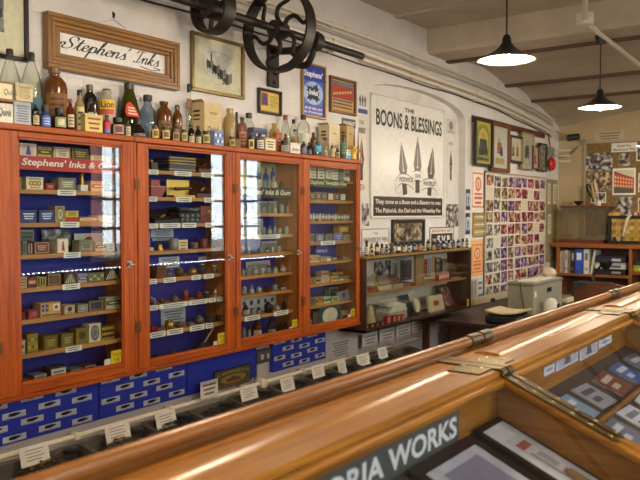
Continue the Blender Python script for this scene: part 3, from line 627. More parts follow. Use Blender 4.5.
def pot(desc, si, sp, m, m2, prof, cat='inkwell', nm='inkwell', xc=.12, lid=True, cab='B', handle=False):
    y0, y1, z0, z1 = sp; d = (y1 - y0) * .86; h = z1 - z0; yc = (y0 + y1) / 2; t = thing(nm, lb(desc, si, cab), cat, (xc, yc, z0))
    P = dict(cyl=[(.46, 0), (.5, .04), (.5, .96), (.46, 1)], round=[(.28, 0), (.42, .1), (.5, .4), (.42, .7), (.24, .85)], dome=[(.5, 0), (.5, .12), (.4, .5), (.2, .75)], bell=[(.5, 0), (.44, .15), (.34, .5), (.3, .7), (.12, .85)], disc=[(.5, 0), (.5, 1)])[prof]
    top = P[-1]
    MB().lathe([(0, z0)] + [(r * d, z0 + q * h) for r, q in P] + [(0, z0 + top[1] * h)], (xc, yc, 0), m, 16).build('body', t, smooth=45)
    if lid: MB().lathe([(top[0] * d, z0 + top[1] * h), (top[0] * d * .95, z0 + (top[1] + .06) * h), (d * .08, z0 + (top[1] + .1) * h), (d * .09, z0 + h * 1.0), (0, z0 + h * 1.04)], (xc, yc, 0), m2, 14).build('lid', t)
    if handle: MB().tube(catmull([(xc, yc + d * .48, z0 + h * .2), (xc, yc + d * .75, z0 + h * .3), (xc, yc + d * .75, z0 + h * .65), (xc, yc + d * .45, z0 + h * .75)]), .003, m2, 6).build('handle', t)
    return t
Bp = lambda *a: spot(*a[:3], 'B', a[3], a[4] if len(a) > 4 else .12)
t = thing('inkstand', lb('dark box-shaped well', 0), 'inkwell', (.12, Bp(147.5, 154.5, 160, 0)[0], SH['B'][0])); y0, y1, z0, z1 = Bp(147.5, 154.5, 160, 0)
MB().box(.09, .15, y0, y1, z0, z0 + (z1 - z0) * .75, C('#3a362c', .4)).build('body', t); MB().lathe([(.012, z0 + (z1 - z0) * .75), (.014, z1)], (.12, (y0 + y1) / 2, 0), BRASSM, 12).build('lid', t)
casket('navy domed casket with gold bands', 0, Bp(164.5, 191.6, 157.3, 0), C('#232743', .35), GOLD)
wedge('dark wooden slope with a brass knob', 0, Bp(193.5, 213.5, 157, 0), MAHOG, LEATH)
y0, y1, z0, z1 = Bp(147, 163.5, 180, 1); t = thing('lacquer_tray', lb('red lacquered boat-shaped tray', 1), 'tray', (.11, (y0 + y1) / 2, z0)); h = z1 - z0
MB().prism([(.15, y0, z0), (.15, y1 - .04, z0), (.15, y1, z0 + h * .62), (.15, y0, z0 + h * .62)], (-.09, 0, 0), LACQ).build('body', t)
MB().box(.06, .15, y0 - .001, y1 - .05, z0 + h * .66, z1, LACQ).build('lid', t); k = MB()
k.box(.0595, .1505, y0 - .001, y1 + .001, z0 + h * .6, z0 + h * .65, C('#b89a88', .4)); k.build('rim', t)
y0, y1, z0, z1 = Bp(168.3, 190.8, 180, 1); h = z1 - z0; t = thing('brass_inkstand', lb('polished brass inkstand with upright back plate', 1), 'inkstand', (.12, (y0 + y1) / 2, z0))
BR2 = C('#c9a552', .28, .8); MB().box(.1, .106, y0, y1, z0, z1, BR2).build('back_plate', t); MB().box(.106, .16, y0 + .004, y1 - .004, z0, z0 + h * .14, BR2).build('foot', t)
k = MB(); k.tube([(.13, y0 + .04, z0 + h * .5), (.13, y1 - .012, z0 + h * .55)], .009, C('#5a4422', .3, .7), 12); k.box(.106, .13, (y0 + y1) / 2 - .01, (y0 + y1) / 2 + .01, z0 + h * .4, z0 + h * .55, BR2); k.build('pen_holder', t)
wedge('low mahogany slope', 1, Bp(192, 211.5, 181, 1), MAHOG, C('#3a2018', .4))
wedge('black open writing case with gilt edges', 2, Bp(149.5, 174, 209, 2), C('#1c1816', .3), C('#2a2420', .4))
y0, y1, z0, z1 = Bp(175, 195.5, 207, 2); t = thing('lacquer_box', lb('black lacquered box painted with flowers', 2), 'box', (.11, (y0 + y1) / 2, z0))
MB().box(.06, .155, y0, y1, z0, z0 + (z1 - z0) * .7, C('#191715', .2), .003).build('body', t); MB().box(.058, .157, y0, y1, z0 + (z1 - z0) * .71, z1, C('#1f1c18', .2), .006).build('lid', t)
art(MB(), y0, y1, z0, z0 + (z1 - z0) * .7, .157, 'gems', '#7a6a3a', '#54708a', 4).build('flower_painting', t)
y0, y1, z0, z1 = Bp(196.5, 213.5, 206, 2); t = thing('leather_case', lb('red-brown leather case standing upright', 2), 'case', (.11, (y0 + y1) / 2, z0))
MB().box(.09, .15, y0, y1, z0, z1, LEATH, .006).build('body', t); MB().box(.149, .154, y0 - .002, y1 + .002, z0 + (z1 - z0) * .45, z1, C('#7a3428', .45), .002).build('flap', t); MB().box(.154, .157, (y0 + y1) / 2 - .012, (y0 + y1) / 2 + .012, z0 + (z1 - z0) * .6, z0 + (z1 - z0) * .75, BRASSM).build('clasp', t)
pot('tilted brass hand bell', 3, Bp(154.5, 163.5, 242, 3), BRASSM, C('#5a3a20'), 'bell', 'bell', 'hand_bell')
pot('pale round tin', 3, Bp(169, 178, 239, 3), C('#8a8880', .4, .4), C('#6a6860', .4, .5), 'cyl', 'tin', 'round_tin')
card('pen_card', 'cream card leaning between the round tin and small pot in the signless cabinet', 'card', 178.8, 187.6, 240, 251.4, .13, '#d9c99a', 'bars', '#6a5a38')
pot('small brown and silver pot', 3, Bp(190.2, 198, 242.8, 3), C('#6a4326', .4), C('#b0aca0', .35, .6), 'cyl', 'pot', 'small_pot')
pot('maroon cylindrical pot', 3, Bp(198.8, 207.4, 239, 3), C('#6e1f20', .35), C('#5a1a1c', .35), 'cyl', 'pot', 'small_pot')
pot('dark glass ball', 3, Bp(210.4, 217, 239, 3), C('#2c2c30', .15), C('#6c6c70', .2), 'round', 'inkwell')
pot('low cream dish', 3, Bp(147.4, 153.4, 247.5, 3), C('#cfc3a4'), C('#bfb08c'), 'cyl', 'dish', 'shallow_dish', lid=False)
def backnote(cab, desc, pl, pr, t_, b_): card('note_sheet', desc, 'notice', pl, pr, t_, b_, .016, '#c9c9cf', 'bars', '#5a5a66', n=5)
backnote('B', 'larger grey notice above the round tin in the signless cabinet', 151, 173.5, 229.5, 237.6)
backnote('B', 'narrow grey notice strip above the brass bell in the signless cabinet', 152.5, 172.5, 238.4, 241)
backnote('B', 'upright grey notice by the frame on the fourth shelf of signless cabinet', 147.2, 150, 232, 246)
backnote('B', 'grey notice above the wooden box on the fifth shelf of signless cabinet', 159, 179.5, 257.5, 268.5)
backnote('B', 'small grey notice under the fourth shelf of signless cabinet', 198.5, 213.5, 257, 262)
backnote('B', 'large pale notice behind the gold ball in the signless cabinet', 161, 185.5, 309.6, 328)
y0, y1, z0, z1 = Bp(152.8, 163.6, 265.8, 4); t = thing('wooden_stand', lb('dark wooden stamp box', 4), 'box', (.11, (y0 + y1) / 2, z0)); MB().box(.07, .15, y0, y1, z0, z0 + (z1 - z0) * .7, MAHOG).build('body', t); MB().box(.068, .152, y0, y1, z0 + (z1 - z0) * .71, z1, MAHOG, .004).build('lid', t)
for d, a, b, tp, m, m2, pf in (('low glass well with brass lid', 167.5, 174, 269.5, CLEAR, BRASSM, 'cyl'), ('dark squat well', 175.4, 183.6, 267, C('#3b3020', .3), BRASSM, 'round'), ('bright brass well', 188.8, 196.4, 267, C('#b08c3c', .3, .7), BRASSM, 'round'),
        ('tall glass and brass well', 198.4, 206.5, 263, GREENG, BRASSM, 'round'), ('small pewter well at the far post', 212, 216.6, 266, PEWTER, C('#d8d4c8'), 'cyl')): pot(d, 4, Bp(a, b, tp, 4), m, m2, pf)
pot('dark jug with a loop handle', 5, Bp(148.2, 154.5, 297, 5), C('#3a2c26', .3), C('#a09a90', .3), 'round', 'jug', 'small_jug', handle=True)
for d, a, b, tp, m, m2, pf in (('round brown well', 159, 164.6, 298, C('#4a3628', .35), PEWTER, 'round'), ('woven-looking brown well', 170.4, 178.6, 293.8, C('#5a4a30', .5), C('#4a3a24'), 'dome'), ('red cylindrical well', 182.2, 188.2, 290.8, C('#7c2420', .35), C('#6a1c1a'), 'cyl'),
        ('tiny orange well', 189.8, 192.8, 298, C('#a85a30', .4), C('#8a4622'), 'cyl'), ('red-brown lidded well', 195.4, 202, 291.5, C('#6e2a20', .35), PEWTER, 'round'), ('black well with a white collar', 204.2, 209, 292.3, C('#2b2826', .3), C('#d8cfc0'), 'cyl')): pot(d, 5, Bp(a, b, tp, 5), m, m2, pf)
bt(lb('white and black pounce bottle', 5), 213.8, 216.8, 288.6, SH['B'][5], .12, 'tall', C('#d8d4cc', .4), cap=BLACK, lab='#8a8a8a')
y0, y1, z0, z1 = Bp(148.2, 155.4, 325, 6); t = thing('red_stapler', lb('red hinged paper clip', 6), 'clip', (.12, (y0 + y1) / 2, z0)); MB().box(.09, .15, y0, y1, z0, z0 + .012, LACQ).build('base', t); MB().prism([(.145, y0, z0 + .014), (.145, y1, z0 + .014), (.145, y1, z0 + .02), (.145, y0 + .01, z1), (.145, y0, z1)], (-.04, 0, 0), LACQ).build('jaw', t)
for d, a, b, tp, m, m2, pf in (('gold-topped globe well', 164.8, 173.8, 319.2, C('#b8964a', .25, .7), BRASSM, 'round'), ('brown globe well with silver band', 174.8, 183.8, 321, C('#6b4428', .25), STEEL, 'round'), ('domed grey well', 186.2, 194, 320.8, PEWTER, PEWTER, 'dome'), ('ornate pewter well with a finial', 194.8, 203.4, 315.5, PEWTER, STEEL, 'round'),
        ('cut-glass well', 205.8, 214.8, 315, GREENG, PEWTER, 'cyl'), ('black block well', 216.2, 220.8, 314.5, C('#23201e', .3), BRASSM, 'cyl')): pot(d, 6, Bp(a, b, tp, 6), m, m2, pf)
for d, a, b, tp, m, m2, pf in (('dark bird-shaped lump', 151.6, 161.6, 353.5, C('#241d1a', .4), C('#241d1a'), 'dome'), ('brown domed desk seal', 167, 177.4, 349.3, C('#5c3a24', .35), C('#4a2c1a'), 'dome')): pot(d, 7, Bp(a, b, tp, 7), m, m2, pf, 'paperweight', 'paperweight')
y0, y1, z0, z1 = Bp(178.8, 196.5, 350.5, 7); t = thing('ivory_pen', lb('long pale pen lying flat', 7), 'pen', (.13, y0, z0)); MB().tube([(.13, y0, z0 + .008), (.13, y1 - .02, z0 + .008)], .006, C('#c9c0ac', .4), 10).build('shaft', t); MB().tube([(.13, y1 - .02, z0 + .008), (.13, y1, z0 + .008)], [.005, .001], STEEL, 8).build('nib', t)
y0, y1, z0, z1 = Bp(199.5, 211, 341, 7); t = thing('seal_press', lb('grey cast seal press with a slanted lever', 7), 'press', (.12, (y0 + y1) / 2, z0)); MB().box(.08, .15, y0, y1, z0, z0 + .02, PEWTER, .004).build('base', t)
MB().prism([(.13, y0 + .015, z0 + .02), (.13, y1 - .005, z0 + .02), (.13, y1 - .02, z0 + .05), (.13, y0 + .03, z0 + .05)], (-.03, 0, 0), PEWTER).build('frame', t)
MB().tube([(.115, (y0 + y1) / 2, z0 + .05), (.115, y1 + .03, z0 + .13)], .006, C('#b8b0a0', .35, .5), 8).build('lever', t)
cards('B', 0, [(148.8, 158.6), (174.4, 191.6), (201.4, 214)]); cards('B', 1, [(147.4, 157), (176, 191.6), (204, 213.5)]); cards('B', 2, [(147.4, 157.6), (159.8, 180), (182, 196), (205, 214)])
cards('B', 4, [(147.6, 156), (163, 175), (191, 200), (203.6, 213)]); cards('B', 5, [(148, 157), (158.3, 187), (188, 207), (208, 215), (216.6, 222)]); cards('B', 6, [(148, 164.5), (166, 182), (189, 203.6), (205, 212)], .03)
# ------------------------------------------------------------------ C: clear ink bottles
signboard('C', "black shelf sign with cream lettering about inks and gum", 239.5, 291.5, 0, .066, '#17140f', "Stephens' Inks & Gum", '#e6dfc6')
y0, y1, z0, z1 = rect(239.6, 161, 277.5, 187, .018); z0 = SH['C'][0] + .002; z1 = min(z1, ZTOP - .024); t = thing('bottle_poster', 'cream and yellow poster of four blue ink bottles behind the black-sign shelf', 'poster', (.018, y0, z0))
MB().box(.0135, .016, y0, y1, z0, z1, C('#d9c98a'), 0).build('sheet', t); L = MB()
for k, cc in enumerate(('#7f8fb8', '#2f4a48', '#3a63a8', '#2e4fb0')):
    u = y0 + (y1 - y0) * (.3 + .19 * k); w = .024 + .006 * (k == 2); zz = z0 + (z1 - z0) * (.35 if k != 2 else .1); hh = (z1 - z0) * (.5 if k != 2 else .7)
    L.ngon([(.0166, u - w, zz), (.0166, u + w, zz), (.0166, u + w, zz + hh * .6), (.0166, u + w * .4, zz + hh * .75), (.0166, u + w * .4, zz + hh), (.0166, u - w * .4, zz + hh), (.0166, u - w * .4, zz + hh * .75), (.0166, u - w, zz + hh * .6)], C(cc))
L.build('printing', t)
for a, (nm, si, pl, pr, tp, bp, pap) in enumerate((('second', 1, 255, 278, 201, 213.5, '#c8c2b0'), ('third', 2, 243, 263, 219, 236, '#d0ccc0'), ('fourth', 3, 262, 281, 241.5, 255, '#cfc8ba'), ('fifth', 4, 246, 270, 262, 277, '#b8b4a8'))): card('paper_sheet', 'pale printed sheet standing behind the bottles on the %s shelf of black-sign cabinet' % nm, 'sheet', pl, pr, tp, bp, .03, pap, 'panel', '#a8a298', '#6a655c', n=4)
card('nib_sheet', 'white sheet with dark discs at the back of seventh shelf of black-sign cabinet', 'sheet', 240.5, 282, 298.5, 318, .02, '#d4d4d6', 'gems', '#54504c', '#2e2c2c', n=6)
CROWS = [(0, [(255, 260, 176.5), (262.5, 267.5, 179), (270, 277, 176), (278.5, 284, 181, 'G'), (285, 294, 180, 'O')]),
 (1, [(241, 246, 203), (247.5, 252.5, 204), (255, 259.5, 201), (260.5, 266, 202.5), (267, 271.5, 203), (273, 277, 202.5), (278.6, 284.4, 202.5), (285.4, 289, 202)]),
 (2, [(241, 245, 226), (246.5, 250.5, 226), (257, 260.5, 225.5), (261.5, 266, 225.5), (267, 272, 225), (273, 276.6, 226), (277.4, 282, 225.8), (283.5, 289, 225)]),
 (3, [(240.5, 245, 245), (246, 251, 244), (259.5, 264, 245.5), (265, 269, 247, 'G'), (270, 275, 245), (276, 281.5, 246), (285.5, 291, 242.5)]),
 (4, [(241, 245.5, 267), (246.5, 251, 266), (252.5, 258, 265.5), (259, 264.8, 266), (266, 271.4, 265), (272.6, 278, 266), (279.4, 286, 264), (287.5, 292, 263)]),
 (5, [(241, 247, 285), (249, 254, 284), (256, 262, 286), (264, 270, 284, 'A'), (272, 277.6, 283), (280, 286, 284, 'G'), (288, 292.5, 281)]),
 (6, [(241.6, 249.6, 304.5, 'A'), (251, 256, 308), (257, 261.5, 308.5), (264, 272.6, 301.5, 'K'), (275, 280, 304), (281.5, 287, 301, 'K'), (288.4, 292.4, 303)]),
 (7, [(241.5, 246.5, 326), (247.5, 251, 325), (252, 261.6, 320.3, 'AL'), (266.6, 275.8, 320.3, 'KL'), (277, 282, 322.5, 'K'), (283.4, 288, 321, 'K')])]
SMALLG = glassy('bottle_small', '#d3dcd2', 1.5, .05, .28, '#48524a')
GM = {'': (SMALLG, 'clear'), 'G': (GREENG, 'greenish'), 'O': (OLIVE, 'dark olive'), 'A': (AMBER, 'amber'), 'K': (DARKG, 'black'), 'AL': (AMBER, 'amber, orange-labelled'), 'KL': (DARKG, 'black, grey-labelled')}
for si, row in CROWS:
    for k, it in enumerate(row):
        gm, cn = GM[it[3] if len(it) > 3 else '']; z = SH['C'][si]; w = ('on the %s shelf' % ORD[si]) if si < 7 else 'on the floor'
        g = it[3] if len(it) > 3 else ''
        bt('small %s ink bottle %s of black-sign cabinet, %s towards the corkboard' % (cn, w, ORD[k]), it[0], it[1], it[2], z, .10 + .03 * (k % 2), ('squat', 'shoulder', 'cone', 'jug')[(k + si) % 4] if 'L' not in g else 'shoulder', gm, cap=(None if k % 3 == 0 else (C('#4a3a2c') if k % 3 == 1 else STEEL)) if si < 6 else BLACK, lab={'AL': '#d8b9a0', 'KL': '#9a9a94'}.get(g, '#c9c2ae' if (k + si) % 4 == 2 else None), ldark='#c0562a' if g == 'AL' else '#3a3632', shape='bars', name='ink_bottle', group='bottles in the black-sign cabinet', seg=12)
cards('C', 2, [(255, 280)]); cards('C', 6, [(244, 259.5), (273.5, 288)], .03)
# ------------------------------------------------------------------ D: cartons
signboard('D', "green shelf sign with cream lettering about vegetable glue", 308.8, 347, 0, .058, '#1f3a22', "Stephens' Vegetable Glue", '#dcd6a8')
K_ = 'ink_carton'
shelf('D', 0, [(K_, 309.8, 316, 167, 'white carton, first of the upright cards', '#d4cdbb', 'bars', '#6a6458'), (K_, 318, 324.4, 167.4, 'white carton, second of the upright cards', '#d4cdbb', 'bars', '#6a6458'), (K_, 326, 332.4, 167.6, 'white carton, third of the upright cards', '#d0c8b4', 'frame', '#8a8272'), (K_, 332.8, 338, 168, 'white carton, fourth of the upright cards', '#d6cfbe', 'bars', '#6a6458'), (K_, 344, 350, 168.6, 'white carton standing apart by the far post', '#dad4c4', 'band', '#8a8478')])
cl = [('#8a8068', '#3a362c'), ('#a09070', '#5a3428'), ('#9a8c70', '#33405a'), ('#8c5a40', '#d8c8a0'), ('#a07040', '#33241a'), ('#3c4a78', '#c9c4b0')]
shelf('D', 1, [(K_, 309.6 + 6.1 * k, 315.2 + 6.1 * k, 192 + .3 * k, '%s small carton, %s towards the corkboard' % (('grey-tan', 'tan', 'sand', 'brown', 'ochre', 'blue')[k], ORD[k]), c1, 'panel', c2, dict(b='#cfc6a8')) for k, (c1, c2) in enumerate(cl)])
t = thing('pen_pair', lb('two silver pen holders crossed against the side', 1, 'D'), 'pens', (.13, onx(349, 200, .13).y, SH['D'][1])); p = onx(350, 203, .14)
for q, s in ((0, .0), (1, .012)): MB().tube([(.14 - s, p.y - .02 + s, SH['D'][1] + .006), (.11 - s, p.y + .035, SH['D'][1] + .05 - s)], .004, STEEL, 8).build('pen', t)
sp = ['#4a5a84', '#8a8a7c', '#33406c', '#a89a7a', '#56648c', '#8c5a4c', '#7c8070', '#3f4c7a', '#9c9684', '#6c4c44', '#4c4a48', '#8a8474', '#5a5e6a']
spn = ['blue', 'grey', 'deep blue', 'sand', 'slate', 'rust', 'sage', 'indigo', 'stone', 'cocoa', 'charcoal', 'putty', 'dull grey']
shelf('D', 2, [(K_, 309.4 + 3.1 * k, 312.2 + 3.1 * k, 213.2 + .1 * k, '%s narrow carton, %s towards the corkboard' % (spn[k], ORD[k]), sp[k], 'band', '#d8d4c4', dict(b='#2a2c3a')) for k in range(13)])
shelf('D', 3, [(K_, 309.4, 314.2, 233.8, 'grey carton by the frame', '#6e6a60', 'frame', '#a8a294'), (K_, 316, 324, 233.8, 'blue-grey carton with a dark oval', '#6a7890', 'oval', '#26304a', dict(b='#9aa6b8')), (K_, 325.2, 332.8, 234, 'dark grey carton with a pale ring', '#57565a', 'oval', '#9a9890', dict(b='#3a3a3e')), (K_, 334.4, 342.6, 233.2, 'lilac carton with a blue label', '#8088b0', 'panel', '#4a58a0', dict(b='#c8cae0')), (K_, 343.4, 351, 234.4, 'tan carton beside the lilac one', '#a08c62', 'frame', '#5a4a30')])
zt_ = onx(334.4, 233.2, LXF).z
y0, y1 = onx(339, 230, .14).y, onx(349, 230, .14).y
carton(lb('orange-tan carton stacked across two others', 3, 'D'), 'box', y0, y1, max(zt_, onx(343.4, 234.4, LXF).z) + .0015, onx(339, 226.5, .14).z, .14, .05, '#b5843e', 'frame', '#6a4818', '#e0c080', name=K_)
y0, y1, z0, z1 = rect(315, 247, 329, 260, .05); t = thing('wax_plaque', 'blue eight-sided plaque with white lettering behind cartons of green-sign cabinet', 'sign', (.05, (y0 + y1) / 2, z0))
MB().prism([(.05, y0 + .015, z0), (.05, y1 - .015, z0), (.05, y1, z0 + .03), (.05, y1, z1 - .02), (.05, y1 - .015, z1), (.05, y0 + .015, z1), (.05, y0, z1 - .02), (.05, y0, z0 + .03)], (-.006, 0, 0), C('#2433a8', .4)).build('board', t)
MB().text('WAX', (.0508, y0 + .02, z0 + .05), (0, 1, 0), (0, 0, 1), (y1 - y0) - .04, .022, WHITE, 0, .02).build('lettering', t)
shelf('D', 4, [(K_, 309.5, 319.6, 255.8, 'cream carton with a red line', '#c2b48c', 'band', '#a0503a', dict(b='#e8dcb8')), (K_, 320.6, 326, 257, 'peach carton', '#c0a078', 'frame', '#7a5030'), (K_, 326.6, 331.2, 257, 'white-green carton', '#b4b496', 'half', '#d8d4c0'), (K_, 331.8, 336.8, 257.2, 'black and cream carton', '#2f2b2c', 'band', '#b8b09a'), (K_, 337.6, 342.4, 257.4, 'black carton with a red spot', '#2a2422', 'dot', '#a03a2c'), (K_, 343, 349.6, 257.4, 'green-grey carton', '#84866c', 'frame', '#3e4034')])
shelf('D', 5, [(K_, 309.4, 315.6, 278, 'orange-brown carton', '#a8773c', 'frame', '#5a3818'), (K_, 316, 320.6, 278, 'sand carton with a dark line', '#bfa572', 'band', '#5a4a2c'), (K_, 321, 329.8, 277, 'cream carton with red print', '#cdbf9c', 'frame', '#a44a36', dict(b='#7a382c')), (K_, 331, 338.4, 276.4, 'yellow-cream carton', '#d0b872', 'band', '#a8842c'), (K_, 339, 343.6, 277.2, 'green and cream carton', '#8c9468', 'half', '#d8d0a8'), (K_, 344.2, 349.6, 276.6, 'pale green carton at the far post', '#a8a880', 'band', '#5a6a3c')])
z = onx(321, 277, LXF).z + .0015; y0, y1 = onx(321.5, 273, LXF).y, onx(329, 273, LXF).y; carton(lb('pinkish carton stacked on the cream one', 5, 'D'), 'box', y0, y1, z, z + .036, LXF, .05, '#b89c80', 'band', '#8a4c3c', name=K_)
z = onx(331, 276.2, LXF).z + .003; y0, y1 = onx(333.5, 274, LXF).y, onx(343, 274, LXF).y; carton(lb('flat ochre carton lying across two others', 5, 'D'), 'box', y0, y1, z, z + .018, LXF, .05, '#b08a48', 'bars', '#5a4018', name=K_)
shelf('D', 6, [(K_, 309.4, 315, 299, 'grey-green carton by the frame', '#77745c', 'bars', '#3c3a2c'), (K_, 315.6, 323.8, 298, 'orange-yellow carton with a black line', '#cf9434', 'band', '#2c2010', dict(b='#f0d080')), (K_, 324.2, 331, 297.6, 'white carton with a green band', '#c9ccae', 'band', '#4a7a4a'), (K_, 331.6, 339, 297, 'green carton with pale print', '#7a9460', 'frame', '#dcdcb4'), (K_, 329, 338.6, 287.5, 'tall grey-green carton behind', '#8a9078', 'panel', '#6a705a', dict(xf=.07, dep=.04))])
y0, y1, z0, z1 = rect(339.4, 291.5, 352, 305.4, .16); z0 = SH['D'][6] + .001; t = thing('medal_card', 'grey-violet card with a round medal leaning on seventh shelf of green-sign cabinet', 'card', (.15, (y0 + y1) / 2, z0))
MB().prism([(.15, y0, z0), (.15, y1, z0 + .004), (.13, y1 - .006, z1), (.13, y0 + .004, z1 - .01)], (-.003, 0, 0), C('#7c7484')).build('sheet', t); MB().lathe([(.0, .0), (.022, 0), (.022, .003), (0, .0032)], (.1425, (y0 + y1) / 2, (z0 + z1) / 2), C('#4a4254'), 18, 'x').build('medal', t)
shelf('D', 7, [(K_, 309.4, 312.2, 318, 'small black carton', '#2c2624', 'bars', '#a89c84'), (K_, 312.8, 318.4, 312.4, 'dark brown carton', '#3c2c22', 'panel', '#6a4c34'), ('glue_box', 319, 340.6, 307.4, 'large teal box with a cream oval label', '#1f4a52', 'oval', '#c9c4a8', dict(b='#d8d2b8')), (K_, 341.6, 350.4, 312, 'beige carton with a red band', '#bfa884', 'band', '#9a4a34')])
cards('D', 3, [(320.6, 335)], .028); cards('C', 6, [], .03)
# ================================================================== goods along the top of the cabinets
TB, TF, TM = .06, .175, .12
zT = ZTOP + .0006
OT = 'on top of the wall cabinets'
def tb(label, pl, pr, top, xc, prof, gm, **k): return bt(label, pl, pr, top, zT, xc, prof, gm, **k)
def tc(label, pl, pr, top, xf, dep, base, st, a, **k): return ct(label, k.pop('cat', 'box'), pl, pr, top, k.pop('zb', zT), xf, dep, base, st, a, **k)
def script_face(o, word, y0, y1, z0, z1, x, m): MB().text(word, (x, y0, z0), (0, 1, 0), (0, 0, 1), y1 - y0, z1 - z0, m, .25, .01).build('lettering', o)
CAPB = C('#2a211c', .4); CORK = C('#7a5a3a', .7); REDC = C('#8c2a24', .4)
tb('tall clear flagon nearest the picture of buildings, dark stopper', -1, 20, 49, TB, 'flagon', CLEAR, cap=CAPB, name='glass_flagon')
tb('tall clear flagon with a blue-green side label and dark stopper', 20.5, 41.5, 52.5, TB, 'flagon', CLEAR, cap=CAPB, name='glass_flagon', lab='#3c6a70', lv=(.08, .4), shape='band', ldark='#a04a3a')
z_ = onx(6, 101.5, TF).z
o = tc('white ink carton with dark script, under the wooden crate', -6, 13.2, 102, TF, .05, '#dcd6c6', None, '#333'); y0, y1 = onx(-2, 110, TF).y, onx(12, 110, TF).y
script_face(o, 'Quink', y0 + .0, y1, z_ - .07, z_ - .03, TF + .0015, INK)
o = tc('grey-blue patterned carton beside the white script carton', 13.8, 31.2, 100.5, TF, .05, '#a9aeb2', 'bars', '#5a6a8c', n=7)
zc = max(onx(6, 102, TF).z, 0) + .002
y0, y1 = onx(-8, 90, TF).y, onx(14.6, 90, TF).y; t = thing('wooden_crate', 'small wooden crate with a cream script label stacked on the white carton', 'crate', (TF - .03, y0, zc)); z1 = onx(6, 81.5, TF).z
MB().box(TF - .05, TF, y0, y1, zc, z1, wood('crate', '#5f3c1c', '#86592c', 'y', .5)).build('body', t); MB().box(TF, TF + .001, y0 + .02, y1 - .012, zc + .012, z1 - .01, CREAM, 0).build('label', t)
MB().text('Quink', (TF + .0016, y0 + .05, zc + .025), (0, 1, 0), (0, 0, 1), .07, .03, INK, .25).build('lettering', t)
zc = onx(14, 100.5, TF).z + .002; y0, y1 = onx(15.6, 92, TF).y, onx(33, 92, TF).y
carton('pale straw carton with wavy print stacked on the grey-blue carton', 'box', y0, y1, zc, onx(16, 82.5, TF).z, TF, .05, '#c7b68c', 'bars', '#9a875c', n=9, name='ink_carton')
tb('small dark ink bottle with a cream label beside the grey-blue carton', 32, 39, 104.5, TF, 'shoulder', DARKG, lab='#c9b98e', lv=(.1, .5), name='ink_bottle')
tb('small bottle with bright blue eight-sided label', 40, 50.4, 105, TF, 'squat', C('#2c3c6a', .3), lab='#5470b4', lv=(.05, .5), ldark='#c8d4ee', name='ink_bottle')
tb('large amber stoneware bottle with a wide printed label', 42, 66.5, 67, TB, 'shoulder', BROWNJ, cap=C('#6b431c', .4), lab='#7e501e', lv=(.22, .58), ldark='#4a2c10', name='stone_bottle')
tb('squat black bottle with a green and cream label', 53, 66, 108, TF, 'squat', DARKG, lab='#8a9468', lv=(.08, .55), shape='disc', ldark='#cfc4a0', name='ink_bottle')
tb('small amber bottle with a red cap and cream label', 66.4, 74, 99, TF, 'tall', AMBER, cap=REDC, lab='#d0c098', lv=(.1, .5), name='ink_bottle')
tb('slim clear bottle with a dark stopper and long straw label', 75, 84.2, 90, TM, 'tall', PALEY, cap=CAPB, lab='#cfbf8a', lv=(.06, .6), name='ink_bottle')
tb('round-shouldered black bottle with a brown cap', 82, 97, 85, TB, 'shoulder', DARKG, cap=C('#5a4632', .4), name='black_bottle')
tb('small black bottle with silvery label behind the yellow box', 87, 94, 98, TM, 'tall', DARKG, lab='#8f9aa6', lv=(.1, .6), name='ink_bottle')
tc('yellow box with red spot beside the red and blue ink bottle', 85, 102.8, 113, TF, .05, '#d2bc70', 'bars', '#8a4a28', b='#6a5420', name='ink_carton')
o = tb('grey stoneware jar with a yellow and red label', 97, 116, 89, TB, 'jug', STONE, cap=C('#5a3a34', .5), name='stone_jar')
yc = onx(106.5, 105, TB).y; rr = .075; L = MB(); a0 = math.atan2(-yc, 3) + .12
zz0, zz1 = onx(106, 113, TB + .07).z, onx(106, 98, TB + .07).z
bb = o.children[0].dimensions.x / 2 * 1.02
for w0, w1, mm in ((0, .36, C('#b8442a')), (.36, 1, C('#d9b030'))):
    for k in range(8):
        a, b = a0 - .85 + 1.7 * k / 8, a0 - .85 + 1.7 * (k + 1) / 8; za, zb = zz0 + (zz1 - zz0) * w0, zz0 + (zz1 - zz0) * w1
        L.quad((TB + bb * math.cos(a), yc + bb * math.sin(a), za), (TB + bb * math.cos(b), yc + bb * math.sin(b), za), (TB + bb * math.cos(b), yc + bb * math.sin(b), zb), (TB + bb * math.cos(a), yc + bb * math.sin(a), zb), mm)
L.build('label', o)
vs, fs, bw, bh = glyphs('Lion', .02); G_ = MB(); G_.add([(TB + (bb + .001) * math.cos(a0 + (x / bw - .5) * 1.35), yc + (bb + .001) * math.sin(a0 + (x / bw - .5) * 1.35), zz0 + (zz1 - zz0) * (.44 + .46 * y / bh)) for x, y in vs], fs, INK); G_.build('lettering', o)
tb('small bottle with a red, white and blue label', 103.4, 110.3, 115, TF, 'tall', C('#7c2a34', .4), lab='#c44048', shape='band', ldark='#5a78c0', lv=(.08, .6), name='ink_bottle')
o = tb('large olive cone-shaped flask with a red arched label', 116.5, 141.5, 83, TB, 'cone', OLIVE, cap=C('#1f1d16', .35), ink=C('#3a3814', .3), name='olive_flask', seg=20)
yc = onx(130.5, 106, TB).y; L = MB(); q0, q1 = onx(125, 106, TB + .07).y, onx(138, 106, TB + .07).y; zz0, zz1 = onx(131, 117, TB + .07).z, onx(131, 101.5, TB + .07).z; xx = TB + .085
ym = (q0 + q1) / 2; w = (q1 - q0) / 2; pts = [(xx, q0, zz0)] + [(xx, q1, zz0)] + [(xx - .012 - .02 * math.sin(PI * k / 10) , ym + w * math.cos(PI * k / 10) * (1 - .25 * math.sin(PI * k / 10)), zz0 + (zz1 - zz0) * (.25 + .75 * math.sin(PI * k / 10))) for k in range(11)]
L.ngon(pts, C('#c23a2a')); 
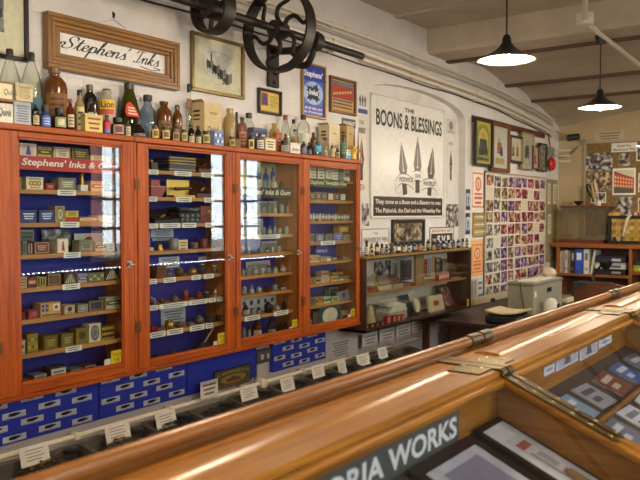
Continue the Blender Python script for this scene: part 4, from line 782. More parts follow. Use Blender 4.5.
for f in (.15, .35, .55): L.quad((xx + .001 - .03 * f, ym - w * (.75 - f * .4), zz0 + (zz1 - zz0) * f), (xx + .001 - .03 * f, ym + w * (.75 - f * .4), zz0 + (zz1 - zz0) * f), (xx + .001 - .03 * (f + .1), ym + w * (.75 - f * .4), zz0 + (zz1 - zz0) * (f + .1)), (xx + .001 - .03 * (f + .1), ym - w * (.75 - f * .4), zz0 + (zz1 - zz0) * (f + .1)), C('#e4d0b8'))
L.build('label', o)
tb('squat black ink bottle with a pinkish oval label', 111, 124, 117.5, TF, 'squat', DARKG, lab='#b08a7a', lv=(.06, .58), shape='disc', ldark='#6a4038', name='ink_bottle')
tb('tiny cream-labelled bottle below the olive flask', 124.6, 130.6, 120.5, TF, 'tall', C('#4a4438', .3), lab='#cfc6a8', lv=(.05, .6), name='ink_bottle')
tb('wide low black domed ink bottle', 131, 145.5, 119, TF, 'dome', DARKG, lab='#77705c', lv=(.05, .2), name='ink_bottle')
tb('clear bluish bottle with black cap', 140, 155.2, 95, TB, 'tall', BLUEG, cap=BLACK, name='clear_bottle', seg=10)
tb('brown stoneware jug with a wide flat neck', 155.6, 172, 100, TB, 'jug', BROWNJ, cap=None, lab='#7a5426', lv=(.15, .5), name='stone_jug')
tb('smaller brown jug with a dark stopper', 172, 182.4, 105, TB, 'jug', BROWNJ, cap=CAPB, lab='#80592c', lv=(.12, .5), name='stone_jug')
for k, (a, b, tp) in enumerate(((150.8, 159, 125.5), (161, 170, 126.5), (180.4, 187.4, 129.5), (201.5, 210, 131), (228.4, 235.4, 136.5))):
    tb('little black ink bottle with a yellow diamond label, %s along the cabinet top' % ORD[k], a, b, tp, TF, 'squat', DARKG, cap=C('#2c2a26', .4), lab='#d0b03a', lv=(.1, .72), shape='disc', ldark='#5a5a62', name='ink_bottle', group='yellow-label ink bottles')
tb('little bottle with a brown oval label between yellow-label ones', 171.4, 179.6, 123.5, TF, 'shoulder', C('#4a2c1c', .3), cap=CAPB, lab='#a88a58', lv=(.05, .5), shape='disc', ldark='#5a4020', name='ink_bottle')
tb('small dark bottle with cream label, nearer the yellow-label bottles', 188, 194.4, 124.5, TF, 'tall', DARKG, lab='#cfc2a0', lv=(.03, .36), name='ink_bottle')
tb('small dark bottle with cream label, nearer the big script carton', 195, 201.2, 126, TF, 'tall', DARKG, lab='#c9b898', lv=(.03, .38), name='ink_bottle')
tb('slender tall bottle with a reddish neck rising behind the tan carton', 185.8, 192, 84, TB - .03, 'tall', CLEAR, cap=BLACK, lab='#a87a5c', lv=(.62, .76), name='tall_bottle', seg=12)
def bigbox(label, pl, pe, pr, top, xf, base, word, ink='#3a2f28', word2=None):
    """carton whose end towards the photographer shows: pl..pe the end, pe..pr the front"""
    y0, y1 = onx(pe, top + 20, xf).y, onx(pr, top + 20, xf).y; z1 = onx(pe, top, xf).z; d = ray(pl, top + 20)
    s = (y0 - CAM.y) / d.y; dep = min(xf - .006, max(.05, xf - (CAM.x + d.x * s)))
    t = thing('carton', label, 'carton', (xf - dep / 2, (y0 + y1) / 2, zT)); m = C(base, .7)
    MB().box(xf - dep, xf, y0, y1, zT, z1, m).build('body', t); f = MB()
    f.prism([(xf - dep + .002, y0, z1), (xf - .002, y0, z1), (xf - .002, y0 - .02, z1 + .012), (xf - dep + .002, y0 - .02, z1 + .012)], (0, 0, .0012), C(shade(base, .8), .7)); f.build('flap', t)
    L = MB(); w = y1 - y0; h = z1 - zT; L.text(word, (xf + .0008, y0 + w * .14, zT + h * .3), (0, 1, 0), (0, 0, 1), w * .72, h * .16, C(ink), .2, .012)
    art(L, y0 + w * .2, y1 - w * .2, zT + h * .72, zT + h * .8, xf + .0008, 'bars', ink, ink, 2); L.build('lettering', t)
    L = MB(); D = dep
    for k, (v0, v1) in enumerate(((.78, .83), (.68, .73), (.6, .63))): L.quad((xf - D * .75, y0 - .0006, zT + h * v0), (xf - D * .3, y0 - .0006, zT + h * v0), (xf - D * .3, y0 - .0006, zT + h * v1), (xf - D * .75, y0 - .0006, zT + h * v1), C(ink))
    L.build('end_printing', t); return t
bigbox('large tan and cream carton with dark script, taller of the two script cartons', 189.5, 204.5, 222, 101.5, .135, '#c9b283', 'Quink')
tc('blue and white box in front of the script carton', 214.4, 223.6, 130, TF, .04, '#7a90b8', 'gems', '#dfe4ee', b='#3a58a0', n=4, name='ink_carton')
tb('slim clear bottle with a black cap behind the blue and white box', 215.6, 220.6, 108, TB - .03, 'tall', CLEAR, cap=BLACK, name='tall_bottle', seg=12)
tb('straw-coloured decanter with a flared mouth', 223.5, 236.4, 107, TB, 'jug', PALEY, cap=None, ink=C('#b89a5a', .4), name='decanter', seg=10)
tb('slim dark bottle behind the pinkish bottle', 234.4, 239, 112, TB - .03, 'tall', C('#3a3230', .2), cap=CAPB, name='tall_bottle', seg=12)
tb('pinkish bottle with a flat brown stopper', 237.6, 247, 117.5, TM, 'shoulder', PINKG, cap=CAPB, lab='#a86a52', lv=(.15, .55), ink=C('#8a4a38', .4), name='ink_bottle')
tb('clear bottle with a dark screw cap beside the pinkish bottle', 243.5, 254.4, 113, TB, 'tall', CLEAR, cap=CAPB, name='clear_bottle')
tc('small brown box before the pinkish bottle', 235.8, 241, 138.6, TF, .03, '#8a6438', 'frame', '#4a3018', name='ink_carton')
tb('tiny bottle with yellow ringed label below the clear bottle', 247.6, 254.2, 136, TF, 'squat', C('#4a3a3a', .3), lab='#d8cc48', lv=(.05, .72), shape='disc', ldark='#5a2a4a', name='ink_bottle')
tc('dusky blue box set back behind the small bottles', 253.4, 267.4, 127, TB + .03, .05, '#5a6684', 'panel', '#3a4458', b='#b8bcc8', name='ink_carton')
tb('small pale-labelled bottle before the dusky blue box', 255.6, 264, 133.8, TF, 'shoulder', C('#5a5448', .25), lab='#cfcab8', lv=(.1, .6), name='ink_bottle')
tb('pale glass jar with paper-wrapped neck', 269, 280, 122, TB, 'jug', PALEY, cap=None, lab='#c2b892', lv=(.1, .5), name='glass_jar')
tc('tan box with a cream printed label, low at the front', 264.8, 276, 137, TF, .04, '#b39b66', 'panel', '#d9d0b0', b='#4a3c20', name='ink_carton')
tb('clear cone-shaped decanter with a red-brown top', 279.6, 291.4, 115, TB, 'cone', CLEAR, cap=C('#8a4a38', .4), name='decanter')
tc('orange paper box below the cone-shaped decanter', 276.4, 282.4, 131.5, TM + .02, .03, '#b86a3c', 'frame', '#7a3a1c', name='ink_carton')
tb('small brown bottle tucked beside the orange box', 283, 288, 134, TM, 'shoulder', C('#6a3a24', .25), name='ink_bottle')
tb('clear bottle with a black cap and amber side', 290, 297.4, 119.5, TB, 'shoulder', CLEAR, cap=BLACK, lab='#b8862c', lv=(.15, .5), name='clear_bottle')
o = tc('white carton with dark script under a black cap', 290.6, 300.3, 142.5, TF, .04, '#e0dccf', None, '#333', name='ink_carton'); y0, y1 = onx(291.6, 148, TF).y, onx(299.2, 148, TF).y; script_face(o, 'Quink', y0, y1, zT + .018, zT + .042, TF + .0015, INK)
tb('low cluster bottle with a grey label by the white script carton', 279.5, 289.6, 140.5, TF, 'squat', C('#3f4238', .25), lab='#a8a68c', lv=(.1, .6), name='ink_bottle')
tb('black-capped jar behind the white script carton', 291, 299, 129.5, TM - .01, 'jug', CLEAR, cap=BLACK, name='glass_jar')
tb('large clear bottle with black stopper and rainbow label', 297.2, 309.6, 115, TB, 'shoulder', CLEAR, cap=BLACK, lab='#c8c4b0', lv=(.1, .55), shape='band', ldark='#c8743c', name='clear_bottle', seg=20)
tb('small blue-black bottle between script carton and brown bottle', 301, 306.4, 141.5, TF, 'shoulder', C('#23283c', .25), lab='#7888a8', lv=(.1, .5), name='ink_bottle')
tb('slim dark bottle before the large clear bottle', 307, 311.8, 142.5, TF, 'tall', DARKG, lab='#5a78a8', lv=(.1, .4), name='ink_bottle')
tb('brown bottle with a flat black stopper', 310, 316.6, 132.5, TM - .02, 'jug', BROWNJ, cap=CAPB, name='ink_bottle')
tb('bottle with a bright cyan label', 313.4, 321.4, 141, TF, 'tall', BLUEG, cap=CAPB, lab='#45a8cc', lv=(.3, .68), shape='none', name='ink_bottle')
tb('clear pocket flask beside the cyan-labelled bottle', 322.2, 329, 138, TF, 'tall', CLEAR, cap=CAPB, ink=C('#a8a08c'), name='flask', seg=10)
bigbox('cream carton with script near the blue enamel sign, shorter of the two script cartons', 318.5, 329.4, 339.4, 124.5, .125, '#d0c09a', 'Quink')
bigbox('plain tan carton at the corkboard end of the cabinet top', 339.8, 347, 353.6, 125.5, .155, '#b89a68', 'Ink')
tb('small dark bottle with a straw label, before the cream script carton', 329.6, 334.4, 145.5, TF, 'tall', C('#4a3a24', .3), lab='#c8b888', lv=(.1, .7), name='ink_bottle')
tb('small dark bottle with a yellow and blue label', 335, 339.8, 148.5, TF, 'tall', DARKG, lab='#c8a83c', lv=(.1, .6), shape='disc', ldark='#3a5a8c', name='ink_bottle')
tb('green-labelled bottle before the plain tan carton', 340.2, 346.2, 137.5, TF - .02, 'tall', C('#33462f', .3), lab='#5a9470', lv=(.25, .75), name='ink_bottle')
tc('white carton with a bright blue band', 346.6, 353, 149.5, TF, .035, '#dfe0da', 'half', '#4aa0cc', b='#4a6a8c', name='ink_carton')
tc('yellow and red chequered box at the very end of the cabinet top', 353.6, 360.6, 146, .2, .045, '#cdb04c', 'gems', '#b0442c', b='#e2d8a0', n=3, name='ink_carton')
t = tb('dark red tapering stick standing behind the chequered box', 353.0, 355.6, 126, .19, 'taper', C('#4a1f1c', .35), cap=None, name='wax_stick', cat='stick', seg=8)
tb('brown tapering stick at the end of the cabinet top', 357.0, 359.4, 130, .205, 'taper', C('#6a3a2c', .35), cap=None, name='wax_stick', cat='stick', seg=8)
# ================================================================== pictures and signs on the wall
def frame(nm, label, cat, pl, pt, pr, pb, fw, fm, x=.0, th=.025, mat=None, matw=0., fill=None, glass=True, steps=1):
    """picture frame from its outer outline; returns root, inner rectangle and the picture plane"""
    y0, y1, z0, z1 = rect(pl, pt, pr, pb, x + th); fy, fz = (fm if isinstance(fm, tuple) else (fm, fm))
    t = thing(nm, label, cat, (x, (y0 + y1) / 2, z0)); f = MB(); n = steps
    for k in range(n):
        a, b = fw * k / n, fw * (k + 1) / n; hh = th * (1 - .6 * k / n) if n > 1 else th
        if n > 1 and k == 0: hh = th * .9
        f.box(x + .001, x + hh, y0 + a, y1 - a, z1 - b, z1 - a, fy, .003); f.box(x + .001, x + hh, y0 + a, y1 - a, z0 + a, z0 + b, fy, .003)
        f.box(x + .001, x + hh, y0 + a, y0 + b, z0 + b, z1 - b, fz, .003); f.box(x + .001, x + hh, y1 - b, y1 - a, z0 + b, z1 - b, fz, .003)
    f.build('frame', t); X = x + .008; a0, a1, b0, b1 = y0 + fw, y1 - fw, z0 + fw, z1 - fw
    if mat is not None:
        MB().box(X - .003, X, a0, a1, b0, b1, mat, 0).build('mount', t); a0, a1, b0, b1 = a0 + matw, a1 - matw, b0 + matw, b1 - matw; X += .0012
    if fill is not None: MB().box(X - .001, X, a0, a1, b0, b1, fill, 0).build('picture', t)
    if glass: MB().quad((x + .014, y0 + fw, z0 + fw), (x + .014, y1 - fw, z0 + fw), (x + .014, y1 - fw, z1 - fw), (x + .014, y0 + fw, z1 - fw), PANE).build('glass_pane', t)
    return t, (a0, a1, b0, b1), X
GILT = C('#7d6a42', .4, .6); MATC = C('#ddd2b2', .7)
t, r, X = frame('framed_picture', 'large black-framed grey picture of buildings in a cream mount above the flagons', 'picture', -52, -60, 29, 47.5, .018, C('#1f1a17', .35), mat=MATC, matw=.1, fill=BW)
k = MB(); y0, y1, z0, z1 = r
for i in range(5):
    for j in range(4): k.box(X, X + .0006, y0 + (y1 - y0) * (.05 + .19 * i), y0 + (y1 - y0) * (.2 + .19 * i), z0 + (z1 - z0) * (.06 + .24 * j), z0 + (z1 - z0) * (.24 + .24 * j), C(('#3a3836', '#8a8782', '#5a5855')[(i + 2 * j) % 3]), 0)
k.build('printing', t)
# pine frame with pen-script lettering
t, r, X = frame('lettered_panel', 'pale panel with black script in a deep stepped pine frame above the amber bottle', 'sign', 49, 10, 181, 66.5, .08, (PINE_Y, PINE_Z), th=.055, mat=None, fill=C('#dcd8d2', .4), glass=False, steps=4)
GLY = {
 'S': ([[(-.15, .45), (-.3, .75), (0, .85), (.15, .55), (-.02, .2), (.2, 0), (.6, .02), (.92, .35), (.85, .75), (.55, 1.05), (.38, 1.45), (.6, 1.85), (.95, 1.92), (1.2, 1.7), (1.18, 1.4)]], 1.25),
 't': ([[(0, .1), (.3, .8), (.5, 1.7), (.36, .7), (.38, .1), (.6, 0), (.85, .25)], [(.08, 1.12), (.85, 1.2)]], .72),
 'e': ([[(0, .25), (.4, .5), (.62, .8), (.45, 1.0), (.2, .75), (.18, .25), (.42, 0), (.82, .25)]], .72),
 'p': ([[(0, .3), (.28, 1.0), (.24, .2), (.16, -1.0)], [(.24, .55), (.5, .98), (.8, .8), (.76, .25), (.48, 0), (.28, .15)], [(.62, .05), (.98, .25)]], .92),
 'h': ([[(0, .2), (.35, 1.2), (.55, 1.9), (.36, 1.95), (.26, 1.2), (.2, 0)], [(.22, .5), (.5, .98), (.72, .8), (.68, .2), (.82, 0), (1.05, .25)]], .98),
 'n': ([[(0, .5), (.18, .95), (.2, 0)], [(.22, .5), (.5, .98), (.72, .8), (.68, .2), (.82, 0), (1.05, .25)]], .98),
 's': ([[(0, .2), (.3, .6), (.5, 1.05), (.5, .75), (.66, .35), (.5, 0), (.18, .05)], [(.5, 0), (.85, .2)]], .78),
 'k': ([[(0, .2), (.35, 1.2), (.55, 1.9), (.36, 1.95), (.26, 1.2), (.2, 0)], [(.22, .5), (.52, .98), (.66, .72), (.3, .5)], [(.34, .5), (.58, .1), (.8, 0), (1.0, .25)]], .95),
 'I': ([[(-.1, 1.5), (0, 1.85), (.4, 1.9), (.95, 1.85)], [(.6, 1.88), (.5, 1.2), (.42, .5), (.3, .08), (.05, .0), (-.1, .22)], [(.3, .05), (.6, .05), (.85, .3)]], .95),
 "'": ([[(-.08, 2.0), (-.05, 1.75), (-.13, 1.5)]], .12), ' ': ([], .55)}
def penscript(mb, word, o, u, v, w, h, m, slant=.42, wt=.125):
    """lettering written with a slanted broad nib, strokes laid out as ribbons"""
    x = 0; rib = []
    for ch in word:
        st, ad = GLY[ch]
        for s in st: rib.append([(p[0] + x, p[1]) for p in s])
        x += ad
    tot = x; o, u, v = Vector(o), Vector(u), Vector(v); ky = h / 3.0; kx = w / (tot + slant * 2)
    n1 = Vector((math.cos(.35), math.sin(.35))) * wt; n2 = Vector((-math.sin(.35), math.cos(.35))) * wt * .38
    for s in rib:
        c = catmull([(p[0] + slant * p[1], p[1], 0) for p in s], 7)
        for nb, e in ((n1, 0), (n2, .0003)):
            vs = [];
            for p in c:
                for sg in (-1, 1): vs.append(o + u * ((p.x + nb.x * sg) * kx) + v * ((p.y + 1 + nb.y * sg) * ky) + Vector((e, 0, 0)))
            mb.add(vs, [(2 * i, 2 * i + 2, 2 * i + 3, 2 * i + 1) for i in range(len(c) - 1)], m)
    return tot
L = MB(); y0, y1, z0, z1 = r; W_, H_ = y1 - y0, z1 - z0
penscript(L, "Stephens'", (X + .001, y0 + W_ * .025, z0 + H_ * .02), (0, 1, 0), (0, 0, 1), W_ * .64, H_ * .96, INK); penscript(L, "Inks", (X + .001, y0 + W_ * .68, z0 + H_ * .02), (0, 1, 0), (0, 0, 1), W_ * .30, H_ * .96, INK)
c = catmull([(X + .001, y0 + W_ * .74, z0 + H_ * .2), (X + .001, y0 + W_ * .85, z0 + H_ * .1), (X + .001, y0 + W_ * .95, z0 + H_ * .2), (X + .001, y0 + W_ * .88, z0 + H_ * .25)], 6)
L.tube(c, .0025, INK, 5); L.build('lettering', t)
w = MB(); hk = onx(113, 16, 0); w.tube([(.004, hk.y - .08, z1 + .1), (.006, hk.y, hk.z - .02), (.004, hk.y + .08, z1 + .1)], .0012, STEEL, 5); w.build('hanging_wire', t)
w = MB().tube([(0, hk.y, hk.z), (.014, hk.y, hk.z), (.014, hk.y, hk.z + .012)], .003, IRON, 6); w.tube([(0, hk.y, hk.z + .02), (.006, hk.y, hk.z - .01)], .006, IRON, 6); tag(w.build('wall_hook'), 'small black wall hook carrying the wire of the pine frame', 'hook')
# train print
t, r, X = frame('framed_print', 'gilt-framed line print of a row of goods wagons in a cream mount', 'picture', 192.6, 30, 245.2, 90, .02, GILT, mat=MATC, matw=.001)
y0, y1, z0, z1 = r; W_, H_ = y1 - y0, z1 - z0; P = lambda u, v_, e=.0: (X + .001 + e, y0 + W_ * u, z0 + H_ * v_)
k = MB(); k.quad(P(.2, .27), P(.84, .27), P(.84, .86), P(.2, .86), C('#d8d2c6', .6))
def tri(mb, pts, m, e=.0006): mb.ngon([P(u, v_, e) for u, v_ in pts], m)
for i in range(4):
    u, v_ = .26 + .11 * i, .6 - .06 * i; s = 1.05 + .17 * i
    tri(k, [(u, v_), (u + .08 * s, v_ - .04), (u + .08 * s, v_ - .16 * s), (u, v_ - .12 * s)], C('#33302e')); tri(k, [(u + .08 * s, v_ - .04), (u + .13 * s, v_ - .0), (u + .13 * s, v_ - .12 * s), (u + .08 * s, v_ - .16 * s)], C('#807b74'), .0008)
    for q in range(2): k.ngon([P(u + .02 + .05 * q + .018 * math.cos(a * PI / 5), v_ - .15 * s + .022 * math.sin(a * PI / 5), .001) for a in range(10)], C('#1c1a19'))
tri(k, [(.34, .55), (.37, .55), (.37, .74), (.34, .74)], C('#33302e')); k.text('of the pen room', P(.3, .76, .0006), (0, 1, 0), (0, 0, 1), W_ * .45, H_ * .035, C('#77716a')) if False else None
for a in range(9): tri(k, [(.27 + .06 * a, .72 + .05 * math.sin(a * .39)), (.31 + .06 * a, .725 + .05 * math.sin((a + 1) * .39)), (.31 + .06 * a, .74 + .05 * math.sin((a + 1) * .39)), (.27 + .06 * a, .735 + .05 * math.sin(a * .39))], C('#8a847c'))
tri(k, [(.36, .12), (.64, .12), (.64, .17), (.36, .17)], C('#e6e0d0')); tri(k, [(.4, .138), (.6, .138), (.6, .15), (.4, .15)], C('#8a847c'), .001); k.build('printing', t)
# small yellow poster
t, r, X = frame('framed_poster', 'small black-framed yellow poster with a red-bordered blue bottle below the pulley bracket', 'poster', 259.8, 87, 282.6, 112.5, .014, C('#15120f', .4), fill=C('#e2c860', .5)); y0, y1, z0, z1 = r; W_, H_ = y1 - y0, z1 - z0
k = MB()
for a, b_, c_, d in ((0, 0, 1, .05), (0, .95, 1, 1), (0, 0, .04, 1), (.96, 0, 1, 1)): tri(k, [(a, b_), (c_, b_), (c_, d), (a, d)], C('#b0382a'))
tri(k, [(.1, .3), (.42, .3), (.42, .9), (.1, .9)], C('#b03a30')); tri(k, [(.15, .38), (.37, .38), (.37, .65), (.31, .75), (.31, .85), (.21, .85), (.21, .75), (.15, .65)], C('#3a4a8c'), .001)
for a in range(6): tri(k, [(.5 + .04 * (a % 2), .78 - .1 * a), (.92 - .05 * (a % 3), .78 - .1 * a), (.92 - .05 * (a % 3), .81 - .1 * a), (.5 + .04 * (a % 2), .81 - .1 * a)], C('#8a5a2a'))
k.build('printing', t)
# blue ink-splash enamel
t, r, X = frame('enamel_sign', 'gold-framed blue enamel sign with white lettering around a dark ink splash', 'sign', 303.2, 60.5, 326.8, 116, .014, C('#a8833c', .4, .4), fill=C('#3f62b4', .3), glass=False); y0, y1, z0, z1 = r; W_, H_ = y1 - y0, z1 - z0; k = MB(); WH = C('#e8e8ea', .4)
k.ngon([P(.5 + .46 * math.cos(a * PI / 12), .46 + .23 * math.sin(a * PI / 12), .0006) for a in range(24)], C('#9db4dc', .3)); tri(k, [(0, .7), (1, .7), (1, 1), (0, 1)], C('#26399c', .3)); tri(k, [(0, 0), (1, 0), (1, .24), (0, .24)], C('#26399c', .3), .0004)
k.ngon([P(.5 + (.36 if a % 2 else .25) * (1 + .25 * math.sin(a * 5.3)) * math.cos(a * PI / 14), .46 + (.19 if a % 2 else .13) * (1 + .25 * math.sin(a * 5.3)) * math.sin(a * PI / 14), .0008) for a in range(28)], C('#181c3c'))
k.text("Stephens'", P(.06, .74, .001), (0, 1, 0), (0, 0, 1), W_ * .88, H_ * .16, WH, .1, .03); k.text('Inks', P(.3, .42, .0012), (0, 1, 0), (0, 0, 1), W_ * .42, H_ * .11, WH, .1, .03)
k.text('of all inks and', P(.1, .13, .001), (0, 1, 0), (0, 0, 1), W_ * .8, H_ * .055, WH, 0, .01); k.text('for all fountain pens', P(.08, .045, .001), (0, 1, 0), (0, 0, 1), W_ * .84, H_ * .055, WH, 0, .01); k.build('lettering', t)
# red and yellow advert
t, r, X = frame('framed_advert', 'brown-framed advertisement with a red slanting banner on yellow', 'advertisement', 331.2, 74.8, 357, 111.4, .02, (wood('advert', '#4a2a16', '#7a4a26', 'y'), wood('advert', '#4a2a16', '#7a4a26', 'z')), fill=C('#c7a45a', .5)); y0, y1, z0, z1 = r; W_, H_ = y1 - y0, z1 - z0; k = MB()
tri(k, [(.03, .82), (.97, .82), (.97, .97), (.03, .97)], C('#5f7a84')); tri(k, [(.03, .4), (.97, .4), (.97, .84), (.03, .84)], C('#b4382c'), .001)
for a in range(7): tri(k, [(.1 + .12 * a, .49 + .025 * a), (.18 + .12 * a, .505 + .025 * a), (.18 + .12 * a, .58 + .025 * a), (.1 + .12 * a, .565 + .025 * a)], C('#d8c07a'), .0014)
k.ngon([P(.2 + .1 * math.cos(a * PI / 8), .8 + .11 * math.sin(a * PI / 8), .0014) for a in range(16)], C('#b4382c'))
for a in range(3): tri(k, [(.08, .1 + .11 * a), (.92, .1 + .11 * a), (.92, .15 + .11 * a), (.08, .15 + .11 * a)], C('#5a4a5c' if a else '#8a3a2a'))
k.build('printing', t)
def nibshape(mb, Pf, u, v0, v1, w, m, e=.0012, slit='#d9d2c4'):
    """pen nib pointing up"""
    mb.ngon([Pf(u + a * w, v0 + (v1 - v0) * b_, e) for a, b_ in ((-.5, 0), (.5, 0), (.5, .3), (.95, .5), (.55, .72), (.12, .93), (0, 1), (-.12, .93), (-.55, .72), (-.95, .5), (-.5, .3))], m)
    mb.ngon([Pf(u + a * w, v0 + (v1 - v0) * b_, e + .0005) for a, b_ in ((-.05, .45), (.05, .45), (.03, .97), (-.03, .97))], C(slit)); mb.ngon([Pf(u + .18 * w * math.cos(a * PI / 5), v0 + (v1 - v0) * .45 + .18 * w * .8 * math.sin(a * PI / 5), e + .0005) for a in range(10)], C(slit))
def plate(nm, label, cat, pl, pt, pr, pb, x, base, th=.004, rim=None, rough=.35, screws=False):
    y0, y1, z0, z1 = rect(pl, pt, pr, pb, x + th); t = thing(nm, label, cat, (x, (y0 + y1) / 2, z0)); MB().box(x + .0004, x + th, y0, y1, z0, z1, base if not isinstance(base, str) else C(base, rough), .001).build('plate', t)
    if rim:
        f = MB(); b = .008
        for q in ((y0, y1, z0, z0 + b), (y0, y1, z1 - b, z1), (y0, y0 + b, z0 + b, z1 - b), (y1 - b, y1, z0 + b, z1 - b)): f.box(x + th - .0005, x + th + .002, *q, C(rim, .5), 0)
        f.build('rim', t)
    if screws:
        for yy in (y0 + .015, y1 - .015):
            for zz in (z0 + .015, z1 - .015): MB().lathe([(.006, 0), (.006, .002), (0, .004)], (x + th, yy, zz), STEEL, 10, 'x').build('screw', t)
    return t, (lambda u, v_, e=.0: (x + th + .0006 + e, y0 + (y1 - y0) * u, z0 + (z1 - z0) * v_)), y1 - y0, z1 - z0
def tx(mb, s, Pf, u, v_, w, h, W_, H_, m, e=.001, **k): mb.text(s, Pf(u, v_, e), (0, 1, 0), (0, 0, 1), w * W_, h * H_, m, **k)
t, Pf, W_, H_ = plate('enamel_sign', 'small white enamel plate with black nibs and a blue band beside the brown-framed advertisement', 'sign', 357.4, 90.8, 367.4, 114, XREC + .001, '#d8d6d0'); k = MB()
for u in (.25, .5, .75): nibshape(k, Pf, u, .38, .92, .1, INK)
k.ngon([Pf(a, b_, .0005) for a, b_ in ((0, .06), (1, .06), (1, .26), (0, .26))], C('#3a4a7c')); k.build('lettering', t)
t, Pf, W_, H_ = plate('enamel_sign', 'narrow dark plate with pale capitals above the tan carton', 'sign', 342, 117.5, 355.6, 126.5, 0, '#34343c'); k = MB(); tx(k, 'WAVERLEY', Pf, .06, .3, .88, .4, W_, H_, WHITE, bold=.02); k.build('lettering', t)
t, Pf, W_, H_ = plate('enamel_sign', 'tall narrow white enamel strip with one brown nib beside the cabinet end', 'sign', 356.6, 115.5, 366, 196, XREC + .001, '#d2cbb8'); k = MB(); tx(k, 'THE', Pf, .25, .9, .5, .05, W_, H_, INK); tx(k, 'WAVERLEY', Pf, .08, .79, .84, .07, W_, H_, INK, bold=.02); nibshape(k, Pf, .5, .2, .74, .3, C('#4a2a24')); tx(k, 'PEN', Pf, .2, .08, .6, .07, W_, H_, INK); k.build('lettering', t)
# the large pen-nib enamel
t, Pf, W_, H_ = plate('enamel_sign', 'large cream enamel sign with three pen nibs and a dark brown slogan panel', 'sign', 370.7, 92.3, 444, 218.5, XREC + .003, '#ddd9d2', .008, rim='#bdb6a8', screws=True); DBR = C('#2c1a18', .35); k = MB()
tx(k, 'THE', Pf, .42, .905, .13, .035, W_, H_, INK, bold=.03); tx(k, 'BOONS & BLESSINGS', Pf, .06, .752, .90, .135, W_, H_, INK, bold=.025)
for u, ang, v0, v1 in ((.43, -.16, .2, .66), (.6, .0, .22, .72), (.77, .16, .2, .66)):
    def Pr(a, b_, e=0, u=u, ang=ang, v0=v0):
        du, dv = (a - u) * W_, (b_ - v0) * H_; c_, s_ = math.cos(ang), math.sin(ang); return Pf(u + (du * c_ + dv * s_) / W_, v0 + (-du * s_ + dv * c_) / H_, e)
    nibshape(k, Pr, u, v0, v1, .06, DBR)
def scroll(pts, hgt, m, m2):
    c = catmull([(a, b_, 0) for a, b_ in pts], 6)
    for hh, e, mm in ((hgt, .002, m2), (hgt * .86, .0024, m)):
        vs = []
        for p in c: vs += [Pf(p.x, p.y - hh / 2, e), Pf(p.x, p.y + hh / 2, e)]
        k.add(vs, [(2 * i, 2 * i + 2, 2 * i + 3, 2 * i + 1) for i in range(len(c) - 1)], mm)
PALE = C('#dcd8cf', .35)
scroll([(.3, .27), (.36, .33), (.46, .33), (.55, .29)], .09, PALE, DBR); scroll([(.66, .29), (.74, .31), (.84, .31), (.9, .25)], .09, PALE, DBR); scroll([(.53, .36), (.6, .375), (.67, .36)], .09, PALE, DBR)
scroll([(.9, .25), (.87, .2), (.82, .21)], .03, PALE, DBR); scroll([(.3, .27), (.33, .2), (.38, .21)], .03, PALE, DBR)
tx(k, 'PICKWICK', Pf, .35, .31, .19, .04, W_, H_, INK, .0030, bold=.03); tx(k, 'OWL', Pf, .56, .352, .09, .035, W_, H_, INK, .0030, bold=.03); tx(k, 'WAVERLEY', Pf, .68, .288, .19, .04, W_, H_, INK, .0030, bold=.03)
k.build('lettering', t); k = MB(); k.ngon([Pf(a, b_, .001) for a, b_ in ((.03, .02), (.975, .02), (.975, .18), (.03, .18))], DBR)
tx(k, 'They come as a Boon and a Blessing to men', Pf, .055, .108, .89, .048, W_, H_, PALE, .0016, bold=.02); tx(k, 'The Pickwick, the Owl and the Waverley Pen', Pf, .055, .035, .89, .05, W_, H_, PALE, .0016, bold=.02); k.build('slogan_panel', t)
# small signs around it
card('leaflet', 'small grey printed leaflet beside the top corner of the large nib sign', 'leaflet', 446.3, 455.6, 118, 133, XREC + .004, '#c4c0b8', 'dot', '#77747a', '#6a6a6a')
t, Pf, W_, H_ = plate('enamel_sign', 'narrow white strip with one long dark pen beside the large nib sign', 'sign', 447.4, 136, 454, 199, XREC + .001, '#d4d0c8'); k = MB(); nibshape(k, Pf, .5, .3, .8, .22, C('#3a2420')); tx(k, 'PEN', Pf, .2, .86, .6, .05, W_, H_, INK); tx(k, 'INK', Pf, .2, .12, .6, .05, W_, H_, INK) if False else None; k.build('lettering', t)
card('picture_card', 'dark grey picture card below the long pen strip', 'picture', 446, 458.4, 204, 227, XREC + .004, BW, None)
t, Pf, W_, H_ = plate('enamel_sign', 'white enamel sign with thin black capitals behind the showcase bottles', 'sign', 361.5, 229, 389, 253, XREC + .001, '#d3cfc6', .005, rim='#8a8680'); k = MB(); tx(k, 'THE', Pf, .42, .74, .16, .1, W_, H_, INK); tx(k, 'WAVERLEY PEN', Pf, .06, .4, .88, .22, W_, H_, INK); k.build('lettering', t)
t, r, X = frame('framed_photograph', 'wide black-framed group photograph standing on the showcase', 'photograph', 393.2, 219.5, 425.4, 246, .03, C('#1b1816', .35), x=XREC, mat=C('#6a6358'), matw=.008, fill=SEPIA)
t, Pf, W_, H_ = plate('enamel_sign', 'white sign with red heading over bold pale letters on a black block', 'sign', 429.6, 227.5, 453.8, 248, XREC + .001, '#d4d0c4', .005, rim='#2a2624'); k = MB(); tx(k, 'BRITISH AND BEST', Pf, .1, .76, .8, .12, W_, H_, C('#b02a24'), bold=.01); k.ngon([Pf(a, b_, .0005) for a, b_ in ((.06, .06), (.94, .06), (.94, .68), (.06, .68))], INK); tx(k, 'THE', Pf, .1, .3, .16, .14, W_, H_, WHITE, .0012); tx(k, 'S.V.R.', Pf, .3, .2, .6, .38, W_, H_, WHITE, .0012, bold=.03); k.build('lettering', t)
card('portrait_card', 'small dark portrait beside the cabinet end over the thin-lettered sign', 'picture', 362, 369, 203, 226, XREC + .004, BW, None)
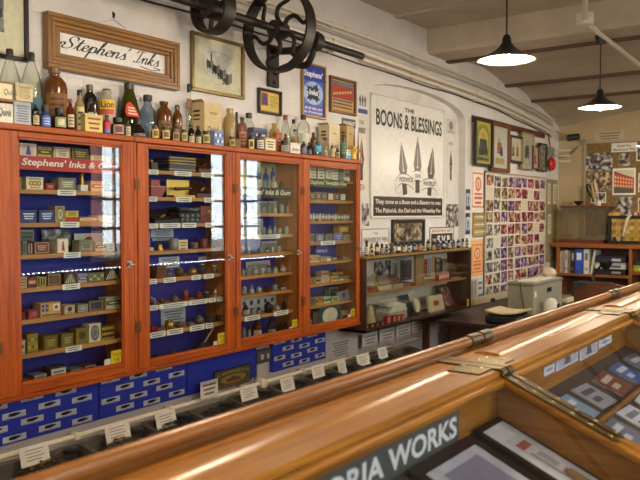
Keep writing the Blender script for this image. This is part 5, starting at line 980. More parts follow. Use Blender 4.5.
# orange posters, bookmarks, little wooden frame
for k_, (pl, pt, pr, pb, ds) in enumerate(((471.8, 166, 484.6, 212, 'white poster with orange-red print high beside the photo board'), (471, 240, 483.4, 277, 'orange-tinted poster below the little wooden frame'))):
    y0, y1, z0, z1 = rect(pl, pt, pr, pb, .003); t = thing('poster', ds, 'poster', (.002, y0, z0)); MB().box(.0006, .002, y0, y1, z0, z1, C('#e0d6c6' if k_ == 0 else '#dcae74'), 0).build('sheet', t); L = MB(); OR = C('#cc5a2c')
    Pf = lambda u, v_, e=0.: (.0026 + e, y0 + (y1 - y0) * u, z0 + (z1 - z0) * v_)
    for a, b_, c_, d in ((.06, .1, .94, .13), (.06, .84, .94, .87), (.06, .1, .1, .87), (.9, .1, .94, .87), (.2, .28, .8, .34), (.2, .38, .8, .42), (.25, .18, .75, .23)): L.ngon([Pf(a, b_), Pf(c_, b_), Pf(c_, d), Pf(a, d)], OR)
    L.ngon([Pf(.5 + .24 * math.cos(a * PI / 10), .62 + .16 * math.sin(a * PI / 10)) for a in range(20)], OR); L.ngon([Pf(.5 + .16 * math.cos(a * PI / 10), .62 + .11 * math.sin(a * PI / 10), .0005) for a in range(20)], C('#e0c8a8')); nibshape(L, Pf, .5, .53, .71, .07, OR, .001); L.build('printing', t)
for pl, pt, pr, pb, ds in ((466, 189, 470.3, 210, 'upper dark blue bookmark plate with a white pen'), (465.6, 213, 470, 234.4, 'lower dark blue bookmark plate with a white pen')):
    t, Pf, W_, H_ = plate('bookmark_plate', ds, 'plate', pl, pt, pr, pb, 0, '#26304c', .003); k = MB(); k.ngon([Pf(a, b_, .0004) for a, b_ in ((.12, .2), (.88, .2), (.88, .8), (.12, .8))], C('#b8c4d4')); nibshape(k, Pf, .5, .22, .78, .2, INK); k.build('printing', t)
t, r, X = frame('framed_card', 'little light-wood frame holding a card of pen points', 'picture', 474, 212.6, 486.6, 237, .016, (wood('oakf', '#8a6428', '#b48a44', 'y'), wood('oakf', '#8a6428', '#b48a44', 'z')), x=.0, th=.02, fill=C('#c3a868')); y0, y1, z0, z1 = r; k = MB()
for a in range(5): k.box(X, X + .002, y0 + .01, y1 - .01, z0 + (z1 - z0) * (.12 + .18 * a), z0 + (z1 - z0) * (.17 + .18 * a), STEEL if a % 2 else WHITE, 0)
k.build('pen_points', t)
card('leaflet', 'grey printed leaflet low beside the showcase end', 'leaflet', 471.4, 477, 279, 303, .003, '#bdb9b0', 'stripes', '#5a5854', '#77746c'); card('leaflet', 'leaflet with a bright blue picture low beside the photo board', 'leaflet', 477.6, 482.6, 277.6, 308, .003, '#c8c8c4', 'half', '#3f78a8', '#4a5a6a')
# ------------------------------------------------------------------ photo board
y0, y1, z0, z1 = rect(484.5, 170.5, 545.6, 302, .014); BY0, BY1, BZ0, BZ1 = y0, y1, z0, z1
t = thing('photo_board', 'tall white pinboard crowded with snapshots, beside the orange posters', 'pinboard', (.0, (y0 + y1) / 2, z0)); MB().box(.001, .012, y0, y1, z0, z1, C('#cfc6b0', .7), 0).build('board', t); f = MB()
for q in ((y0, y1, z0, z0 + .02), (y0, y1, z1 - .02, z1), (y0, y0 + .02, z0, z1), (y1 - .02, y1, z0, z1)): f.box(.001, .018, *q, C('#a8a294', .5, .3))
f.build('frame', t)
PC = [('grey', BW), ('reddish', REDP), ('purple', PURP), ('brownish', MIXP), ('sepia', SEPIA)]
pr_ = random.Random(5); ncol, nrow = 9, 10; W_, H_ = (y1 - y0 - .06), (z1 - z0 - .06); cnt = 0
for c_ in range(ncol):
    for r_ in range(nrow):
        if pr_.random() < .08 and r_ > 0: continue
        cw, chh = W_ / ncol, H_ / nrow; w = cw * pr_.uniform(.8, 1.0); h = chh * pr_.uniform(.84, 1.0); u = y0 + .03 + cw * c_ + (cw - w) * pr_.random(); v = z1 - .03 - chh * (r_ + 1) + (chh - h) * pr_.random()
        i = pr_.choice([0, 0, 0, 4, 3] if c_ < 2 else ([1, 1, 2, 3, 3] if c_ > 3 or r_ > 6 else [0, 3, 2, 4, 1])); nm, m = PC[i]
        t = thing('snapshot', '%s snapshot, %s column from the orange posters, %s down, on the photo board' % (nm, ORD[c_], ORD[r_]), 'photograph', (.0125, u, v), 'snapshots on the photo board')
        q = MB().box(.0122, .0132, u, u + w, v, v + h, WHITE, 0).build('paper', t); b = .003; MB().quad((.0136, u + b, v + b + .004 * (i % 2)), (.0136, u + w - b, v + b + .004 * (i % 2)), (.0136, u + w - b, v + h - b), (.0136, u + b, v + h - b), m).build('picture', t)
# ------------------------------------------------------------------ rail with leaning frames
ra, rb = onx(474, 118, .03), onx(545, 140, .03); t = thing('picture_rail', 'dark wooden rail the six leaning frames hang on', 'rail', (.0, ra.y, 1.9)); zr = onx(474, 118, .03).z
MB().box(.001, .03, ra.y, rb.y, zr - .035, zr + .03, DARKW, .003).build('board', t)
FR = [(476.4, 117, 493.6, 165, .026, BLACK, 'yellow', 'black-framed yellow portrait poster, first on the rail'), (492.8, 121, 510.6, 171, .04, wood('frb', '#4e2a14', '#7a4620', 'z'), 'pale', 'wide brown frame with a pale print, second on the rail'), (511, 134.5, 523.4, 162, .024, BLACK, 'two', 'small black frame with two figures, third on the rail'),
      (522.6, 131.5, 534.6, 169, .014, C('#a8864a', .4, .3), 'grey', 'slim gilt frame with a grey portrait, fourth on the rail'), (533.8, 145.5, 540, 169, .016, DARKW, 'one', 'small dark frame with a red figure, fifth on the rail'), (540.2, 142.5, 547.6, 171, .018, BLACK, 'dark', 'black frame with a brown photograph, last on the rail')]
for pl, pt, pr, pb, fw, fm, kind, lab in FR:
    x = .034; t, r, X = frame('framed_picture', lab, 'picture', pl, pt, pr, pb, fw, fm, x=x, th=.03, fill={'yellow': C('#cdb43a', .5), 'pale': C('#cfcabc', .5), 'two': C('#cfc6b0', .5), 'grey': C('#b0ab9e', .5), 'one': C('#c2b090', .5), 'dark': SEPIA}[kind]); y0, y1, z0, z1 = r; W_, H_ = y1 - y0, z1 - z0; P = lambda u, v_, e=.0: (X + .001 + e, y0 + W_ * u, z0 + H_ * v_); k = MB()
    def person(u, v0, v1, w, m): 
        tri(k, [(u - w, v0), (u + w, v0), (u + w * .75, v0 + (v1 - v0) * .7), (u - w * .75, v0 + (v1 - v0) * .7)], m); k.ngon([P(u + w * .5 * math.cos(a * PI / 6), v0 + (v1 - v0) * .85 + (v1 - v0) * .13 * math.sin(a * PI / 6), .001) for a in range(12)], C('#b89a78'))
    if kind == 'yellow':
        tri(k, [(.08, .05), (.92, .05), (.92, .75), (.75, .93), (.25, .93), (.08, .75)], C('#8a8c40')); k.ngon([P(.5 + .32 * math.cos(a * PI / 10), .55 + .3 * math.sin(a * PI / 10), .0008) for a in range(20)], C('#d6be3e')); E9 = X; X += .0008; person(.5, .2, .76, .3, INK); X = E9
        tri(k, [(.15, .08), (.85, .08), (.85, .14), (.15, .14)], INK, .001)
    elif kind == 'pale': person(.45, .35, .75, .16, C('#a85a3a')); person(.6, .3, .62, .12, C('#5a6a8c')); tri(k, [(.2, .1), (.8, .1), (.8, .25), (.2, .25)], C('#b8a060'))
    elif kind == 'two': person(.3, .2, .75, .12, C('#5a4a38')); person(.68, .2, .8, .12, C('#8a5a3a'))
    elif kind == 'grey': person(.5, .3, .85, .2, C('#4a4a4e'))
    elif kind == 'one': person(.5, .2, .8, .22, C('#8a3a34'))
    if k.v: k.build('printing', t)
# alarm bell, junction box, conduit
p = onx(552.4, 164, .05); t = thing('alarm_bell', 'round red alarm bell at the end of the picture rail', 'alarm bell', (.0, p.y, p.z)); RED = C('#b3161a', .3)
MB().lathe([(.04, .001), (.04, .03)], (0, p.y, p.z), C('#5a1a18', .4), 18, 'x').build('base', t); MB().lathe([(.085, .034), (.085, .05), (.07, .07), (.03, .08), (0, .082)], (0, p.y, p.z), RED, 24, 'x').build('gong', t)
p = onx(551, 152, .03); t = thing('junction_box', 'grey box on the wall just above the red bell', 'box', (0, p.y, p.z)); MB().box(.001, .05, p.y - .07, p.y + .07, p.z - .06, p.z + .06, C('#77756c', .5), .006).build('case', t); MB().box(.05, .054, p.y - .06, p.y + .06, p.z - .05, p.z + .05, C('#86847a', .5), .002).build('cover', t)
pp = [onx(551, 147, .02), onx(549.5, 136, .02), onx(551.5, 129.5, .02), onx(557, 131, .02), onx(559, 133, .02)]; tag(MB().tube(catmull([(.012, q.y, q.z) for q in pp], 5), .008, C('#a02420', .4), 8).build('red_cable'), 'red cable rising in a bend from the grey box to the corner', 'cable')
# ------------------------------------------------------------------ pipes and cables high on the wall
PIPEM = C('#d6ccba', .45); GREYP = C('#a9a49c', .5)
def pipe(nm, label, z, x, r, m, y0=YN + .01, y1=9.32, cat='pipe', sag=0, clips=0, zf=None):
    t = thing(nm, label, cat, (x, y0, z)); n = 40; MB().tube([(x, y0 + (y1 - y0) * k / n, (zf(y0 + (y1 - y0) * k / n) if zf else z) + sag * math.sin(k * 1.7) + sag * math.sin(k * .63)) for k in range(n + 1)], r, m, 10).build('run', t)
    for k in range(clips):
        y = 3.2 + k * 1.25; zz = zf(y) if zf else z; MB().box(.0005, x + r + .004, y - .014, y + .014, zz - r - .004, zz + r + .004, m, .003).build('clip', t)
    return t
zf1 = lambda y: 2.94 if y < 5 else 2.94 - .02 * (y - 5) - .03 * max(0, y - 7) ** 1.6
pipe('conduit_pipe', 'upper cream conduit along the top of the cabinet wall', 2.94, .045, .014, PIPEM, clips=5, zf=lambda y: zf1(y) - .02)
pipe('cable_bundle', 'sagging grey cables between the two cream pipes', 2.86, .03, .009, GREYP, cat='cable', sag=.004, zf=lambda y: zf1(y) - .075)
pipe('cable_bundle', 'thin pale cable just under the upper conduit', 2.84, .03, .006, PIPEM, cat='cable', sag=.002, zf=lambda y: zf1(y) - .05)
pipe('water_pipe', 'thick cream water pipe along the cabinet wall', 2.80, .045, .023, PIPEM, clips=5, zf=lambda y: zf1(y) - .15)
pipe('conduit_pipe', 'lower cream conduit below the thick water pipe', 2.74, .045, .016, PIPEM, y0=4.85, clips=4, zf=lambda y: zf1(y) - .205)
pipe('black_cable', 'thin black cable looping along below the pipes', 2.71, .012, .006, BLACK, cat='cable', sag=.005, zf=lambda y: zf1(y) - .228)
# ------------------------------------------------------------------ line shaft with two pulley wheels, wall bracket
SX = .35; ce = onx(278.5, 29, SX); SZ = ce.z; e1 = onx(362, 57, SX); t = thing('line_shaft', 'black iron line shaft with a large and a small belt pulley above the framed print', 'line shaft', (SX, ce.y, SZ)); SZ = (SZ + e1.z) / 2
MB().tube([(SX, YN + .05, SZ), (SX, e1.y, SZ)], .024, IRON, 14).build('shaft', t)
def pulley(nm, yc, R, nsp, wd, curved=True):
    ring = [(R - .016, -wd / 2), (R - .004, -wd / 2), (R, 0), (R - .004, wd / 2), (R - .016, wd / 2), (R - .02, 0), (R - .016, -wd / 2)]; m = MB()
    vs = []; fs = []; sg = 48
    for (r, q) in ring[:-1]:
        for k in range(sg): a = 2 * PI * k / sg; vs.append((SX + r * math.cos(a), yc + q, SZ + r * math.sin(a)))
    nr = len(ring) - 1
    for i in range(nr):
        for k in range(sg): fs.append((i * sg + k, i * sg + (k + 1) % sg, ((i + 1) % nr) * sg + (k + 1) % sg, ((i + 1) % nr) * sg + k))
    m.add(vs, fs, IRON); m.lathe([(.024, -.06), (.05, -.05), (.055, 0), (.05, .05), (.024, .06)], (SX, yc, SZ), IRON, 20, 'y'); pr = m.build(nm, t)
    for k in range(nsp):
        a = 2 * PI * k / nsp + .35; pts = []
        for (f, da) in ((.18, 0), (.36, .32 if curved else 0), (.56, .12 if curved else 0), (.76, -.28 if curved else 0), (.94, -.12 if curved else 0)): pts.append((SX + R * f * math.cos(a + da), yc, SZ + R * f * math.sin(a + da)))
        s = MB().tube(catmull(pts, 6), [.015 - .004 * i / 24 for i in range(25)], IRON, 8).build('spoke', pr, t.location)
pulley('large_pulley', ce.y, .252, 6, .085); pulley('small_pulley', onx(213, 9, SX).y, .135, 6, .085, False)
by = onx(272, 60, 0).y; t = thing('shaft_bracket', 'black iron wall bracket holding the line shaft beside the large pulley', 'bracket', (0, by, SZ)); pz0 = onx(272, 87, .02).z; py_ = onx(272, 60, .02).y
MB().box(.0005, .025, by - .06, by + .05, pz0, SZ + .02, IRON, .006).build('wall_plate', t)
m = MB(); m.tube(catmull([(.02, by, SZ - .02), (.15, by, SZ - .035), (SX - .03, by, SZ - .03)], 5), .024, IRON, 10); m.tube(catmull([(.02, by, pz0 + .1), (.16, by, pz0 + .13), (SX - .06, by, SZ - .14), (SX, by, SZ - .04)], 5), .022, IRON, 10); m.build('arm', t)
MB().lathe([(.03, -.04), (.06, -.035), (.065, 0), (.06, .035), (.03, .04)], (SX, by, SZ), IRON, 18, 'y').build('bearing', t)
for zz in (pz0 + .03, SZ - .06): MB().lathe([(.012, 0), (.012, .01), (.0, .012)], (.025, by - .005, zz), IRON, 8, 'x').build('bolt', t)
# ================================================================== blue boards of carded nibs under the cabinets
BX = .03; zb0 = onx(0, 447, BX).z; zb1 = ZBOT - .028
CARDW = C('#c9ccd6', .6)
def nibboard(label, y0, y1, x0, nrow=4, pitch=.185, off=.03, cards=True, sign=None):
    t = thing('nib_board', label, 'display board', (0, (y0 + y1) / 2, zb0), 'blue boards under the wall cabinets'); MB().box(.001, BX, y0 + .002, y1 - .002, zb0, zb1, BLUE, .003).build('board', t)
    if not cards: return t
    hh = (zb1 - zb0) / nrow
    for r in range(nrow):
        k = 0
        while True:
            a = y0 + off + k * pitch + (pitch / 2 if r % 2 else 0) - .035; k += 1
            if a + .12 > y1 - .008: break
            if a < y0 + .004: continue
            z = zb1 - hh * (r + .5) + (.006 if k % 2 else -.004)
            c = MB().box(BX + .0004, BX + .002, a, a + .118, z - .0145, z + .0145, CARDW, 0).build('nib_card', t)
            n = MB(); n.ngon([(BX + .003, a + .03 + .05 * q, z + .002 + dz) for q, dz in ((0, -.006), (.6, -.008), (1.1, -.002), (1.3, .002), (1.1, .006), (.6, .009), (0, .006))], C('#26242a', .35, .5)); n.quad((BX + .0026, a + .012, z - .0115), (BX + .0026, a + .1, z - .0115), (BX + .0026, a + .1, z - .010), (BX + .0026, a + .012, z - .010), C('#7a7c88'))
            n.build('nib', c, t.location)
    return t
yA = onx(99, 410, BX).y; yB = onx(187, 390, BX).y; yC = onx(257, 375, BX).y; yD0, yD1 = onx(272.5, 370, BX).y, onx(326, 355, BX).y
nibboard('blue board of white nib cards under the red-sign cabinet', 1.55, yA, 0, off=.06); nibboard('blue board of white nib cards under the signless cabinet', yA, yB, 0, off=.05)
t = nibboard('plain blue panel carrying an old painted sign under the signless cabinet', yB, yC, 0, cards=False)
nibboard('short blue board of white nib cards under the green-sign cabinet', yD0, yD1, 0, off=.05)
def onboard(pl, pt, pr, pb, x): return rect(pl, pt, pr, pb, x)
t, r, X = frame('painted_sign', 'weathered dark sign with gold lettering and an ochre building, on the plain blue panel', 'sign', 214.8, 372, 252, 391.5, .008, DARKW, x=BX, th=.012, fill=C('#46573e', .6), glass=False); y0, y1, z0, z1 = r; W_, H_ = y1 - y0, z1 - z0; P = lambda u, v_, e=.0: (X + .001 + e, y0 + W_ * u, z0 + H_ * v_); k = MB()
k.ngon([P(.5 + .36 * math.cos(a * PI / 12), .42 + .26 * math.sin(a * PI / 12)) for a in range(24)], C('#a8822e')); tri(k, [(.3, .28), (.7, .28), (.7, .45), (.6, .45), (.5, .6), (.4, .45), (.3, .45)], C('#5a4a28'), .001); tri(k, [(.08, .06), (.92, .06), (.92, .14), (.08, .14)], C('#7a3a2c'), .001)
vs, fs, bw, bh = glyphs('C. BRANDAUER & Co', .015); k.add([P(.06 + .88 * x / bw, .68 + .1 * math.sin(PI * x / bw) + .15 * y / bh, .001) for x, y in vs], fs, C('#c9a24a')); k.build('lettering', t)
t = thing('socket_box', 'grey metal double switch box on the white wall between blue boards', 'socket', (0, onx(265, 357, .04).y, onx(265, 362, .04).z)); y0, y1, z0, z1 = rect(257.6, 351, 271.6, 364.5, .04); MB().box(.001, .04, y0, y1, z0, z1, C('#6f6f6b', .4, .6), .005).build('case', t)
for q in range(2): yy = y0 + (y1 - y0) * (.3 + .42 * q); MB().box(.04, .046, yy - .012, yy + .012, (z0 + z1) / 2 - .018, (z0 + z1) / 2 + .014, C('#c9c7c0')).build('switch', t)
o = card('notice_sheet', 'white printed notice with a dark logo on the wall past the blue boards', 'notice', 330, 351.4, 341.5, 361, .004, '#cfcdc8', 'bars', '#6a6a70', n=6)
t = thing('conduit_pipe', 'cream pipe low along the wall below the blue boards', 'pipe', (.04, 3, .44)); zp = 1.55 - .355 * (3.17 - .045); MB().tube([(.045, 1.2, zp), (.045, 5.76, zp)], .014, PIPEM, 10).build('run', t); pj = onx(263, 382.5, .06); MB().lathe([(.032, .02), (.032, .07), (.026, .076), (0, .077)], (0, pj.y, zp), PIPEM, 20, 'x').build('round_box', t)
MB().box(.002, .03, pj.y - .02, pj.y + .03, zp, onx(262, 364, .03).z, PIPEM, .004).build('riser_trunking', t)
for k in range(7): MB().box(.001, .062, 1.6 + k * .62, 1.63 + k * .62, zp - .018, zp + .018, PIPEM, .003).build('clip', t)
card('price_card', 'white card with small rust stains standing on the low pipe before the plain blue panel', 'card', 200.5, 218, 382.5, 400, .075, '#cfcac0', 'bars', '#6a5a50', n=3)
# ------------------------------------------------------------------ bench of dark nib trays along the wall
TRM = C('#5d5a50', .5, .3); TRM2 = C('#4a4740', .5, .3)
t = thing('tray_bench', 'long low bench holding the dark metal nib trays along the cabinet wall', 'bench', (.35, 3.6, 0)); MB().box(.09, .62, 1.15, 5.74, .24, .275, DARKW).build('top', t); MB().box(.58, .62, 1.15, 5.74, .0, .24, DARKW).build('front_panel', t)
for y in (1.2, 2.8, 4.4, 5.65): MB().box(.1, .16, y - .03, y + .03, 0, .24, DARKW).build('leg', t)
ty = [1.2, 1.47, 1.74, 2.21, 2.61, 2.94, 3.28, 3.65, 4.01, 4.33, 4.62, 4.91, 5.2, 5.5]; PC_ = {1: 21, 3: 106.5, 4: 157}
cpx = [(21, 50, 450), (106.5, 131, 427.5), (157, 177, 415), None, (241.6, 258, 388.5), (282, 295, 380), (313, 325, 367), (339, 347, 363), (358, 370.5, 356), (379, 388, 349)]
for k in range(13):
    a, b = ty[k], ty[k + 1]; nm = 'dark metal nib tray, %s along the bench from the end below the red-sign cabinet' % ORD[k]
    t = thing('nib_tray', nm, 'tray', (.3, (a + b) / 2, .2755), 'dark nib trays'); zb = .278; m = MB()
    m.box(.1, .108, a + .003, b - .003, zb, .425, TRM); m.box(.1, .58, a + .003, b - .003, zb, zb + .008, TRM2); m.box(.57, .578, a + .003, b - .003, zb, .345, TRM)
    m.build('pan', t)
    for y in (a + .003, b - .011): MB().prism([(.108, y, zb), (.57, y, zb), (.57, y, .345), (.108, y, .425)], (0, .008, 0), TRM).build('side', t)
    MB().lathe([(.035, 0), (.038, .012), (.03, .016), (0, .017)], (.135, b - .07, .405), C('#4a4744', .35, .7), 14).build('knob', t)
nibs = [(1, 'steel'), (2, 'brassy'), (3, 'grey'), (4, 'dark'), (5, 'dark')]
for k, cn in nibs:
    a, b = ty[k] + .02, ty[k + 1] - .02; m = MB(); r = random.Random(k); pm = {'brassy': [C('#a8843c', .3, .9), C('#5a564e', .35, .9)], 'grey': [C('#7a7872', .3, .9), C('#a08448', .3, .9)], 'dark': [C('#3a3632', .35, .8), C('#5a5048', .35, .8)], 'steel': [C('#8a8884', .3, .9), C('#5a564e', .35, .9)]}[cn]
    for q in range(800):
        x, y = r.uniform(.12, .55), r.uniform(a, b); z = .29 + .115 * math.exp(-((y - (a + b) / 2) / .2) ** 2) * math.exp(-((x - .2) / .26) ** 2) + r.uniform(0, .012); an = r.uniform(0, 2 * PI); l = r.uniform(.018, .036); w = .0042; tl = r.uniform(-.4, .4)
        c, s = math.cos(an), math.sin(an); pts = [(-l / 2, -w * .6), (l * .1, -w), (l / 2, 0), (l * .1, w), (-l / 2, w * .6)]
        m.prism([(x + u * c - v * s, y + u * s + v * c, z + u * tl + abs(v) * .3) for u, v in pts], (0, 0, .001), pm[q % 2])
    o = m.build('nib_heap', None, (.3, (a + b) / 2, .287)); tag(o, 'heap of loose %s pen nibs in the %s dark tray from the bench end' % (cn, ORD[k]), 'pen nibs'); o['kind'] = 'stuff'
for k, c in enumerate(c for c in cpx if c):
    pl, pr, tp = c; y0, y1 = onx(pl, tp, .15).y, onx(pr, tp, .15).y; z1 = onx(pl, tp, .15).z
    j = max(q for q in range(13) if ty[q] <= (y0 + y1) / 2); y0 = max(y0, ty[j] + .014); y1 = min(y1, ty[j + 1] - .014)
    t = thing('tray_card', 'white printed card standing at the back of the %s nib tray' % ORD[j], 'card', (.15, (y0 + y1) / 2, z1 - .1), 'white cards in the nib trays')
    MB().prism([(.130, y0, z1), (.152, y0, z1 - .085), (.152, y1, z1 - .085), (.130, y1, z1)], (.0012, 0, 0), C('#d2d0c8')).build('sheet', t); L = MB()
    for q in range(4):
        f = .2 + .17 * q; xx = lambda f: .130 + .022 * f + .0026; zz = lambda f: z1 - .085 * f; w = y1 - y0; L.quad((xx(f), y0 + w * .18, zz(f)), (xx(f), y1 - w * (.18 + .1 * (q % 2)), zz(f)), (xx(f + .04), y1 - w * (.18 + .1 * (q % 2)), zz(f + .04)), (xx(f + .04), y0 + w * .18, zz(f + .04)), C('#6a6a6a'))
    L.build('printing', t)
# ================================================================== low glazed showcase past the cabinets
EX = .25; E0 = max(onx(363, 290, EX).y, RIGHT_END + .012); E1 = onx(471, 280, EX).y; EZ0, EZ1 = onx(363, 334, EX).z, onx(363, 257, EX).z
EBR = wood('showcase', '#3a2214', '#5a3820', 'z', .4); t = thing('showcase', 'low glazed showcase of pen boxes and pictures with ink bottles along its top', 'showcase', (EX / 2, (E0 + E1) / 2, EZ0)); ET = t; m = MB()
m.box(.004, EX - .004, E0, E0 + .018, EZ0, EZ1, EBR); m.box(.004, EX - .004, E1 - .018, E1, EZ0, EZ1, EBR); m.box(.004, EX - .004, E0, E1, EZ0, EZ0 + .018, EBR); m.box(.004, EX + .004, E0 - .004, E1 + .004, EZ1 - .018, EZ1, wood('showtop', '#6e5228', '#8c6c3a', 'y', .35)); m.build('case', t)
MB().box(.005, .01, E0 + .018, E1 - .018, EZ0 + .018, EZ1 - .018, C('#d8cfb8', .7), 0).build('back_panel', t)
f = MB()
for q in ((E0, E1, EZ0, EZ0 + .02), (E0, E0 + .016, EZ0, EZ1 - .018), (E1 - .016, E1, EZ0, EZ1 - .018), (E0, E1, EZ1 - .028, EZ1 - .018)): f.box(EX - .004, EX + .002, *q, C('#1c1713', .35))
f.build('front_frame', t); MB().box(EX - .009, EX - .006, E0 + .016, E1 - .016, EZ0 + .02, EZ1 - .02, PANE, 0).build('glass_pane', t)
ESZ = onx(364, 294.4, .21).z; MB().box(.012, .21, E0 + .019, E1 - .019, ESZ - .012, ESZ, SHELF_W).build('shelf', t); E_Z0 = EZ0 + .0185
# bottles along its top
bx = [(364.6, 368.6, 240), (369.4, 373.8, 243), (374.6, 379.4, 241), (380, 384, 243), (384.6, 388.6, 243.6), (396, 400.4, 241.6), (401, 406, 242), (407, 411, 241.8), (412, 416.4, 242.4), (417, 420.6, 241.4), (421.4, 425.6, 242), (426.4, 430, 238.5), (431, 435.4, 241), (436.4, 440.4, 239.6), (441.4, 446, 239.4), (446.8, 451, 239), (452, 455.6, 239), (456.4, 460.4, 238.5), (461, 464.6, 238), (465.2, 468.6, 237.5)]
bc = [('#2a2622', '#c8bca0'), ('#6a3c24', '#c9b490'), ('#241f1c', '#d0b070'), ('#1c1a1a', '#b08890'), ('#30302c', '#8a9a8c'), ('#3a2c20', '#ddd5c0'), ('#23211f', '#b89a50'), ('#1f2026', '#c9c5b8'), ('#2a2826', '#77808c'), ('#3c2018', '#c85848'), ('#22201e', '#d8d0a0'), ('#18171a', '#8a8478'), ('#2c2620', '#a88858'), ('#1a1a1e', '#66727c'), ('#262220', '#9c9484'), ('#1e1c1c', '#b8a888'), ('#2a2c30', '#8c9098'), ('#22201e', '#a8a090'), ('#1e2228', '#b0b8c0'), ('#2a2420', '#c8b898')]
for k, (a, b, tp) in enumerate(bx):
    bt('little dark ink bottle on the showcase top, %s towards the corkboard' % ORD[k], a, b, tp + .6, EZ1 + .0004, .2, ('squat', 'tall', 'shoulder')[k % 3], C(bc[k][0], .2), cap=(BLACK, C('#4a3a30', .4), STEEL)[k % 3], lab=bc[k][1], lv=(.1, .6), shape=('bars', 'disc', 'band')[k % 3], name='ink_bottle', group='ink bottles along the showcase top', seg=10)
pot_y = onx(391.6, 244, .2); t = thing('bronze_bust', 'small brown bust among the bottles on the showcase top', 'bust', (.2, pot_y.y, EZ1 + .0004)); d_ = .028; zz = EZ1 + .0004; MB().lathe([(.02, zz), (.022, zz + .01), (.012, zz + .02), (.026, zz + .035), (.012, zz + .05)], (.2, pot_y.y, 0), C('#5a4436', .4), 14).build('shoulders', t); MB().lathe([(0, zz + .048), (.014, zz + .052), (.02, zz + .068), (.018, zz + .082), (0, zz + .092)], (.2, pot_y.y, 0), C('#5a4436', .4), 14).build('head', t)
# things inside
ES = 'in the showcase'
def es(nm, lab, cat, pl, pr, tp, zb, xf, dep, base, st='bars', a='#333', b='#222', **k): return ct(lab, cat, pl, pr, tp, zb + .0003, xf, dep, base, st, a, b, name=nm, **k)
def openbox(lab, pl, pr, tp, zb, base, inner):
    y0, y1 = onx(pl, tp + 3, .17).y, onx(pr, tp + 3, .17).y; h = max(.02, (onx(pl, tp, .13).z - zb) * .5); t = thing('pen_box', lab, 'pen box', (.12, (y0 + y1) / 2, zb)); m = MB(); mm = C(base); z = zb + .0004
    m.box(.05, .18, y0, y1, z, z + .005, mm)
    for q in ((.05, .056, y0, y1), (.174, .18, y0, y1), (.056, .174, y0, y0 + .005), (.056, .174, y1 - .005, y1)): m.box(*q, z + .005, z + h, mm)
    m.build('tray', t); MB().prism([(.05, y0, z + h), (.053, y0, z + h), (.02, y0, z + h + .06), (.017, y0, z + h + .06)], (0, y1 - y0, 0), mm).build('open_lid', t); p = MB()
    for q in range(4): yy = y0 + (y1 - y0) * (.2 + .2 * q); p.tube([(.065, yy, z + .012), (.165, yy + .006, z + .012)], .0045, C(inner if q % 2 else '#3a3430', .35), 8)
    p.build('pens', t); return t
es('red_box', 'flat bright red box at the cabinet end of the showcase shelf', 'box', 366, 376, 290, ESZ, .17, .1, '#a8281e', 'frame', '#d8b8a0')
openbox('open cardboard box of pens, first on the showcase shelf', 377.5, 390.5, 281, ESZ, '#b8a68a', '#8a4a3a'); openbox('open cardboard box of pens, second on the showcase shelf', 391.5, 402.4, 279.6, ESZ, '#a08c70', '#c9c0b0'); openbox('open cardboard box of pens, third on the showcase shelf', 403.2, 412.4, 278.6, ESZ, '#8a5a4a', '#c8a060')
card('grey_poster', 'dark mottled poster on the back of the showcase above the open boxes', 'poster', 374, 391, 262, 282.5, .014, BW, None); card('grey_poster', 'white leaflet with a picture on the back of the showcase', 'leaflet', 391.8, 399.6, 262, 276, .014, '#cfcac0', 'figure', '#6a665e', '#a8a49a')
card('grey_poster', 'tall dark panel on the back of the showcase beside the post', 'panel', 400.4, 412, 261, 281, .014, '#4a4648', 'frame', '#77737a', '#5a565c')
y0, y1 = onx(414.5, 270, .2).y, onx(422.5, 270, .2).y; MB().box(.19, .215, y0, y1, ESZ, EZ1 - .018, wood('post', '#7a5c34', '#9a7a4a', 'z', .45)).build('post', ET)
y0 = onx(364.6, 288, .12).y - .01; t = thing('long_pencil', 'long yellow pencil leaning in the cabinet end of the showcase', 'pencil', (.15, y0, ESZ)); MB().tube([(.2, y0 + .09, ESZ + .006), (.19, y0 + .0, ESZ + .14)], .006, C('#d0a52c', .4), 8).build('shaft', t); MB().tube([(.201, y0 + .098, ESZ + .002), (.2, y0 + .09, ESZ + .006)], [.0015, .006], C('#3a2c20'), 8).build('tip', t)
for q, (pl, pr, tp, bp, pap, st, a, b, lab) in enumerate(((423.4, 427.6, 257, 279.5, '#d4cdbb', 'panel', '#b84438', '#7a2a22', 'white leaflet with red patches, first past the post in the showcase'), (428, 432, 256.4, 278.6, '#d8d4c6', 'stripes', '#5a5a60', '#8a8a90', 'white leaflet with grey patches, second past the post in the showcase'), (432.4, 435.4, 256, 275.6, '#d0a838', 'stripes', '#a8382c', '#d8cfb8', 'yellow and red leaflet in the showcase'))): card('leaflet', lab, 'leaflet', pl, pr, tp, bp, .014, pap, st, a, b)
t, r, X = frame('framed_card', 'small brown-framed picture on the back of the showcase', 'picture', 436, 258, 441.4, 273.5, .012, DARKW, x=.011, th=.015, fill=SEPIA, glass=False); t, r, X = frame('framed_card', 'dark-framed card nearer the far end of the showcase back', 'picture', 442, 259, 446.8, 277, .014, C('#2a1c14', .4), x=.011, th=.015, fill=C('#8a7a64'), glass=False)
for q in range(5): es('red_box', 'small red printed box, %s of five upright on the showcase shelf' % ORD[q], 'box', 439 + 2 * q, 440.8 + 2 * q, 274 - .4 * q, ESZ, .17, .04, '#b0402e', 'band', '#e0c8a8', '#7a2018', lid=False)
es('long_box', 'long flat red-brown box at the far end of the showcase shelf', 'box', 450.6, 461, 277.5, ESZ, .17, .06, '#7a3a2c', 'band', '#b08a70', '#5a2820')
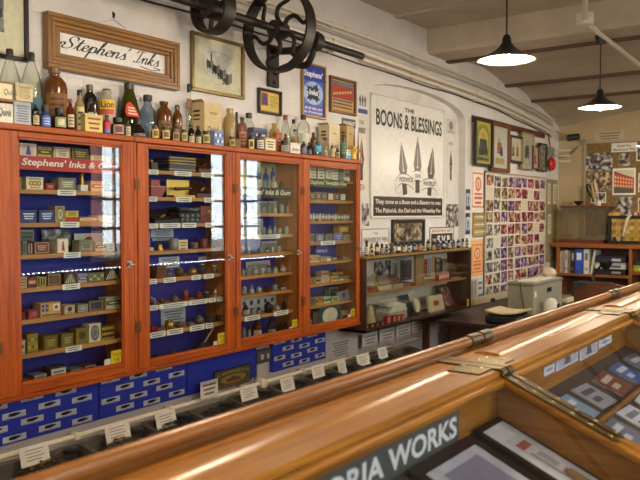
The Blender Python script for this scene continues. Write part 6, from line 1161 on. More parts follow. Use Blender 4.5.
# lower level
y0, y1, z0, z1 = rect(364.6, 300, 374.5, 328, .12); t = thing('cream_cone', 'cream folded paper cone low in the cabinet end of the showcase', 'paper cone', (.12, (y0 + y1) / 2, E_Z0)); MB().lathe([(.055, E_Z0), (.05, E_Z0 + .03), (.018, E_Z0 + .15), (.012, E_Z0 + .16)], (.12, (y0 + y1) / 2, 0), C('#bfae80'), 18).build('body', t)
y0, y1 = onx(381, 310, .1).y, onx(401, 310, .1).y; z0 = E_Z0; t = thing('papers', 'heap of white folded papers low in the showcase', 'papers', (.1, y0, z0)); r_ = random.Random(3)
for q in range(6):
    w = (y1 - y0) * (.9 - .06 * q); o_ = (y1 - y0 - w) * r_.random(); MB().prism([(.04, y0 + o_, z0 + .075 + .011 * q), (.17, y0 + o_, z0 + .07 + .010 * q), (.17, y0 + o_ + w, z0 + .074 + .010 * q), (.11, y0 + o_ + w * .9, z0 + .083 + .011 * q), (.04, y0 + o_ + w, z0 + .078 + .011 * q)], (0, 0, .007), C('#e8e2d0')).build('sheet', t)
MB().box(.04, .16, y0 + .005, y1 - .005, z0 + .0005, z0 + .072, C('#b8ac94')).build('box', t)
for q, (a, b, tp, cc) in enumerate(((386.8, 391.4, 316.6, '#a81c2c'), (392.6, 396.6, 316, '#8e2024'), (397.4, 400.8, 315.5, '#b84838'), (401.4, 405, 315, '#a03a2c'))): es('red_box', 'upright red box, %s of four on the showcase floor' % ORD[q], 'box', a, b, tp, E_Z0, .215, .035, cc, 'bars', '#d8b890', lid=q > 1)
for q in range(4): es('red_box', 'low dark red tin, %s along the showcase floor front' % ORD[q], 'tin', 365 + 5.2 * q, 369.4 + 5.2 * q, 325.5 - 1.2 * q, E_Z0, .236 - .002 * q, .02, '#5c1c1c', 'dot', '#b89060', lid=True)
y0, y1, z0, z1 = rect(402, 296, 411, 318, .06); z1 = min(z1, ESZ - .016); t = thing('dark_sheet', 'dark blue-grey sheet leaning against the showcase back', 'sheet', (.08, y0, E_Z0)); MB().prism([(.1, y0, E_Z0 + .001), (.1, y1, E_Z0 + .001), (.03, y1, z1), (.03, y0, z1)], (-.003, 0, 0), C('#4a4a58')).build('sheet', t)
y0 = onx(413.5, 308, .14).y; t = thing('pen_fan', 'fan of pale quill pens spread low in the showcase', 'quills', (.15, y0 + .02, E_Z0))
for q in range(7): a = -.2 + q * .24; MB().tube(catmull([(.17, y0, E_Z0 + .03), (.14, y0 + .08 * math.cos(a), E_Z0 + .035 + .06 * math.sin(a)), (.1, y0 + .19 * math.cos(a), E_Z0 + .045 + .13 * math.sin(a))], 4), [.004, .005, .006, .008, .010, .012, .013, .009, .003], C('#d8cdb0', .6), 6).build('quill', t)
MB().box(.13, .2, y0 - .02, y0 + .06, E_Z0 + .0005, E_Z0 + .03, C('#6a4a34')).build('stand', t)
y0, y1, z0, z1 = rect(427.8, 297, 443, 311, .15); t = thing('cream_packet', 'cream packet with a red label leaning in the showcase', 'packet', (.15, (y0 + y1) / 2, E_Z0)); MB().prism([(.17, y0, E_Z0 + .001), (.17, y1, E_Z0 + .001), (.14, y1 - .01, z1), (.14, y0 + .02, z1)], (-.02, 0, 0), C('#cbb88e')).build('body', t)
ym = (y0 + y1) / 2; zm = (E_Z0 + z1) / 2; MB().prism([(.1585, ym - .05, zm - .02), (.1585, ym + .05, zm - .02), (.152, ym + .05, zm + .025), (.152, ym - .05, zm + .025)], (.0012, 0, 0), C('#a8382c')).build('label', t)
y0, y1, z0, z1 = rect(440, 286, 451.5, 309, .1); z1 = min(z1, ESZ - .016); t = thing('framed_photograph', 'dark-framed photograph leaning on the showcase floor', 'photograph', (.1, (y0 + y1) / 2, E_Z0)); lean = lambda y, z: (.14 - .4 * (z - E_Z0), y, z); b_ = .02
for a0, a1, c0, c1, nm, mm, ex in ((y0, y1, E_Z0 + .001, E_Z0 + b_, 'frame', DARKW, .012), (y0, y1, z1 - b_, z1, 'frame', DARKW, .012), (y0, y0 + b_, E_Z0 + b_, z1 - b_, 'frame', DARKW, .012), (y1 - b_, y1, E_Z0 + b_, z1 - b_, 'frame', DARKW, .012), (y0 + b_, y1 - b_, E_Z0 + b_, z1 - b_, 'picture', MIXP, .004)): MB().prism([lean(a0, c0), lean(a1, c0), lean(a1, c1), lean(a0, c1)], (ex, 0, 0), mm).build(nm, t)
y0, y1, z0, z1 = rect(467, 299, 470, 307, EX - .012); t = thing('number_card', 'tiny yellow number card in the far bottom corner of the showcase glass', 'card', (EX - .012, y0, z0)); MB().box(EX - .0125, EX - .0115, y0, y1, z0, z1, C('#e9c916', .5), 0).build('sheet', t)
# index cards fixed below it
for k, (a, b, tp) in enumerate(((362, 377.6, 335), (379.6, 394.6, 330.4), (396, 410.4, 326.6), (411.4, 425.2, 322.6), (426, 437.8, 318.4), (438.6, 450, 315), (450.8, 462, 311.5))): card('index_card', 'white typed index card below the showcase, %s towards the corkboard' % ORD[k], 'index card', a, b, tp, tp + 13 - .6 * k, .004, '#d9d6d0', 'bars', '#8a8a8c', n=3, group='index cards below the showcase')
# ================================================================== display counter in front of the photographer
CX0, CX1, CZ = 2.13, 2.388, 1.12; CY0, CY1 = -.9, 6.2; SL = .424; BOARDX = 2.368
h2_, h3_ = onz(516, 370, 1.12).y, onz(634, 313, 1.12).y; HB = [2 * h2_ - h3_ - 1.44, 2 * h2_ - h3_, h2_, h3_, 2 * h3_ - h2_, 6.15]
lidz = lambda x: CZ - .015 - SL * (x - CX1); bedz = lambda x: CZ - .143 - SL * (x - BOARDX)
XE = 2.98
t = thing('display_counter', 'long varnished display counter with sloping hinged glass lids', 'display counter', (2.6, 2.0, 0)); CT = t; m = MB()
m.box(CX0 + .01, CX0 + .035, CY0, CY1, 0, CZ - .03, OAK_Z); m.box(XE - .02, XE, CY0, CY1, 0, lidz(XE) - .015, OAK_Z)
m.box(CX0 + .035, XE - .02, CY0, CY1, .05, .08, OAK_Y)
for y in (CY0, CY1 - .025): m.prism([(CX0 + .035, y, .08), (XE - .02, y, .08), (XE - .02, y, lidz(XE) - .02), (CX1 - .01, y, CZ - .035), (CX0 + .035, y, CZ - .035)], (0, .025, 0), OAK_X)
m.build('carcass', t)
MB().box(CX0, CX1, CY0, CY1, CZ - .02, CZ, OAK_Y, .005).build('top_ledge', t)
HN = HB[1:-1]
for a, b in zip(HB[:-1], HB[1:]):
    q = MB(); n = 8; w0, w1 = 2.222, 2.312; prf = [(w0 + (w1 - w0) * k / n, CZ + .009 * (math.sin(PI * k / n) ** .5)) for k in range(n + 1)]
    q.prism([(x, a + .16, z) for x, z in prf], (0, b - a - .32, 0), OAK_Y); q.build('ledge_moulding', t)
MB().box(BOARDX - .02, BOARDX, CY0 + .03, CY1 - .03, bedz(BOARDX) - .01, CZ - .02, OAK_Y).build('back_board', t)
MB().prism([(BOARDX, CY0 + .03, bedz(BOARDX)), (XE - .03, CY0 + .03, bedz(XE - .03)), (XE - .03, CY0 + .03, bedz(XE - .03) - .015), (BOARDX, CY0 + .03, bedz(BOARDX) - .015)], (0, CY1 - CY0 - .06, 0), C('#4a3c38', .7)).build('display_bed', t)
for y in HN[1:]: MB().prism([(BOARDX + .001, y - .008, bedz(BOARDX)), (XE - .04, y - .008, bedz(XE - .04)), (XE - .04, y - .008, lidz(XE - .04) - .02), (BOARDX + .001, y - .008, lidz(BOARDX) - .035)], (0, .016, 0), OAK_X).build('partition', t)
LG = glassy('lid', '#e9ebee')
for a, b in zip(HB[:-1], HB[1:]):
    a += .004; b -= .004; l = MB(); x0, x1 = CX1 + .002, XE
    def slab(y0, y1, xa, xb, th, mm, up=0.): l.prism([(xa, y0, lidz(xa) + up), (xb, y0, lidz(xb) + up), (xb, y0, lidz(xb) - th + up), (xa, y0, lidz(xa) - th + up)], (0, y1 - y0, 0), mm)
    slab(a, a + .036, x0, x1, .02, OAK_X); slab(b - .036, b, x0, x1, .02, OAK_X); slab(a + .036, b - .036, x0, x0 + .014, .02, OAK_Y); slab(a + .036, b - .036, x1 - .05, x1, .02, OAK_Y)
    d = l.build('lid', t); l = MB(); xa, xb = x0 + .012, x1 - .04; l.quad((xa, a + .03, lidz(xa) - .008), (xa, b - .03, lidz(xa) - .008), (xb, b - .03, lidz(xb) - .008), (xb, a + .03, lidz(xb) - .008), LG); l.build('glass_pane', d, t.location)
AB = C('#66542e', .4, .85)
for hy in HN:
    for s, nm in ((-1, 'a'), (1, 'b')):
        h = MB(); yc = hy + s * .021; xb = CX1 + .30; up = .0
        h.box(CX1 - .115, CX1 - .02, min(hy + s * .03, hy + s * .125), max(hy + s * .03, hy + s * .125), CZ + .0003, CZ + .004, AB, .002)
        h.box(CX1 - .19, CX1 + .004, yc - .018, yc + .018, CZ + .0003, CZ + .006, AB, .002)
        h.prism([(CX1 + .004, yc - .018, lidz(CX1) + .002), (xb, yc - .013, lidz(xb) + .002), (xb + .012, yc, lidz(xb + .012) + .002), (xb, yc + .013, lidz(xb) + .002), (CX1 + .004, yc + .018, lidz(CX1) + .002)], (0, 0, .004), AB)
        h.tube([(CX1 + .003, yc - .016, CZ - .006), (CX1 + .003, yc + .016, CZ - .006)], .009, AB, 10)
        hh = h.build('strap_hinge', t)
        for q in range(6): x = CX1 + .04 + .05 * q; MB().lathe([(.0055, .0), (.005, .002), (0, .003)], (x, yc, lidz(x) + .006), C('#a8905a', .3, .9), 10).build('screw', hh, t.location)
        for q, w in ((.05, .03), (.105, .03), (.05, .095), (.105, .095)): MB().lathe([(.006, 0), (.005, .002), (0, .003)], (CX1 - .025 - w * .8, hy + s * q, CZ + .004), C('#a8905a', .3, .9), 10).build('screw', hh, t.location)
# long round pole lying along the ledge
PX, PZ, PRD = 2.175, CZ + .0215, .0165; POLEW = wood('pole', '#6b3d18', '#98602a', 'y', .3); t = thing('round_pole', 'long round varnished pole with metal collars lying along the counter ledge', 'pole', (PX, 2, PZ)); MB().tube([(PX, CY0, PZ), (PX, CY1 - .02, PZ)], PRD, POLEW, 20).build('shaft', t)
for y in (onz(476, 338, PZ).y, onz(601, 293, PZ).y):
    for s in (-.045, .045): MB().tube([(PX, y + s - .034, PZ), (PX, y + s + .034, PZ)], PRD + .0045, C('#5f5548', .35, .8), 20).build('collar', t)
# light strip on the wall side of the ledge
t = thing('light_strip', 'strip of small white lights along the wall side of the counter', 'light strip', (CX0 - .004, 2, CZ - .012)); MB().box(CX0 - .005, CX0 - .0004, 1.0, 5.9, CZ - .02, CZ - .006, WHITE).build('tape', t); m = MB()
for k in range(118): y = 1.05 + k * .041; m.box(CX0 - .009, CX0 - .0053, y - .005, y + .005, CZ - .018, CZ - .009, emit('led', '#f2f4ff', 30), 0)
o = m.build('lights', t); o['kind'] = 'stuff'
# works plate
y1 = onx(459, 425, BOARDX + .006).y; z1 = onx(459, 408.5, BOARDX + .006).z; z0 = max(onx(459, 443, BOARDX + .006).z, bedz(BOARDX) + .004); hgt = z1 - z0; y0 = y1 - hgt * 9.9; t = thing('name_plate', 'dark grey name plate with white capitals inside the counter back', 'sign', (BOARDX, y0, z0)); MB().box(BOARDX + .0006, BOARDX + .006, y0, y1, z0, z1, C('#4c504c', .5)).build('plate', t); MB().text('VICTORIA WORKS', (BOARDX + .0067, y0 + hgt * .25, z0 + hgt * .18), (0, 1, 0), (0, 0, 1), y1 - y0 - hgt * .42, hgt * .64, C('#e8e8e6', .5), 0, .03).build('lettering', t)
# bed contents
bn = Vector((SL, 0, 1)).normalized(); us = Vector((1, 0, -SL)).normalized()
def onbed(px, py):
    d = ray(px, py); p0 = Vector((BOARDX, 0, bedz(BOARDX))); return CAM + d * ((p0 - CAM).dot(bn) / d.dot(bn))
def flat(nm, lab, cat, y0, y1, s0, s1, th, layers, off=.001, rot=0.):
    """thing lying on the sloping bed; s runs down the slope; layers: (part, inset, height, material)"""
    base = Vector((BOARDX, 0, bedz(BOARDX))); yc, scn = (y0 + y1) / 2, (s0 + s1) / 2
    t = thing(nm, lab, cat, base + Vector((0, yc, 0)) + us * scn + bn * off)
    for pt, ins, h0, h1, mm in layers:
        if isinstance(ins, tuple): a0, a1, b0, b1 = y0 + (y1 - y0) * ins[0], y0 + (y1 - y0) * ins[1], s0 + (s1 - s0) * ins[2], s0 + (s1 - s0) * ins[3]
        else: a0, a1, b0, b1 = y0 + ins, y1 - ins, s0 + ins, s1 - ins
        P_ = lambda y, s: base + Vector((0, yc + (y - yc) * math.cos(rot) - (s - scn) * math.sin(rot), 0)) + us * (scn + (y - yc) * math.sin(rot) + (s - scn) * math.cos(rot)) + bn * (off + h0)
        MB().prism([P_(a0, b0), P_(a1, b0), P_(a1, b1), P_(a0, b1)], bn * (h1 - h0), mm).build(pt, t)
    return t
sval = lambda p: (p - Vector((BOARDX, p.y, bedz(BOARDX)))).dot(us)
a, b, c = onbed(476, 434), onbed(515, 410), onbed(620, 475); MATW = C('#d8d8da', .6); DKF = C('#1e1a1c', .35)
y0, y1, s0 = a.y, b.y, (sval(a) + sval(b)) / 2; s1 = sval(c) + .05
GR = C('#8a8890')
flat('framed_certificate', 'dark-framed certificate in a white mount lying in the counter near the brass hinge', 'certificate', y0 - .022, min(y1 + .022, HN[1] - .014), max(.004, s0 - .022), s1 + .04, .02, [('frame', 0, 0, .014, DKF), ('mount', .02, .0142, .016, MATW), ('certificate', (.26, .74, .18, .86), .0162, .0168, C('#cfc8c0')), ('printing', (.32, .68, .24, .3), .017, .0172, C('#a85a4a')), ('printing', (.34, .42, .34, .8), .017, .0172, GR), ('printing', (.46, .66, .36, .5), .017, .0172, C('#a09aa0')), ('printing', (.46, .64, .54, .8), .017, .0172, GR)])
a, b = onbed(424, 478), onbed(475, 448); flat('framed_print', 'dark-framed lavender-grey print lying below the name plate in the counter', 'print', a.y - .04, b.y + .012, max(.012, sval(b) - .04), sval(b) + .34, .02, [('frame', 0, 0, .014, DKF), ('mount', .03, .0142, .016, C('#c8c6cc')), ('picture', (.22, .78, .15, .85), .0162, .0168, C('#8e8a9c'))])
PAP = C('#d0ccd0')
for k, (pl, pt, pr, pb) in enumerate(((544, 357, 554.8, 377), (556, 351.5, 578, 372), (579.5, 341, 597.6, 361.5), (598.8, 331.6, 611.6, 349))): card('engraving_sheet', '%s white engraving sheet from the brass hinge on the counter back board' % ORD[k], 'engraving', pl, pr, pt, pb, BOARDX + .004, '#d4d2d6', ('bars', 'figure', 'figure', 'bars')[k], ('#8a8a92', '#5a5a62', '#55555c', '#8a8a92')[k], '#b8b6bc')
BK = [('pale blue booklet', '#8fa8c4', '#dfe4ea'), ('cream booklet with red line', '#c9c0a8', '#a8483c'), ('white leaflet', '#d2d2d6', '#77808c'), ('blue booklet', '#4a6aa8', '#d8dde8'), ('grey leaflet', '#a8a8ae', '#5a5a62'), ('buff booklet', '#b8a47c', '#5a4428'), ('white booklet with blue square', '#d8d8dc', '#4a6aa0'), ('slate booklet', '#6a7484', '#c8ccd4'), ('red-brown booklet', '#8a4a38', '#d8c8b0')]
k = 0
for row, s in enumerate((.05, .2, .35)):
    for col in range(6):
        y = 2.23 + .22 * col + .02 * (row % 2); n, c1, c2 = BK[(k * 4 + row) % 9]; k += 1
        if y + .15 > HN[2] - .01: continue
        flat('booklet', '%s past the brass hinge in the counter, %s row, %s along' % (n, ORD[row], ORD[col]), 'booklet', y, y + .15 + .02 * (k % 2), s, s + .115, .006, [('pages', .001, 0, .004, WHITE), ('cover', 0, .0042, .005, C(c1)), ('printing', (.15, .85, .2, .4), .0052, .0055, C(c2)), ('printing', (.2, .6, .55, .75), .0052, .0055, C(c2))], rot=.05 * ((k % 3) - 1))
for q, s in enumerate((.185, .335)): MB().prism([Vector((BOARDX, HN[1] + .01, bedz(BOARDX))) + us * s + bn * h for s, h in ((s, 0), (s + .01, 0), (s + .01, .02), (s, .02))], (0, 1.4, 0), OAK_Y).build('bed_strip', CT)
t = flat('easel_card', 'white card with a blue square leaning beside the hinge partition', 'card', HN[1] - .13, HN[1] - .03, .04, .16, .004, [('sheet', 0, 0, .002, C('#d4d6dc')), ('printing', (.1, .9, .5, .9), .0022, .0026, C('#4a68a8'))], off=.004)
b_ = Vector((BOARDX, HN[1] - .10, bedz(BOARDX))) + us * .24 + bn * .018; t = thing('wooden_penholder', 'turned wooden pen holder lying by the hinge partition', 'pen holder', b_); d_ = us; MB().tube([b_, b_ + d_ * .09], .016, C('#8a6a44', .4), 14).build('handle', t); MB().tube([b_ + d_ * .09, b_ + d_ * .2], .006, C('#c09a4a', .35, .8), 10).build('ferrule', t)
# ================================================================== the end wall and the desk in front of it
def back(mb, yp):
    """turn printing laid out on a +x face into printing on a face looking back down the hall at y = yp"""
    mb.v = [(p[1], yp - p[0], p[2]) for p in mb.v]; return mb
def brect(pl, pt, pr, pb, y): return ony(pl, (pt + pb) / 2, y).x, ony(pr, (pt + pb) / 2, y).x, ony(pl, pb, y).z, ony(pl, pt, y).z
def bcard(nm, lab, cat, pl, pt, pr, pb, y, paper, st=None, a='#444444', b='#444444', n=3, group=None, border=0., txt=None):
    x0, x1, z0, z1 = brect(pl, pt, pr, pb, y); t = thing(nm, lab, cat, ((x0 + x1) / 2, y, z0), group); base = paper if not isinstance(paper, str) else C(paper, .6)
    MB().box(x0, x1, y - .0015, y, z0, z1, WHITE if border else base, 0).build('sheet', t)
    if border: MB().box(x0 + border, x1 - border, y - .0025, y - .0015, z0 + border, z1 - border, base, 0).build('picture', t)
    L = MB()
    if st: art(L, x0, x1, z0, z1, .003, st, a, b, n)
    for (s, u0, v0, u1, v1, m) in (txt or ()): L.text(s, (.003, x0 + (x1 - x0) * u0, z0 + (z1 - z0) * v0), (0, 1, 0), (0, 0, 1), (x1 - x0) * (u1 - u0), (z1 - z0) * (v1 - v0), m, 0, .015)
    if L.v: back(L, y).build('printing', t)
    return t
WB = YE - .001
x0, x1, z0, z1 = brect(584.5, 143, 700, 236, WB - .02); t = thing('corkboard', 'large brown corkboard of old photographs on the end wall', 'corkboard', ((x0 + x1) / 2, WB, z0)); MB().box(x0, x1, WB - .015, WB, z0, z1, C('#7c6338', .8, 0, .2), 0).build('board', t); f = MB()
for q in ((x0 - .02, x0 + .012, z0, z1), (x1 - .012, x1 + .02, z0, z1), (x0, x1, z1 - .012, z1 + .015), (x0, x1, z0 - .015, z0 + .012)): f.box(q[0], q[1], WB - .022, WB, q[2], q[3], C('#a59b84', .4, .4))
f.build('frame', t); CB = WB - .0155
bcard('heading_card', 'white heading card at the top of the corkboard', 'card', 611.5, 143.4, 637, 152.4, CB, '#d8d4c8', txt=[('British Pen', .24, .55, .76, .8, INK), ('Manufacturers 1950s', .08, .15, .92, .4, INK)])
bcard('photograph', 'wide grey photograph at the upper corner of the corkboard', 'photograph', 586, 153.6, 612.4, 171.4, CB, BW); bcard('photograph', 'wide dark group photograph under the upper grey one on the corkboard', 'photograph', 586, 172.6, 611.4, 191, CB, SEPIA)
bcard('photograph', 'small grey photograph below the heading card', 'photograph', 619, 153.6, 630, 166, CB, BW); bcard('photograph', 'tall grey photograph under the coloured building picture', 'photograph', 616.6, 197, 632, 217, CB, BW)
bcard('photograph', 'pale photograph at the edge of view, level with the heading card', 'photograph', 636.4, 147, 652, 161, CB, SEPIA, border=.012); bcard('photograph', 'grey photograph at the edge of view beside the coloured building picture', 'photograph', 638.4, 173, 654, 192, CB, BW, border=.01); bcard('photograph', 'low grey photograph at the edge of view on the corkboard', 'photograph', 638, 198, 654, 213, CB, BW, border=.01)
bcard('photograph', 'small grey photograph half hidden behind the quills', 'photograph', 591, 192.6, 606, 203, CB, BW, border=.01)
x0, x1, z0, z1 = brect(612.6, 168.6, 635.6, 195, CB); t = thing('building_picture', 'colour picture of a red-orange brick works on the corkboard', 'picture', ((x0 + x1) / 2, CB, z0)); MB().box(x0, x1, CB - .0015, CB, z0, z1, WHITE, 0).build('sheet', t); L = MB(); W_, H_ = x1 - x0, z1 - z0; Pq = lambda u, v, e=0.: (.002 + e, x0 + W_ * u, z0 + H_ * v)
def pq(pts, c, e=0.): L.ngon([Pq(u, v, e) for u, v in pts], C(c))
pq([(.06, .06), (.94, .06), (.94, .94), (.06, .94)], '#c9c4a8'); pq([(.06, .06), (.94, .06), (.94, .22), (.06, .3)], '#4c5448', .0005); pq([(.06, .3), (.94, .22), (.94, .62), (.5, .74), (.06, .88)], '#bf4f26', .0007); pq([(.06, .84), (.5, .71), (.94, .6), (.94, .63), (.5, .75), (.06, .9)], '#6a3a24', .0009)
for r in range(3):
    for c in range(7): u = .1 + .118 * c; sc_ = 1 - .3 * u; v = .3 + (.16 * r) * sc_ + .02 - .06 * u; pq([(u, v), (u + .06, v - .004), (u + .06, v + .09 * sc_), (u, v + .092 * sc_)], '#d8c8a0', .0011)
back(L, CB).build('printing', t)
bcard('paper_sign', 'pale faded paper sign on the end wall above the corkboard', 'sign', 595, 131.6, 624.4, 142, WB, '#b5a587', 'bars', '#7a6c54', n=3)
# cctv
p = ony(573.5, 139, WB - .12); t = thing('security_camera', 'small black security camera on a bracket high in the corner', 'security camera', (p.x, WB, p.z)); MB().tube([(p.x - .05, p.y - .07, p.z + .01), (p.x + .05, p.y + .03, p.z + .03)], .042, BLACK, 16).build('body', t); MB().tube([(p.x - .055, p.y - .075, p.z + .009), (p.x - .05, p.y - .07, p.z + .01)], .03, C('#4a4e54', .1), 14).build('lens', t)
m = MB(); m.tube([(p.x + .03, p.y + .03, p.z), (p.x + .08, WB - .01, p.z - .03)], .014, C('#8a8474', .4), 8); m.box(p.x + .04, p.x + .12, WB - .015, WB, p.z - .08, p.z + .0, C('#8a8474', .4)); m.build('bracket', t)
tag(MB().tube(catmull([(p.x + .02, WB - .01, p.z - .09), (p.x - .1, WB - .01, p.z - .2), (p.x - .22, WB - .01, p.z - .21), (.03, WB - .01, p.z - .17)], 6), .007, C('#4a443a'), 6).build('camera_cable', None, (.1, WB, p.z - .2)), 'dark cable drooping from the security camera to the corner', 'cable')
m = MB(); 
for q in range(3): m.tube([(.004, YE - .45, 2.36 - .07 * q), (.03, YE - .03, 2.36 - .07 * q), (.16, YE - .012, 2.36 - .07 * q)], .012, PIPEM, 8)
tag(m.build('cable_trunking', None, (.05, YE - .1, 2.2)), 'three short cream conduits turning the wall corner below the pipes', 'conduit')
# second pinboard on the cabinet wall near the corner
y0, y1, z0, z1 = rect(547, 179, 557.2, 262, .012); t = thing('notice_board', 'narrow khaki pinboard with white sheets between photo board and corner', 'pinboard', (0, (y0 + y1) / 2, z0)); MB().box(.001, .012, y0, y1, z0, z1, C('#8f8058', .8), 0).build('board', t)
for k, (pl, pt, pr, pb) in enumerate(((547.8, 183, 550.6, 204), (553.2, 184, 556.6, 204), (548, 214, 551, 234))): card('notice_sheet', 'white notice sheet, %s on the narrow khaki pinboard' % ORD[k], 'notice', pl, pr, pt, pb, .0145, '#c9c2ac', 'bars', '#8a8270', n=6)
# ------------------------------------------------------------------ shelf unit
SY = 9.27; tp = ony(551, 242.6, SY); SX0, SZT = max(.02, tp.x), tp.z; SHW = wood('teak', '#74401a', '#985a24', 'x', .4); SHZ = wood('teak', '#74401a', '#985a24', 'z', .4); SXE = 3.2
t = thing('shelf_unit', 'orange-brown wooden shelf unit along the end wall holding binders and cases', 'shelf unit', (1.6, 9.45, 0)); MB().box(SX0, SXE, SY, YE - .03, SZT - .055, SZT, SHW, .006).build('top', t); zm = ony(560, 273, SY).z; dvx = ony(628.5, 260, SY).x; ux = ony(556, 260, SY).x
for x in (ux, dvx, dvx + .95, SXE - .04): MB().box(x, x + .035, SY + .01, YE - .03, 0, SZT - .056, SHZ).build('upright', t)
MB().box(ux + .036, dvx - .001, SY + .012, YE - .03, zm - .03, zm, SHW).build('shelf', t); MB().box(dvx + .036, dvx + .949, SY + .012, YE - .03, zm + .02, zm + .05, SHW).build('shelf', t); MB().box(ux + .036, SXE - .041, SY + .012, YE - .03, .1, .13, SHW).build('shelf', t); MB().box(ux, SXE, YE - .03, YE - .015, .0, SZT - .056, DARKW).build('back_panel', t)
def binder(lab, pl, pr, tp_, base, spine, z=None, lean=0.):
    x0, x1 = ony(pl, 262, SY + .05).x + .001, ony(pr, 262, SY + .05).x - .001; z = zm if z is None else z; z1 = ony(pl, tp_, SY + .05).z; t = thing('binder', lab, 'binder', ((x0 + x1) / 2, SY + .15, z)); m = MB(); b = C(base, .45); w = x1 - x0
    m.prism([(x0, SY + .05, z + .0006), (x1, SY + .05, z + .0006), (x1 + lean, SY + .05, z1), (x0 + lean, SY + .05, z1)], (0, .24, 0), b); m.build('cover', t)
    if w > .03:
        L = MB(); h = z1 - z; L.quad((x0 + w * .2 + lean * .6, SY + .049, z + h * .55), (x1 - w * .2 + lean * .6, SY + .049, z + h * .55), (x1 - w * .2 + lean * .85, SY + .049, z + h * .85), (x0 + w * .2 + lean * .85, SY + .049, z + h * .85), C(spine)); L.build('label', t)
        MB().lathe([(.013, 0), (.013, .004), (.006, .0041)], ((x0 + x1) / 2, SY + .044, z + h * .2), STEEL, 12, 'y').build('finger_ring', t)
    return t
binder('slim cream folder by the shelf upright', 560, 561.8, 251, '#b8a888', '#d8d0c0'); binder('slim grey folder, second from the shelf upright', 562, 564.4, 250.4, '#8f8a80', '#d8d0c0'); binder('slim white folder, third from the shelf upright', 564.8, 567.6, 250, '#c9c2b4', '#8a8478'); binder('slim brown-grey folder next to the black binder', 568, 570.4, 250.6, '#77695a', '#d8d0c0')
binder('black ring binder beside the bright blue one', 570.8, 574.6, 249.4, '#1f1c1e', '#a8a29a'); binder('bright blue ring binder on the shelf', 575, 583, 249, '#1f4fb8', '#dcdcd8'); binder('white ring binder next to the bright blue one', 583.6, 589, 249.2, '#d0ccc2', '#5a6a8c'); binder('white folder leaning beside the white ring binder', 589.6, 592, 250, '#c4beb2', '#8a8478', lean=.05)
def sbox(nm, lab, cat, pl, pr, z, z1, base, dep=.22, y=None, lid=True, strip=None):
    y = SY + .06 if y is None else y; x0, x1 = ony(pl, 262, y).x, ony(pr, 262, y).x; t = thing(nm, lab, cat, ((x0 + x1) / 2, y + dep / 2, z)); h = z1 - z; zl = z1 - h * .3
    MB().box(x0, x1, y, y + dep, z + .0004, zl if lid else z1, C(base, .5), .004).build('body', t)
    if lid: MB().box(x0 - .003, x1 + .003, y - .003, y + dep + .003, zl + .0005, z1, C(shade(base, .85), .5), .004).build('lid', t)
    if strip: MB().box(x0 + (x1 - x0) * .55, x0 + (x1 - x0) * .85, y - .0045, y - .0036, z + h * .25, z + h * .62, C(strip), 0).build('label', t)
    return t
zc = zm + .0006
for nm, lab, h, base, st in (('flat_box', 'black flat box at the bottom of the shelf stack', .07, '#1c1b1f', '#8a8a90'), ('flat_box', 'white flat box in the middle of the shelf stack', .075, '#c9c6bc', '#4a5a7a'), ('flat_box', 'dark blue flat box on top of the shelf stack', .085, '#1f2438', '#b8b8c0')): sbox(nm, lab, 'box', 595, 625.6, zc, zc + h, base, strip=st); zc += h + .0012
sbox('flat_box', 'lime green box in the far compartment of the shelf unit', 'box', 633.5, 644, zm + .0506, zm + .13, '#8f9a2c', strip='#d8d890'); sbox('flat_box', 'dark box stacked on the lime green one', 'box', 634, 646, zm + .1312, zm + .2, '#2c2a26', strip='#b8a048')
sbox('flat_box', 'black case on the low shelf below the binders', 'box', 575, 602, .1306, .42, '#1d1a19', strip='#5a5650')
# ------------------------------------------------------------------ balance in its glass case, quills and bowl above
VY = SY + .04; x0, x1 = ony(560.5, 225, VY).x, ony(606, 225, VY).x; zt_ = ony(560.5, 207.4, VY).z; z0 = SZT + .0006; t = thing('balance_case', 'glass case holding a brass balance on the shelf unit', 'balance', ((x0 + x1) / 2, VY + .15, z0)); VD = .26
MB().box(x0 - .03, x1 - .04, VY + .01, VY + VD - .01, z0, z0 + .04, wood('mah', '#4a1e14', '#6e3020', 'x', .35), .004).build('base', t); f = MB(); fm = C('#7a7058', .4, .5)
for xx in (x0, x1 - .008):
    for yy in (VY, VY + VD - .008): f.box(xx, xx + .008, yy, yy + .008, z0 + .04, zt_, fm)
f.build('case_frame', t); g = MB()
for q in (((x0, VY, z0 + .04), (x1, VY, z0 + .04), (x1, VY, zt_), (x0, VY, zt_)), ((x0, VY, z0 + .04), (x0, VY + VD, z0 + .04), (x0, VY + VD, zt_), (x0, VY, zt_)), ((x1, VY, z0 + .04), (x1, VY + VD, z0 + .04), (x1, VY + VD, zt_), (x1, VY, zt_))): g.quad(*q, glassy('case', '#e6dfcc', 1.5, .02, .06))
g.build('glass_pane', t); MB().box(x0 - .01, x1 + .04, VY - .01, VY + VD + .01, zt_, zt_ + .02, wood('mah', '#4a1e14', '#6e3020', 'x', .35)).build('top', t)
bxm = ony(579.5, 225, VY + .12).x; yb_ = VY + .13; bz = ony(579.5, 211, VY + .12).z; m = MB(); m.lathe([(.04, z0 + .04), (.03, z0 + .06), (.012, z0 + .07), (.011, bz), (.02, bz + .01), (0, bz + .02)], (bxm, yb_, 0), BRASS, 16); m.build('column', t)
xa, xb = ony(567, 225, yb_).x, ony(593, 225, yb_).x; MB().tube([(xa, yb_, bz), (bxm, yb_, bz + .012), (xb, yb_, bz)], [.005, .009, .005], GOLD, 8).build('beam', t)
